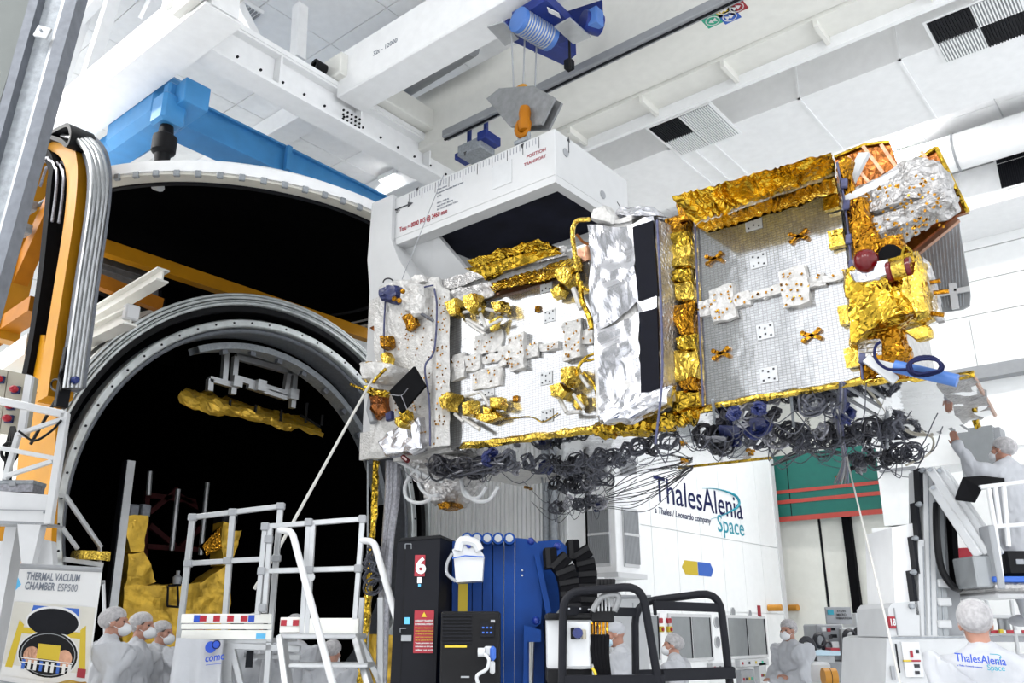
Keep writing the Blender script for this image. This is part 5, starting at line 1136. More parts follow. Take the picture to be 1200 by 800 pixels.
# ---- test carts between door and lift
tc_ = thing('test_cart', at(985, 800, D=13.5), 'grey test cart with gauges, coiled hoses and blue tray', 'test cart')
fbp('cabinet', 958, 731, 990, 775, 13.5, .6, 'louvre_grey', tc_, .02); fbp('cabinet', 988, 735, 1006, 775, 13.4, .6, 'white_plastic', tc_, .02); fbp('base_shelf', 950, 775, 1014, 800, 13.3, .8, 'louvre_grey', tc_, .02)
for (px, py, w_, h_, m_) in ((966, 737, 4, 5, 'print_white'), (972, 738, 3, 4, 'print_red'), (977, 737, 4, 3, 'charcoal'), (978, 745, 6, 4, 'charcoal'), (979, 755, 8, 7, 'print_white'), (974, 746, 3, 4, 'print_black'), (995, 740, 8, 6, 'print_white')): fbp('gauge', px - w_ / 2, py - h_ / 2, px + w_ / 2, py + h_ / 2, 13.38, .05, m_, tc_)
for (px, py, r_) in ((960, 750, .085), (1008, 745, .10), (996, 747, .10), (969, 757, .07)):
    m = MB(); c = at(px, py, D=13.2)
    for k in range(4): m.tube([c + q_ * math.cos(t) * (r_ - k * .008) + _z * math.sin(t) * (r_ * 1.2 - k * .008) - f_ * k * .02 for t in [2 * PI * i / 16 for i in range(16)]], .014, 5, closed=True)
    m.build('hose_coil', 'harness_dark', tc_, smooth=True)
fbp('blue_tray', 953, 762, 985, 768, 12.9, .5, 'blue_mask', tc_, .01); fbp('tray_stand', 958, 768, 978, 776, 13.0, .3, 'white_plastic', tc_)
fbp('red_folder', 974, 759, 984, 762, 12.9, .3, 'red_paint', tc_)
for k, px in enumerate((994, 1000)): MB().tube(smooth_path([at(px, 755, D=13.2), at(px - 1, 768, D=13.2), at(px + 3, 776, D=13.2)], 4), .012, 5).build('hose', 'harness_grey', tc_)
fbp('dark_unit', 1004, 755, 1015, 775, 13.2, .4, 'harness_grey', tc_, .02)
sb = thing('sign_board', at(983, 730, D=13.6), 'grey sign board with teal square standing on the test cart', 'sign'); fbp('board', 968, 711, 998, 731, 13.9, .04, 'louvre_grey', sb, .005); fbp('teal_square', 970, 714, 977, 720, 13.88, .01, 'logo_teal', sb)
c0 = at(979, 717, D=13.88); 
for k, s_ in enumerate(('ETUVE', 'MICRO', 'VIBRATION')): text('lettering', s_, at(981 - k * .5, 717 + k * 4.2, D=13.885), q_, _z, .034, 'print_black', sb, .02)
for k, (px0, px1) in enumerate(((940, 975), (1015, 1040))):
    rt = thing('roller_cart', at((px0 + px1) / 2, 800, D=12.0), ('white wheeled base with orange roller before the test cart', 'white wheeled base with orange roller beside the lift')[k], 'cart', 'wheeled bases')
    fbp('frame', px0, 776, px1, 800, 12.2, .6, 'white_plastic', rt, .03); a, b = at(px0 + 24 if k == 0 else px0 + 11, 793, D=11.9), at(px0 + 40 if k == 0 else px0 + 24, 793, D=11.9)
    MB().tube([a, a.lerp(b, .03), b.lerp(a, .03), b], [.05, .11, .11, .05], 14).build('roller', 'roller_orange', rt, smooth=True); m = MB(); m.tube([a.lerp(b, .48), a.lerp(b, .52)], .113, 14); m.build('roller_band', 'charcoal', rt)
fl = thing('white_lockers', at(1026, 780, D=14.2), 'row of white lockers with pale blue edges behind the test cart', 'locker'); fbp('body', 1010, 718, 1042, 852, 14.2, .6, 'white_plastic', fl, .01)
for px in (1017, 1027): fbp('blue_edge', px, 719, px + 1.2, 759, 14.18, .03, 'sky_blue', fl)
for py in (724, 752): fbp('handle', 1032, py, 1034, py + 4, 14.17, .03, 'charcoal', fl)
fs = thing('floor_stand', at(935, 790, D=13.0), 'dark pump stand with coiled hose behind the man with folded arms', 'pump'); fbp('pump_body', 944, 768, 956, 780, 13.0, .3, 'harness_dark', fs, .03); fbp('foot', 940, 780, 958, 786, 13.0, .4, 'harness_grey', fs, .02)
m = MB(); c = at(946, 760, D=13.0)
for k in range(3): m.tube([c + q_ * math.cos(t) * (.12 - k * .02) + _z * math.sin(t) * (.16 - k * .02) for t in [2 * PI * i / 14 for i in range(14)]], .02, 6, closed=True)
m.build('hose_coil', 'harness_dark', fs, smooth=True)
# steps behind the near man
ws = thing('white_steps', at(1180, 790, D=10.5), 'white platform steps with striped tape behind the near man', 'steps')
for (a, b) in (((1128, 683), (1130, 760)), ((1140, 680), (1143, 760)), ((1128, 684), (1152, 690)), ((1152, 690), (1160, 720)), ((1185, 703), (1196, 790)), ((1198, 700), (1210, 790)), ((1160, 722), (1230, 724)), ((1160, 742), (1230, 744))): MB().tube([at(*a, D=10.5), at(*b, D=10.5)], .022, 8).build('rail', 'white_plastic', ws, smooth=True)
fbp('deck', 1158, 745, 1240, 752, 10.5, .8, 'louvre_grey', ws); fbp('panel', 1172, 724, 1184, 745, 10.6, .05, 'glass_grey', ws)
for k in range(5): fbp('striped_tape', 1162 + k * 9, 738, 1170 + k * 9, 742, 10.45, .03, 'red_paint' if k % 2 == 0 else 'print_white', ws)
fbp('yellow_mark', 1172, 737, 1176, 742, 10.4, .03, 'print_yellow', ws)
p = at(1133, 650, Y=WALLY + .02); MB().ab(p + V((-.35, 0, -.16)), p + V((.35, .03, .16))).build('red_sign', 'print_red', label='small red sign on the white wall behind the lift', cat='sign')
# ================================================================ MAST LIFT 18
LD = 7.6
lift = thing('mast_lift', at(1085, 850, D=LD), 'white mast lift number 18 with telescopic mast and folding arms', 'lift')
lp = lambda px, py, D=LD: at(px, py, D=D)
MB().prism([lp(1039, 748), lp(1050, 745), lp(1145, 745), lp(1150, 752), lp(1150, 860), lp(1036, 860)], f_ * 1.0).build('chassis', 'white_plastic', lift)
MB().prism([lp(1041, 712), lp(1046, 706), lp(1078, 704), lp(1080, 746), lp(1042, 746)], f_ * .7).build('mast_cabinet', 'white_plastic', lift)
fbp('number_plate', 1042, 722, 1049.5, 736, LD - .02, .03, 'print_red', lift); text('lettering', '18', at(1043, 732.5, D=LD - .03), q_, _z, .055, 'print_white', lift, .03, width=.042)
fbp('panel_line', 1050, 712, 1050.6, 744, LD - .015, .02, 'louvre_grey', lift); fbp('lock_knob', 1067, 707, 1073, 713, LD - .05, .05, 'galvanised', lift, .01)
for (x0_, y0_, x1_, y1_, m_) in ((1052, 754, 1053, 788, 'charcoal'), (1059, 752, 1080, 793, 'rail_white'), (1045, 780, 1049, 796, 'louvre_grey'), (1059, 773, 1069, 775, 'print_yellow'), (1068, 773, 1079, 775, 'print_red'), (1067, 762, 1070, 770, 'print_red'), (1074, 761, 1077, 765, 'print_black'), (1072, 778, 1078, 782, 'print_black'), (1073, 786, 1078, 790, 'print_black')): fbp('service_panel', x0_, y0_, x1_, y1_, LD - .02 - (.01 if x1_ - x0_ < 15 else 0), .02, m_, lift)
MB().prism([lp(1045, 618, LD + .1), lp(1074, 612, LD + .1), lp(1080, 706, LD + .1), lp(1049, 708, LD + .1)], f_ * .6).build('mast_cover', 'white_paint', lift)
for k, (xt, yt, xb, yb_) in enumerate(((1076, 548, 1082, 590), (1072, 588, 1080, 632), (1068, 628, 1078, 672), (1066, 668, 1077, 720))):
    MB().prism([lp(xt + 1, yt), lp(xt + 4.5, yt), lp(xb + .5, yb_), lp(xb - 3, yb_)], f_ * .12).build('black_track', 'charcoal', lift); fbp('roller_knob', xt + 4, yt - 1, xt + 10, yt + 5, LD - .05, .08, 'galvanised', lift, .015)
for k, (a, b, c_, d_) in enumerate((((1082, 548), (1094, 548), (1100, 745), (1084, 745)), ((1094, 552), (1104, 552), (1112, 745), (1100, 745)), ((1076, 632), (1084, 632), (1088, 745), (1078, 745)))): MB().prism([lp(*a), lp(*b), lp(*c_), lp(*d_)], f_ * .3).build('mast_section', ('white_plastic', 'glass_grey', 'white_plastic')[k], lift)
for a, b in (((1087.5, 550), (1092, 744)), ((1094, 550), (1099.5, 744)), ((1099, 556), (1106, 744)), ((1082, 640), (1084.5, 744))): MB().bar(lp(*a, LD - .004), lp(*b, LD - .004), .008, .006, f_).build('mast_joint', 'galvanised', lift)
MB().bar(lp(1040, 747, LD - .01), lp(1146, 746, LD - .01), .006, .012, _z).build('chassis_joint', 'galvanised', lift)
MB().prism([lp(1106, 590, LD + .1), lp(1118, 590, LD + .1), lp(1128, 745, LD + .1), lp(1112, 745, LD + .1)], f_ * .2).build('rear_mast', 'louvre_grey', lift)
MB().prism([lp(1113, 575, LD), lp(1119, 578, LD), lp(1126, 688, LD), lp(1120, 688, LD)], f_ * .1).build('cable_chain', 'matte_black', lift)
MB().tube(smooth_path([lp(1097, 590), lp(1098, 630, LD - .1), lp(1103, 665, LD - .1), lp(1115, 685, LD - .1), lp(1124, 690)], 5), .03, 8).build('hose', 'black_paint', lift, smooth=True)
for py in (678, 700, 726): fbp('mast_step', 1100, py, 1116, py + 10, LD - .03, .1, 'white_plastic', lift, .01)
for (a, b) in (((1090, 549), (1156, 650)), ((1100, 549), (1166, 648)), ((1093, 570), (1148, 652)), ((1106, 552), (1172, 650))): MB().bar(lp(*a, LD - .12), lp(*b, LD - .35), .05, .075, (0, 0, 1), .008).build('folding_arm', 'white_plastic', lift)
for (a, b) in (((1100, 572), (1146, 640)), ((1112, 580), (1165, 650))): MB().bar(lp(*a, LD - .1), lp(*b, LD - .3), .03, .03).build('arm_ram', 'charcoal', lift)
for p in ((1090, 550), (1101, 551), (1093, 571)): MB().tube([lp(*p, LD - .18), lp(*p, LD - .0)], .02, 8).build('pivot_pin', 'galvanised', lift)
fbp('arm_head', 1143, 651, 1166, 688, LD - .4, .35, 'glass_grey', lift, .01)
# platform of the lift
pf = thing('lift_platform', lp(1190, 690, LD - .4), 'grey railed work platform on the end of the mast lift', 'platform')
PD = LD - .45
fbp('deck', 1166, 675, 1240, 682, PD, .9, 'print_blue', pf, .01); fbp('foil_wrap', 1168, 682, 1235, 692, PD, .9, 'silver_blanket', pf, .02); fbp('mast_box', 1165, 615, 1173, 690, PD - .02, .2, 'louvre_grey', pf, .01); fbp('dark_box', 1180, 645, 1235, 674, PD + .2, .5, 'black_paint', pf, .02); fbp('box_label', 1191, 655, 1200, 661, PD + .19, .02, 'louvre_grey', pf)
fbp('under_pan', 1168, 692, 1225, 700, PD + .1, .7, 'rail_white', pf, .03)
for (a, b) in (((1148, 571), (1230, 561)), ((1165, 617), (1235, 612)), ((1158, 572), (1166, 617)), ((1166, 570), (1172, 616)), ((1166, 617), (1174, 680)), ((1176, 568), (1182, 640))): MB().tube([at(*a, D=PD), at(*b, D=PD)], .02, 8).build('guard_rail', 'rail_white', pf, smooth=True)
MB().prism([at(1128, 559, D=PD + .1), at(1150, 557, D=PD + .25), at(1177, 560, D=PD + .25), at(1176, 568, D=PD + .1), at(1150, 571, D=PD), at(1142, 586, D=PD - .1), at(1119, 583, D=PD - .1)], _z * -.02).build('black_tray', 'matte_black', pf)
MB().prism([at(1131, 574, D=PD), at(1148, 571, D=PD), at(1148, 573.5, D=PD), at(1131, 576, D=PD)], f_ * .02).build('tray_slot', 'rail_white', pf)
# ================================================================ FOREGROUND EQUIPMENT
# ---- charcoal cabinet with number 6
KD = 6.6
cb = thing('charcoal_cabinet', at(487, 880, D=KD), 'tall charcoal cabinet with red number 6 plate and warning notice', 'cabinet')
kp = lambda px, py, D=KD: at(px, py, D=D)
MB().prism([kp(466, 634), kp(472, 632), kp(516, 630), kp(513, 720), kp(508, 900), kp(452, 900)], f_ * .75 + q_ * .14).build('housing', 'charcoal', cb)
MB().prism([kp(466, 634, KD - .01), kp(470, 630, KD - .01), kp(516, 626.5, KD - .01), kp(517, 630, KD - .01)], f_ * .8 + q_ * .14).build('lid', 'black_paint', cb)
fbp('panel_joint', 471.5, 640, 472.3, 800, KD - .004, .008, 'black_paint', cb)
fbp('number_plate', 486, 650, 498, 675, KD - .012, .01, 'print_red', cb); text('lettering', '6', at(486.6, 671.5, D=KD - .016), q_, _z, .115, 'print_white', cb, .04)
fbp('sticker', 489, 676, 494, 683, KD - .012, .01, 'print_white', cb); fbp('sticker', 490, 684, 493, 687, KD - .012, .01, 'sky_blue', cb)
wn = fbp('warning_notice', 485, 715, 508, 765, KD - .012, .01, 'print_red', cb)
c = kp(497, 720, KD - .016); MB().prism([c + q_ * -.02 - _z * .016, c + q_ * .02 - _z * .016, c + _z * .02], f_ * -.002).build('warning_triangle', 'print_yellow', wn)
for k, s_ in enumerate(('CHARGE ET TRANSPORT', 'DE PERSONNEL INTERDITS')): text('lettering', s_, at(486.3, 728 + k * 4, D=KD - .014), q_, _z, .012, 'print_white', wn, .03, width=.135)
for k in range(5): text('lettering', ('Ne jamais depasser la', 'charge maximale indiquee', 'et verifier le verrouillage', 'avant toute manoeuvre', 'de la plate-forme')[k], at(486.6, 736 + k * 3.6, D=KD - .014), q_, _z, .009, 'print_yellow', wn, .02, width=.13)
for k in range(3): text('lettering', ('Toute personne non', 'autorisee ne doit pas', 'utiliser cet engin')[k], at(486.6, 754 + k * 4, D=KD - .014), q_, _z, .011, 'print_white', wn, .03, width=.13)
fbp('sticker', 474, 723, 480, 731, KD - .012, .01, 'sky_blue', cb); fbp('sticker', 470, 744, 482, 751, KD - .012, .01, 'louvre_grey', cb)
for (a, b) in (((475, 637), (482, 637)), ((475, 637), (475, 643)), ((482, 637), (482, 643)), ((469, 736), (476, 736)), ((469, 736), (469, 741))): MB().tube([kp(*a, KD - .008), kp(*b, KD - .008)], .003, 4).build('hatch_mark', 'galvanised', cb)
# ---- blue mast machine
MD = 6.95
bm_ = thing('blue_mast_machine', at(610, 880, D=MD), 'deep blue telescopic mast machine with pin bosses and black cable chains', 'machine')
mp_ = lambda px, py, D=MD: at(px, py, D=D)
for k, (x0_, x1_) in enumerate(((530, 542), (543, 553), (554, 565), (566, 577), (578, 590), (591, 603))):
    MB().prism([mp_(x0_, 634), mp_(x1_, 634), mp_(x1_ - 1, 900), mp_(x0_ - 1, 900)], f_ * .5).build('mast_profile', 'machine_blue', bm_)
    if k: c = mp_((x0_ + x1_) / 2, 632, MD - .05); b_ = MB().lathe([(0, -.1), (.045, -.1), (.045, .06), (0, .06)], (0, 0, 0), 12, 'Y').build('pin_boss', 'machine_blue', bm_, smooth=True); b_.matrix_basis = Matrix.Translation(c) @ Matrix.Rotation(YAW, 4, 'Z'); d = MB().lathe([(0, -.11), (.03, -.11), (.03, -.095), (.018, -.095)], (0, 0, 0), 10, 'Y').build('pin_face', 'louvre_grey', bm_); d.matrix_basis = b_.matrix_basis.copy()
MB().prism([mp_(604, 630), mp_(625, 632), mp_(634, 640), mp_(636, 690), mp_(634, 730), mp_(620, 740), mp_(620, 900), mp_(602, 900)], f_ * .3).build('side_plate', 'machine_blue', bm_)
MB().prism([mp_(626, 650, MD - .08), mp_(632, 648, MD - .08), mp_(646, 716, MD - .08), mp_(640, 719, MD - .08)], f_ * .08).build('diagonal_link', 'machine_blue', bm_)
MB().prism([mp_(630, 634, MD + .2), mp_(655, 632, MD + .2), mp_(664, 640, MD + .2), mp_(666, 700, MD + .2), mp_(650, 720, MD + .2), mp_(648, 900, MD + .2), mp_(622, 900, MD + .2)], f_ * .35).build('rear_mast', 'machine_blue', bm_)
MB().prism([mp_(614, 732, MD - .1), mp_(634, 738, MD - .1), mp_(634, 752, MD - .1), mp_(618, 752, MD - .1), mp_(618, 860, MD - .1), mp_(612, 860, MD - .1)], f_ * .2).build('foot_bracket', 'machine_blue', bm_)
for p in ((622, 634), (653, 640), (628, 727)): MB().ball(mp_(*p, MD - .1), .03, 10, 6).build('pin', 'navy_paint', bm_, smooth=True)
for p in ((612, 668), (612, 674)): MB().ball(mp_(*p, MD - .01), .008, 6, 4).build('rivet', 'print_white', bm_)
for j, pts in enumerate(([(637, 655), (646, 652), (657, 660), (665, 678), (668, 705), (668, 760)], [(664, 645), (675, 643), (684, 656), (688, 680), (688, 720), (688, 780)])):
    D2 = MD - .15 + j * .4; Q = smooth_path([at(*p, D=D2) for p in pts], 12); P_ = [Q[0]]
    for q in Q:
        if (q - P_[-1]).length >= .085: P_.append(q)
    for i in range(len(P_) - 1):
        a, b = P_[i], P_[i + 1]; b2 = b + (b - a) * .12
        MB().bar(a, b2, .15, .24, f_, .008).build('chain_link', 'matte_black', bm_)
        MB().bar(a.lerp(b, .15) - f_ * .125, a.lerp(b, .55) - f_ * .125, .15, .012, f_).build('chain_cover', 'black_paint', bm_)
fbp('yellow_label', 537, 684, 548, 716, MD - .02, .012, 'print_yellow', bm_)
fbp('dark_body', 640, 722, 662, 900, MD - .1, .4, 'black_paint', bm_, .02)
# ---- jerrycan
jc = thing('jerrycan', at(547, 683, D=6.5), 'white plastic jerrycan with moulded handle strapped to the blue mast', 'jerrycan')
j_ = lambda px, py, D=6.55: at(px, py, D=D)
MB().prism([j_(530, 644), j_(541, 634), j_(558, 638), j_(567, 650), j_(565, 680), j_(534, 682), j_(532, 655)], f_ * .22).build('body', 'white_plastic', jc)
MB().tube(smooth_path([j_(537, 645), j_(541, 634), j_(556, 636), j_(562, 645)], 5), .035, 8).build('handle', 'white_plastic', jc, smooth=True)
MB().prism([j_(545, 638, 6.53), j_(553, 638, 6.53), j_(551, 642, 6.53), j_(548, 642, 6.53)], f_ * .02).build('handle_gap', 'navy_paint', jc)
MB().tube([j_(530, 654, 6.53), j_(545, 651, 6.53), j_(567, 652.5, 6.53)], .005, 5).build('blue_string', 'print_blue', jc)
MB().tube(smooth_path([j_(530, 648), j_(524, 660), j_(524, 672), j_(534, 681)], 5), .012, 6).build('hose', 'louvre_grey', jc, smooth=True)
# ---- black charger unit
ch = thing('charger_unit', at(550, 860, D=6.3), 'black charger box with vent grille and white plug beside the cabinet', 'charger')
fbp('case', 515, 716, 586, 880, 6.35, .35, 'black_paint', ch, .012)
for k in range(9): fbp('vent_slot', 518, 720 + k * 4, 553, 722 + k * 4, 6.34, .02, 'charcoal', ch)
fbp('control_screen', 563, 728, 579, 746, 6.33, .02, 'charcoal', ch)
for k in range(6): fbp('key', 565 + (k % 3) * 4.5, 734 + (k // 3) * 6, 567.5 + (k % 3) * 4.5, 736 + (k // 3) * 6, 6.32, .015, 'print_blue', ch)
fbp('display', 575, 726, 580, 729, 6.33, .02, 'louvre_grey', ch); fbp('yellow_strip', 521, 756, 547, 758.5, 6.34, .012, 'print_yellow', ch); fbp('brand_plate', 540, 792, 550, 794, 6.34, .012, 'louvre_grey', ch)
fbp('socket', 567, 757, 577, 768, 6.28, .08, 'white_plastic', ch, .01); fbp('socket_cap', 574, 757, 581, 774, 6.26, .08, 'print_blue', ch, .015); MB().tube([at(560, 764, D=6.25), at(568, 764, D=6.25)], .03, 10).build('plug', 'white_plastic', ch, smooth=True); fbp('plug_lower', 574, 774, 580, 790, 6.27, .06, 'white_plastic', ch, .012)
MB().tube(smooth_path([at(568, 766, D=6.22), at(573, 773, D=6.2), at(570, 784, D=6.2), at(559, 792, D=6.2), at(562, 806, D=6.2)], 5), .012, 6).build('cord', 'white_plastic', ch, smooth=True)
# ---- black tubular basket
BD = 4.8
bk = thing('lift_basket', at(755, 830, D=BD), 'black tubular lift basket with rounded rails and hydraulic levers', 'basket')
def rail(pts, D, r_=.022, rr=.1, m_='charcoal', name='rail'):
    return MB().tube(round_path([at(p[0], p[1], D=(p[2] if len(p) > 2 else D)) for p in pts], rr, 5), r_, 10).build(name, m_, bk, smooth=True)
rail([(658, 850), (660, 694), (752, 686), (780, 850)], BD)
rail([(745, 790, 5.2), (744, 706, 5.2), (843, 693, 5.2), (861, 850, 5.2)], 5.2, .022, .12)
def flat(a, b, D0, D1, w_=.02, h_=.05, name='flat_bar'): return MB().bar(at(*a, D=D0), at(*b, D=D1), w_, h_, bev=.004).build(name, 'charcoal', bk)
flat((662, 715), (746, 717), BD, 5.2); flat((767, 709), (845, 712), 5.1, 5.2, .02, .05); flat((658, 797), (779, 796), BD, BD, .03, .05); flat((776, 791), (860, 788), BD + .05, 5.2, .03, .06); flat((745, 788), (860, 784), 5.2, 5.2, .03, .03)
flat((766, 701), (768, 720), 5.15, 5.2, .02, .02)
for p in ((667, 713), (680, 713), (690, 714)): MB().ball(at(*p, D=BD - .012), .006, 6, 4).build('bolt', 'louvre_grey', bk)
MB().prism([at(641, 726, D=BD + .3), at(694, 725, D=BD + .05), at(693, 783, D=BD + .05), at(642, 787, D=BD + .3)], f_ * .2).build('control_box', 'white_plastic', bk)
fbp('box_door', 663, 728, 692, 782, BD + .02, .03, 'white_plastic', bk, .008); fbp('socket_plate', 669, 735, 680, 749, BD, .03, 'black_paint', bk, .004); c = at(677, 741.5, D=BD - .03); o = MB().lathe([(0, -.03), (.026, -.03), (.028, .02), (0, .02)], (0, 0, 0), 12, 'Y').build('purple_socket', 'harness_blue', bk, smooth=True); o.matrix_basis = Matrix.Translation(c) @ Matrix.Rotation(YAW, 4, 'Z'); fbp('switch_plate', 682, 737, 687, 749, BD, .03, 'beige_box', bk, .004)
fbp('box_shelf', 642, 784, 694, 800, BD + .1, .3, 'black_paint', bk); fbp('lid', 640, 718, 694, 726, BD + .05, .3, 'black_paint', bk, .01)
fbp('valve_block', 692, 714, 720, 729, BD + .05, .12, 'black_paint', bk, .008)
for k in range(5):
    px = 701.5 + k * 4.2; t = (px + 1.5 if k < 4 else 718)
    MB().tube([at(px, 716, D=BD + .05), at(px, 690, D=BD + .08)], .005, 6).build('lever', 'aluminium', bk); MB().lathe([(0, -.02), (.010, -.02), (.016, .03), (.012, .036), (0, .036)], at(px, 686, D=BD + .08), 8).build('lever_knob', 'black_paint', bk, smooth=True)
    MB().tube([at(694 + k * 4.4, 729, D=BD + .05), at(694 + k * 4.4, 744, D=BD + .05)], .008, 8).build('fitting', 'gold_foil_dark', bk); MB().tube(smooth_path([at(694 + k * 4.4, 744, D=BD + .05), at(695 + k * 4, 765, D=BD + .02), at(700 + k * 3.2, 785, D=BD + .03), at(703 + k * 3, 810, D=BD + .05)], 5), .014, 8).build('hydraulic_hose', 'matte_black', bk, smooth=True)
rail([(694, 716), (704, 698), (728, 695), (720, 716)], BD + .02, .016, .08, 'grey_steel', 'lever_guard')
MB().tube(smooth_path([at(694, 782, D=BD), at(698, 790, D=BD), at(696, 796, D=BD)], 4), .008, 6).build('yellow_tie', 'print_yellow', bk)
# ---- platform steps in aluminium
def strut(par, a, b, D0, D1=None, s_=.045, name='post', m_='aluminium'): return MB().bar(at(*a, D=D0), at(*b, D=D1 or D0), s_, s_, (0, 0, 1) if abs(a[0] - b[0]) > abs(a[1] - b[1]) else q_, .004).build(name, m_, par)
SD = 7.5
sa = thing('platform_steps', at(270, 850, D=SD), 'aluminium platform with red striped kick board and white cover with blue logo', 'platform')
for a, b in (((226, 605), (210, 748)), ((273, 600), (262, 750)), ((329, 592), (316, 752))): strut(sa, a, b, SD)
for a, b in (((226, 606), (329, 593)), ((221, 660), (324, 654))): strut(sa, a, b, SD, s_=.042, name='guard_rail')
for p in ((226, 606), (273, 600), (329, 593), (221, 660), (267, 657), (324, 654)): o = MB().bx(at(*p, D=SD - .01), (.07, .06, .06), Matrix((q_, f_, _z)).transposed(), .008).build('joint', 'louvre_grey', sa)
for k, (y0_, y1_) in enumerate(((719, 730), (731, 737), (738, 749))): fbp('kick_board', 212, y0_, 318, y1_, SD - .03, .03, 'cream_paint', sa, .004)
for k in range(7): fbp('stripe', 234 + k * 8, 721, 234 + k * 8 + 8, 728, SD - .036, .006, 'red_paint' if k % 2 == 0 else 'print_white', sa)
for px in (227, 291): fbp('blue_tag', px, 720.5, px + 7, 728.5, SD - .037, .006, 'logo_blue', sa)
fbp('blue_label', 300, 742, 311, 748, SD - .037, .006, 'sky_blue', sa)
fbp('deck', 212, 748, 318, 753, SD, .9, 'aluminium', sa)
for a, b in (((266, 752), (262, 860)), ((270, 752), (267, 860)), ((272, 760), (298, 860)), ((316, 752), (308, 860))): strut(sa, a, b, SD + .02, s_=.05, name='leg')
strut(sa, (264, 756), (352, 760), SD + .02, s_=.05, name='beam'); strut(sa, (286, 768), (352, 770), SD + .4, s_=.04, name='beam')
fbp('slotted_bracket', 288, 762, 296, 782, SD + .03, .02, 'charcoal', sa)
# white cover with logo
m = MB(); m.grid(at(208, 747, D=SD - .1), at(262, 750, D=SD - .1), at(258, 870, D=SD - .15), at(190, 870, D=SD - .15), 24, 10, lambda u, v_: f_ * (-.05 * math.sin(u * 14) * v_ - .03)); m.grid(at(190, 870, D=SD - .1), at(258, 870, D=SD - .1), at(262, 750, D=SD - .06), at(208, 747, D=SD - .06), 24, 10, lambda u, v_: f_ * (-.05 * math.sin(u * 14) * (1 - v_) - .0)); cv = m.build('white_cover', 'gown', sa, smooth=True)
lc = at(249, 758, D=SD - .22); 
def disc(c, r_, m_, par, name): o = MB().lathe([(0, -.004), (r_, -.003), (r_, .004)], (0, 0, 0), 24, 'Y').build(name, m_, par); o.matrix_basis = Matrix.Translation(c) @ Matrix.Rotation(YAW, 4, 'Z'); return o
disc(at(247, 758, D=SD - .2), .045, 'logo_blue', cv, 'logo_disc'); disc(at(253.5, 755, D=SD - .21), .034, 'logo_navy', cv, 'logo_disc'); disc(at(253.5, 755, D=SD - .215), .026, 'logo_blue', cv, 'logo_disc')
text('lettering', 'comc', at(240, 775.5, D=SD - .21), q_ * math.cos(R(8)) + _z * math.sin(R(8)), _z, .06, 'logo_blue', cv, .02, width=.15)
MB().bar(at(241, 779, D=SD - .21), at(259, 777, D=SD - .21), .002, .004).build('logo_rule', 'logo_blue', cv)
S2 = 7.3
sb_ = thing('step_ladder', at(380, 850, D=S2), 'aluminium step platform with two treads and bent white handrails', 'steps')
for a, b in (((311, 617), (302, 720)), ((317, 618), (310, 718)), ((362, 611), (354, 742)), ((367, 612), (360, 742)), ((425, 607), (416, 726)), ((317, 617), (316, 620))): strut(sb_, a, b, S2, s_=.042)
for a, b in (((311, 617), (425, 608)), ((307, 669), (420, 666))): strut(sb_, a, b, S2, s_=.042, name='guard_rail')
for p in ((311, 617), (362, 612), (425, 608), (307, 669), (363, 668), (420, 666), (315, 632), (308, 712)): MB().bx(at(*p, D=S2 - .01), (.065, .06, .065), Matrix((q_, f_, _z)).transposed(), .008).build('joint', 'louvre_grey', sb_)
disc(at(364, 676, D=S2 - .03), .035, 'white_plastic', sb_, 'round_knob')
fbp('kick_board', 354, 724, 420, 743, S2 - .02, .05, 'cream_paint', sb_, .006); fbp('kick_board', 328, 723, 352, 741, S2 + .01, .03, 'cream_paint', sb_, .004)
for k in range(3): fbp('stripe', 329 + k * 7, 726, 336 + k * 7, 733, S2, .008, 'red_paint' if k != 1 else 'print_white', sb_)
fbp('tread', 328, 742, 418, 749, S2 - .1, .5, 'aluminium', sb_, .01); fbp('tread', 338, 777, 432, 783, S2 - .45, .35, 'aluminium', sb_, .01)
for a, b, d in (((330, 748), (344, 860), .9), ((418, 750), (448, 860), .9)): MB().bar(at(*a, D=S2 - .05), at(*b, D=S2 - d), .05, .1, f_, .006).build('stringer', 'aluminium', sb_)
for pts in ([(327, 621, S2), (342, 622, S2 - .05), (395, 820, S2 - .8)], [(423, 633, S2), (438, 634, S2 - .05), (475, 760, S2 - .6)]): MB().tube(round_path([at(p[0], p[1], D=p[2]) for p in pts], .16, 6), .028, 10).build('handrail', 'rail_white', sb_, smooth=True)
for a, b in (((420, 745), (446, 800)), ((446, 700), (446, 860)), ((424, 700), (420, 760))): strut(sb_, a, b, S2 + .5, s_=.05, name='rear_leg')
# ---- banner
PD_ = 7.4
bn = thing('banner_stand', at(60, 850, D=PD_), 'white roll-up banner reading thermal vacuum chamber ESP500 with chamber picture', 'banner')
pTL, pTR, pBR, pBL = at(23.4, 663, D=PD_), at(120, 667.5, D=PD_ + .25), at(101, 815, D=PD_ + .25), at(-2, 800, D=PD_)
nrm = (pTR - pTL).cross(pBL - pTL).normalized()
if nrm.dot(CAM - pTL) < 0: nrm = -nrm
MB().prism([pTL, pTR, pBR, pBL], -nrm * .015).build('banner_sheet', 'print_white', bn)
def bpt(u, v_): return (pTL * (1 - u) + pTR * u) * (1 - v_) + (pBL * (1 - u) + pBR * u) * v_ + nrm * .003
def bpoly(name, uv, m_, lift=0.0, par=None): return MB().prism([bpt(u, v_) + nrm * lift for u, v_ in uv], nrm * .0015).build(name, m_, par or bn)
MB().tube([pTL, pTR], .022, 8).build('top_bar', 'louvre_grey', bn); MB().tube([pBL - _z * .02, pBR - _z * .02], .04, 8).build('base_bar', 'louvre_grey', bn)
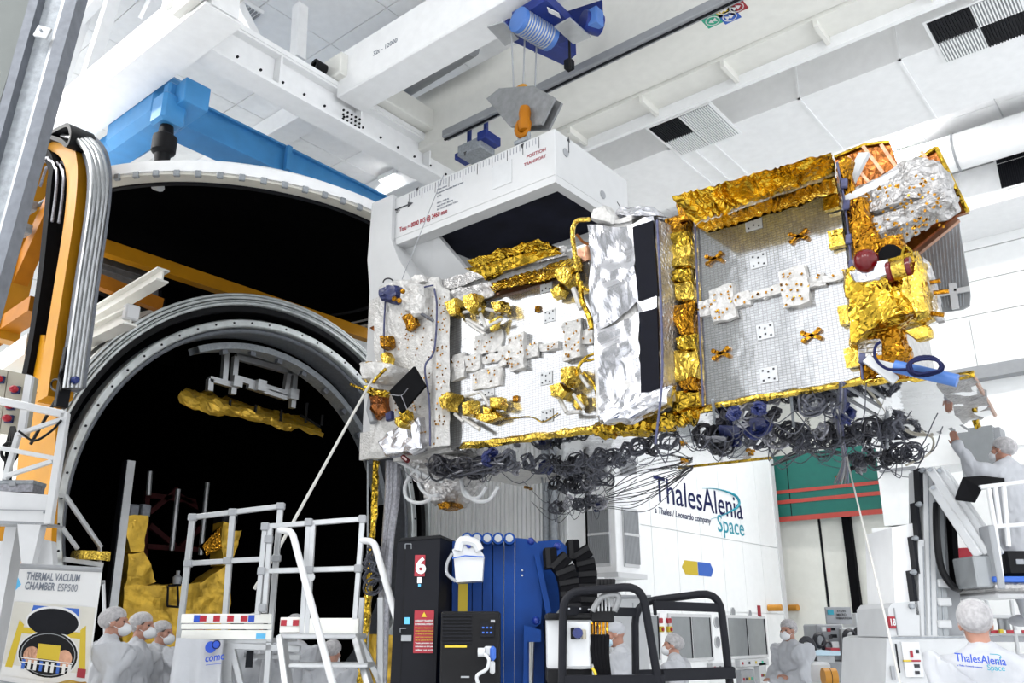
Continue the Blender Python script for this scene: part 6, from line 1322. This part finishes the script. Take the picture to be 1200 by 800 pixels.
MB().tube([at(121, 680, D=PD_ + 1.7), at(126, 830, D=PD_ + 1.7)], .018, 8).build('back_pole', 'rail_white', bn); MB().tube([at(121, 682, D=PD_ + 1.7), at(108, 690, D=PD_ + .3)], .015, 8).build('back_stay', 'galvanised', bn)
br_, bu_ = (pTR - pTL).normalized(), (pTL - pBL).normalized(); bu_ = (bu_ - br_ * bu_.dot(br_)).normalized()
if br_.cross(bu_).dot(CAM - pTL) < 0: pass
Wb = (pTR - pTL).length
for s_, u, v_, wd, bo_ in (('THERMAL VACUUM', .10, .115, .64, .03), ('CHAMBER', .10, .20, .355, .03), ('ESP500', .485, .196, .235, 0)): text('lettering', s_, bpt(u, v_), br_, bu_, .062, 'print_grey', bn, bo_, width=wd * Wb)
bpoly('blue_triangle', [(.0, .1), (.055, .16), (.0, .215)], 'sky_blue')
def ell(cu, cv_, ru, rv, n=28): return [(cu + ru * math.cos(2 * PI * i / n), cv_ + rv * math.sin(2 * PI * i / n)) for i in range(n)]
pic = bpoly('picture', [(0.01, .31), (.98, .31), (.98, .93), (.01, .93)], 'banner')
bpoly('print_blue_crane', [(.24, .33), (.78, .33), (.80, .42), (.22, .42)], 'print_blue', .001, pic); bpoly('print_door_rim', ell(.5, .455, .32, .13), 'print_white', .002, pic); bpoly('print_door', ell(.5, .46, .30, .115), 'charcoal', .003, pic)
bpoly('print_floor', [(.01, .84), (.98, .84), (.98, .93), (.01, .93)], 'print_white', .001, pic)
for sgn in (-1, 1): bpoly('print_frame', [(.5 + sgn * .33, .5), (.5 + sgn * .39, .46), (.5 + sgn * .46, .86), (.5 + sgn * .38, .86)], 'print_yellow', .002, pic)
bpoly('print_lintel', [(.16, .52), (.84, .52), (.84, .57), (.16, .57)], 'print_yellow', .0022, pic)
bpoly('print_ring', ell(.5, .72, .355, .195), 'print_white', .003, pic); bpoly('print_ring', ell(.5, .72, .34, .185), 'black_paint', .004, pic); bpoly('print_ring', ell(.5, .72, .315, .17), 'louvre_grey', .0045, pic); bpoly('print_mouth', ell(.5, .72, .305, .165), 'black_paint', .005, pic)
for sgn in (-1, 1): bpoly('print_lamp', ell(.5 + sgn * .19, .74, .09, .07), 'copper_foil', .006, pic)
bpoly('print_payload', [(.37, .64), (.63, .64), (.63, .76), (.37, .76)], 'print_yellow', .007, pic)
for k in range(9): u = .22 + k * .066; bpoly('print_fence', [(u, .78), (u + .035, .78), (u + .035, .86), (u, .86)], 'print_white' if k % 3 else 'print_blue', .008, pic)
for v_ in (.765, .80): bpoly('print_rail', [(.2, v_), (.8, v_), (.8, v_ + .008), (.2, v_ + .008)], 'print_white', .009, pic)
bpoly('print_cart', [(.86, .80), (.96, .80), (.96, .87), (.86, .87)], 'print_red', .006, pic)
# ---- white railed platform at the picture edge with control box
WD = 8.8
wp = thing('railed_platform', at(20, 640, D=WD), 'white railed work platform with tool box beside the yellow guide', 'platform')
wpp = lambda px, py, D=WD: at(px, py, D=D)
def wt(name, pts, w_=.07, D=WD, m_='rail_white'):
    for a, b in zip(pts[:-1], pts[1:]): MB().bar(wpp(*a, D), wpp(*b, D), w_, w_, bev=.005).build(name, m_, wp)
wt('guard_rail', [(-30, 463), (78, 486)], .075); wt('post', [(77, 484), (57, 614)], .075); wt('guard_rail', [(-30, 519), (70, 538)], .045); wt('brace', [(20, 509), (73, 491)], .045); wt('brace', [(6, 558), (62, 540)], .045); wt('post', [(22, 508), (6, 562)], .055, WD + .1)
MB().prism([wpp(-40, 572), wpp(60, 580), wpp(56, 612), wpp(-40, 608)], f_ * .05).build('kick_plate', 'rail_white', wp); MB().bar(wpp(-40, 596, WD - .02), wpp(57, 598, WD - .02), .01, .01).build('kick_rib', 'louvre_grey', wp)
MB().prism([wpp(-40, 608), wpp(56, 612), wpp(56, 615), wpp(-40, 612)], f_ * .3).build('deck', 'louvre_grey', wp)
for p in ((73, 510), (62, 560), (52, 600)): MB().ball(wpp(p[0], p[1], WD - .02), .015, 6, 4).build('bolt', 'galvanised', wp)
MB().prism([wpp(20, 613), wpp(48, 613), wpp(36, 668), wpp(26, 668)], f_ * .12).build('bracket', 'rail_white', wp); MB().prism([wpp(44, 630, WD + .1), wpp(60, 634, WD + .1), wpp(62, 662, WD + .1), wpp(42, 664, WD + .1)], f_ * .1).build('bracket', 'rail_white', wp)
fbp('lift_leg', -20, 612, -6, 900, WD + .3, .2, 'rail_white', wp)
tb = thing('tool_box', wpp(18, 575, WD + .1), 'grey plastic tool box on the white railed platform', 'box'); fbp('body', -20, 566, 38, 577, WD + .1, .25, 'harness_silver', tb, .01); fbp('lid', -20, 562, 39, 567, WD + .09, .27, 'galvanised', tb, .006); fbp('latch', 10, 565, 18, 569, WD + .08, .02, 'louvre_grey', tb)
cbx = thing('control_box', wpp(18, 500, WD + .4), 'beige control box with three red switches on the railed platform', 'control box')
MB().prism([wpp(10, 434, WD + .4), wpp(37, 440, WD + .4), wpp(26, 510, WD + .4), wpp(0, 506, WD + .4)], f_ * .15).build('face', 'beige_box', cbx); MB().prism([wpp(-20, 428, WD + .4), wpp(9, 434, WD + .4), wpp(-1, 506, WD + .4), wpp(-22, 502, WD + .4)], f_ * .12).build('face', 'beige_box', cbx); MB().prism([wpp(30, 438, WD + .38), wpp(38, 440, WD + .38), wpp(27, 512, WD + .38), wpp(19, 510, WD + .38)], f_ * .05).build('edge_plate', 'rail_white', cbx)
for k, (px, py) in enumerate(((19, 457), (13.5, 476), (11, 491), (1, 445))):
    c = wpp(px, py, WD + .39); o = MB().bx(c, (.085, .05, .085), Matrix((q_, f_, _z)).transposed(), .004).build('switch_plate', 'harness_blue', cbx); MB().ball(c - f_ * .05, (.04, .05, .04), 10, 8).build('switch_knob', 'red_paint', o, smooth=True)
for k in range(5):
    MB().tube(smooth_path([wpp(13 + k, 500, WD + .3), wpp(8 + k * 3, 520, WD + .2), wpp(6 + k * 2, 545, WD + .2), wpp(2 + k * 2, 575 + k * 6, WD + .25)], 5), .013, 6).build('control_cable', 'black_paint', cbx, smooth=True)
m = MB()
for k in range(3): m.tube([wpp(11 + (10 - k) * math.cos(t), 530 + (12 - k) * math.sin(t), WD + .15) for t in [2 * PI * i / 16 for i in range(16)]], .011, 5, closed=True)
m.build('cable_coil', 'black_paint', cbx, smooth=True); MB().tube(smooth_path([wpp(22, 505, WD - .05), wpp(40, 516, WD - .05), wpp(60, 505, WD - .05), wpp(72, 492, WD - .05)], 5), .013, 6).build('control_cable', 'black_paint', cbx, smooth=True)
# clutter below the platform
yb_ = thing('yellow_barrier', wpp(10, 640, WD + .8), 'yellow and white barrier boards under the railed platform', 'barrier'); fbp('board', -30, 616, 20, 634, WD + .8, .05, 'yellow_paint', yb_); fbp('board', -30, 634, 22, 648, WD + .78, .05, 'rail_white', yb_); fbp('board', -30, 648, 22, 660, WD + .8, .05, 'orange_paint', yb_); fbp('leg', -6, 616, -2, 860, WD + .9, .05, 'rail_white', yb_)
eq = thing('equipment_rack', wpp(8, 720, WD + 1.0), 'small grey rack with blue connector under the platform at the frame edge', 'rack'); fbp('frame', -30, 660, 16, 685, WD + 1.0, .3, 'galvanised', eq, .01); fbp('shelf', -30, 690, 14, 740, WD + 1.0, .3, 'beige_box', eq, .01); fbp('screen', -30, 712, 10, 800, WD + .9, .1, 'harness_grey', eq, .01); MB().tube(smooth_path([wpp(-5, 664, WD + .9), wpp(6, 658, WD + .9), wpp(12, 668, WD + .9), wpp(4, 676, WD + .9)], 5), .02, 8).build('blue_hose', 'sleeve_blue', eq, smooth=True)
# ================================================================ PEOPLE
def tapered(mb, pts, rs, n=10):
    mb.tube(pts, rs, n)
    for p, r_ in zip(pts, rs): mb.ball(p, r_, n, 6)
def remesh(mb, name, m_, M, parent, voxel, fold=0.0, fs=5.0, smooth_it=2, seed=0.0):
    me = bpy.data.meshes.new('tmp'); me.from_pydata(mb.v, [], mb.f); o = bpy.data.objects.new('tmp', me); COL.objects.link(o)
    md = o.modifiers.new('r', 'REMESH'); md.mode = 'VOXEL'; md.voxel_size = voxel
    if smooth_it: sm = o.modifiers.new('s', 'SMOOTH'); sm.factor = .5; sm.iterations = smooth_it
    dg = bpy.context.evaluated_depsgraph_get(); out = bpy.data.meshes.new_from_object(o.evaluated_get(dg)); bpy.data.objects.remove(o); bpy.data.meshes.remove(me)
    if fold:
        nn = [v_.normal.copy() for v_ in out.vertices]; mz = max(out.vertices, key=lambda v_: v_.co.z); sg = 1 if mz.normal.z > 0 else -1; fold = fold * sg
        for v_, n_ in zip(out.vertices, nn):
            q = V((v_.co.x * fs, v_.co.y * fs, v_.co.z * fs * .55)) + V((seed, seed * 2, 0)); a = noise.noise(q) + .5 * noise.noise(q * 2.3); v_.co += n_ * (abs(a) * 1.6 - .35) * fold
    out.transform(M); out.name = name; out.materials.clear(); out.materials.append(MAT[m_])
    out.polygons.foreach_set('use_smooth', [True] * len(out.polygons))
    return link(name, out, parent)
def hand(mb, w_, d, pn, side, curl=.5, spread=.3):
    """palm and five fingers: w_ wrist, d direction, pn palm normal, side = thumb side"""
    d = V(d).normalized(); pn = V(pn); pn = (pn - d * pn.dot(d)).normalized(); s = d.cross(pn) * side
    w_ = V(w_)
    for k in range(4):
        b = w_ + d * .085 + s * (.03 - k * .02); L = (.072, .08, .075, .058)[k]
        tapered(mb, [w_ + d * .01 + s * (.018 - k * .012), b], [.017, .0125], 8)
        d1 = (d + pn * curl * .5 + s * (1.5 - k) * .07 * spread).normalized(); p1 = b + d1 * L * .5; d2 = (d + pn * curl * 1.6).normalized(); p2 = p1 + d2 * L * .32; d3 = (d + pn * curl * 2.6).normalized()
        tapered(mb, [b, p1, p2, p2 + d3 * L * .22], [.0105, .0095, .0085, .0075], 8)
    t0 = w_ + d * .03 + s * .026; t1 = t0 + (d * .6 + s * .8 + pn * .3).normalized() * .045
    tapered(mb, [w_ + d * .015 + s * .01, t0, t1, t1 + (d * .85 + s * .3 + pn * .35).normalized() * .035], [.018, .015, .011, .009], 8)
def person(label, loc, face, H=1.78, arms=None, head=(0, 0), mask='mask', cover='hairnet', lean=0.0, vox=.009, gown_len=.52, seed=1.0, gloves=True):
    """local axes: +Y forward, +X the person's right hand side"""
    fv = V(face); fv.z = 0; fv.normalize(); rx = V((fv.y, -fv.x, 0)); M = Matrix((rx, fv, _z)).transposed().to_4x4(); M.translation = V(loc)
    root = thing('person', loc, label, 'person', 'people in clean-room gowns')
    k = H / 1.78; P = lambda x, y, z: V((x * k, y * k + lean * max(0, z - .95) * k, z * k))
    hz = 1.655; Hd = P(0, .02, hz); rot = Matrix.Rotation(R(-head[0]), 3, 'Z') @ Matrix.Rotation(R(head[1]), 3, 'X')
    hp_ = lambda x, y, z: Hd + rot @ (V((x, y, z)) * k)
    arms = arms or [((.24, -.02, 1.13), (.25, .12, .90), (.0, .3, -1)), ((-.24, -.02, 1.13), (-.25, .12, .90), (.0, .3, -1))]
    b = MB()
    # head: cranium, jaw, nose, brow, ears, neck
    b.ball(hp_(0, -.012, .035), (.076 * k, .096 * k, .088 * k), 18, 12, rot); b.ball(hp_(0, .022, -.035), (.062 * k, .072 * k, .082 * k), 16, 10, rot); b.ball(hp_(0, .05, -.085), (.034 * k, .032 * k, .03 * k), 12, 8, rot)
    tapered(b, [hp_(0, .088, .022), hp_(0, .108, -.018)], [.011 * k, .017 * k]); b.ball(hp_(0, .082, .034), (.05 * k, .016 * k, .012 * k), 12, 6, rot); b.ball(hp_(0, .086, -.055), (.028 * k, .014 * k, .012 * k), 12, 6, rot)
    for s in (-1, 1): b.ball(hp_(s * .077, -.005, .0), (.012 * k, .022 * k, .032 * k), 10, 8, rot); b.ball(hp_(s * .045, .055, -.01), (.026 * k, .03 * k, .028 * k), 10, 6, rot)
    tapered(b, [P(0, -.02, 1.46), P(0, -.005, 1.56), hp_(0, -.02, -.03)], [.066 * k, .056 * k, .055 * k], 12)
    # trunk and limbs
    b.ball(P(0, 0, 1.28), (.16 * k, .1 * k, .2 * k), 16, 10); b.ball(P(0, 0, 1.05), (.145 * k, .095 * k, .2 * k), 16, 10)
    for s in (-1, 1):
        tapered(b, [P(s * .09, 0, .93), P(s * .10, .015, .52), P(s * .105, -.01, .11)], [.085 * k, .058 * k, .042 * k], 12)
        b.ball(P(s * .11, .06, .045), (.045 * k, .13 * k, .045 * k), 12, 8)
    for s, (el, wr, hd) in zip((1, -1), arms):
        sh_ = P(s * .19, -.01, 1.42); e_, w2 = P(*el), P(*wr); tapered(b, [P(s * .08, 0, 1.42), P(s * .15, -.01, 1.40), e_, w2.lerp(e_, .3), w2], [.05 * k, .042 * k, .030 * k, .030 * k, .027 * k], 12)
        hdv = V(hd).normalized(); hand(b, w2, hdv, V((-s, .25, 0)) if abs(hdv.z) > .5 else V((0, 0, -1)), (1 if abs(hdv.z) > .5 else -s), .45)
    remesh(b, 'body', 'skin', M, root, vox, smooth_it=3)
    # gown
    g = MB()
    prof = [(1.53, .075, .075, -.015), (1.49, .12, .095, -.015), (1.44, .19, .115, -.01), (1.36, .21, .128, 0), (1.2, .205, .14, .005), (1.02, .20, .145, .01), (.85, .225, .165, .01), (gown_len, .27, .21, .01), (gown_len - .03, .27, .21, .01)]
    n = 22; rings = []
    for (z, a, c, oy) in prof: rings += [P(a * math.cos(2 * PI * j / n), oy + c * math.sin(2 * PI * j / n), z) for j in range(n)]
    g.add(rings, [(i * n + j, (i + 1) * n + j, (i + 1) * n + (j + 1) % n, i * n + (j + 1) % n) for i in range(len(prof) - 1) for j in range(n)] + [tuple(range(n)), tuple((len(prof) - 1) * n + j for j in range(n - 1, -1, -1))])
    for s, (el, wr, hd) in zip((1, -1), arms):
        sh_ = P(s * .185, -.01, 1.405); e_, w2 = P(*el), P(*wr); cu = w2 + (w2 - e_).normalized() * .005; tapered(g, [P(s * .1, 0, 1.38), sh_, sh_.lerp(e_, .5), e_, e_.lerp(cu, .6), cu], [.085 * k, .085 * k, .078 * k, .07 * k, .06 * k, .046 * k], 12)
    for s in (-1, 1): tapered(g, [P(s * .03, -.02, 1.50), P(s * .16, -.015, 1.42)], [.075 * k, .085 * k], 12)
    tapered(g, [P(0, -.02, 1.46), P(0, -.012, 1.525)], [.085 * k, .072 * k], 14)
    gw = remesh(g, 'gown', 'gown', M, root, .013, .026, 7.0, 2, seed)
    # legs of the coverall
    t = MB()
    for s in (-1, 1): tapered(t, [P(s * .09, 0, .90), P(s * .10, .015, .52), P(s * .105, -.01, .12)], [.105 * k, .082 * k, .066 * k], 12)
    remesh(t, 'trousers', 'gown' if cover != 'none' else 'trousers', M, root, .016, .008, 6.0, 2, seed + 4)
    fo = MB()
    for s in (-1, 1): fo.ball(P(s * .11, .06, .05), (.056 * k, .15 * k, .056 * k), 14, 8)
    remesh(fo, 'overshoes', 'gown', M, root, .014, .006, 9, 2, seed)
    if cover in ('hairnet', 'cap'):
        c = MB(); 
        if cover == 'hairnet': c.ball(hp_(0, -.028, .05), (.092 * k, .116 * k, .094 * k), 26, 16, rot @ Matrix.Rotation(R(14), 3, 'X')); cut = -.035
        else: c.ball(hp_(0, -.012, .055), (.088 * k, .108 * k, .085 * k), 24, 14, rot); cut = .02
        vs = [V(v_) for v_ in c.v]; inv = rot.inverted(); keep = []
        for i, v_ in enumerate(vs):
            lo = inv @ (v_ - Hd) / k; lim = (.050 if lo.y > .04 else .050 - (.04 - lo.y) * 1.0); lim = max(lim, -.065)
            if lo.z < lim: lo.z = lim + (lo.z - lim) * .06; v2 = Hd + rot @ (lo * k); vs[i] = v2
            vs[i] += (vs[i] - Hd).normalized() * (noise.noise(vs[i] * 38 + V((seed, 0, 0))) * .004 if cover == 'hairnet' else 0)
        c.v = [tuple(M @ v_) for v_ in vs]; hn = c.build('hairnet' if cover == 'hairnet' else 'cap', 'hairnet' if cover == 'hairnet' else 'gown', root, smooth='all')
        h2 = MB(); h2.ball(hp_(0, -.022, .045), (.083 * k, .10 * k, .088 * k), 18, 10, rot); h2.v = [tuple(M @ V(v_)) for v_ in h2.v]
        if cover == 'hairnet': h2.build('hair', 'hair_dark', root, smooth='all')
    if mask:
        mk = MB(); mk.ball(hp_(0, .062, -.05), (.062 * k, .066 * k, .056 * k), 18, 12, rot); 
        for i in range(len(mk.v)): lo = rot.inverted() @ (V(mk.v[i]) - Hd) / k; lo.y = max(lo.y, .03); lo.y += max(0, .03 - abs(lo.x)) * .35; mk.v[i] = tuple(M @ (Hd + rot @ (lo * k)))
        mo = mk.build('face_mask', mask, root, smooth='all')
        for s in (-1, 1):
            st_ = MB().tube([M @ hp_(s * .058, .045, -.045), M @ hp_(s * .082, -.01, -.005), M @ hp_(s * .084, -.05, .03)], .0025, 5); st_.build('strap', 'mask', mo)
    for s in (-1, 1):
        e = MB(); e.ball(hp_(s * .031, .076, .012), (.015 * k, .01 * k, .008 * k), 10, 6, rot); e.v = [tuple(M @ V(v_)) for v_ in e.v]; e.build('eye', 'print_black', root, smooth='all')
    return root
def stand_at(px, py_top, D, H): p = at(px, 740, D=D); return V((p.x, p.y, 0))
rv, fv_ = V(_r), V(_fh)
down = lambda b=.12, o=.245: [((o, -.04, 1.12), (o, b, .89), (0, .3, -1)), ((-o, -.04, 1.12), (-o, b, .89), (0, .3, -1))]
person('man in white gown and hairnet nearest the banner, looking towards the steps', stand_at(131, 0, 7.9, 1.8), rv * .8 + fv_ * .62, 1.83, down(.14), (28, 4), seed=1)
person('bearded man in white gown, second of three beside the banner', stand_at(164, 0, 8.6, 1.8), rv + fv_ * .12, 1.80, down(.2), (12, 4), seed=2)
person('shorter man in white gown with pale hairnet, next to the gold cradle', stand_at(189, 0, 9.3, 1.8), rv + fv_ * .05, 1.73, [((.24, .03, 1.10), (.10, .27, 1.02), (-.6, .7, -.2)), ((-.24, .03, 1.10), (-.08, .26, .98), (.6, .7, -.2))], (8, 2), seed=3)
person('person in gown half hidden behind the striped kick board', stand_at(226, 0, 8.6, 1.78), rv * .6 + fv_ * .8, 1.76, down(.1), (20, 6), seed=4)
person('person in gown standing behind the step ladder posts', stand_at(345, 0, 8.6, 1.78), fv_ + rv * .2, 1.78, down(.15), (0, 0), seed=5)
person('stooping person in gown under the step ladder board', stand_at(386, 0, 8.4, 1.6), fv_ + rv * .3, 1.55, down(.15), (0, -14), lean=.12, seed=6)
person('person in gown behind the platform posts, head hidden by rails', stand_at(297, 0, 9.2, 1.8), fv_ + rv * .1, 1.80, down(.15), (0, 0), seed=12)
person('man in white cap and blue mask bending behind the hydraulic levers', stand_at(731, 0, 9.2, 1.66), -rv + fv_ * .15, 1.72, [((.23, .06, 1.08), (.10, .28, 1.02), (-.4, .8, .1)), ((-.23, .06, 1.08), (-.10, .28, 1.02), (.4, .8, .1))], (0, -8), 'blue_mask', 'cap', lean=.10, seed=7)
person('woman in white gown with loose hairnet seen inside the black basket rails', stand_at(789, 0, 9.6, 1.6), -rv + fv_ * .35, 1.60, down(.16), (-6, 2), seed=8)
person('man in white gown with folded arms beside the building corner', stand_at(925, 0, 10.8, 1.8), -rv * .9 - fv_ * .35, 1.76, [((.25, .05, 1.14), (-.03, .23, 1.16), (-1, .1, .0)), ((-.25, .05, 1.14), (.05, .25, 1.11), (1, .1, .1))], (-14, 0), seed=9)
near = person('near man seen from behind with company logo on his gown', stand_at(1146, 0, 5.0, 1.8), fv_ + rv * .18, 1.80, down(.12, .26), (14, 2), seed=10, vox=.008)
bk_o = at(1120, 771.5, D=4.79); bz = _z
text('lettering', 'ThalesAlenia', at(1119.5, 774, D=4.80), q_ * math.cos(R(-5)) + _z * math.sin(R(-5)), _z, .042, 'logo_blue', near, .01, width=.265); text('lettering', 'Space', at(1157, 785, D=4.80), q_ * math.cos(R(-3)) + _z * math.sin(R(-3)), _z, .03, 'logo_teal', near, width=.09); text('lettering', 'a Thales / Leonardo company', at(1122, 780, D=4.80), q_ * math.cos(R(-5)) + _z * math.sin(R(-5)), _z, .009, 'logo_blue', near, width=.13)
MB().tube(smooth_path([at(1160, 766, D=4.79), at(1170, 767, D=4.79), at(1173, 770, D=4.79), at(1168, 776, D=4.79)], 5), .002, 5).build('logo_swoosh', 'logo_teal', near)
p = at(1196, 683, D=7.9); fz = at(1190, 676, D=7.6).z + .02
person('man on the lift platform reaching up to the satellite corner', V((at(1194, 620, D=8.1).x, at(1194, 620, D=8.1).y, fz - .42)), fv_ * .9 - rv * .35, 1.72, [((.25, -.02, 1.14), (.26, .16, .98), (0, .8, -.4)), ((-.33, .10, 1.46), (-.42, .16, 1.70), (-.25, .1, .9))], (-10, 10), seed=11)
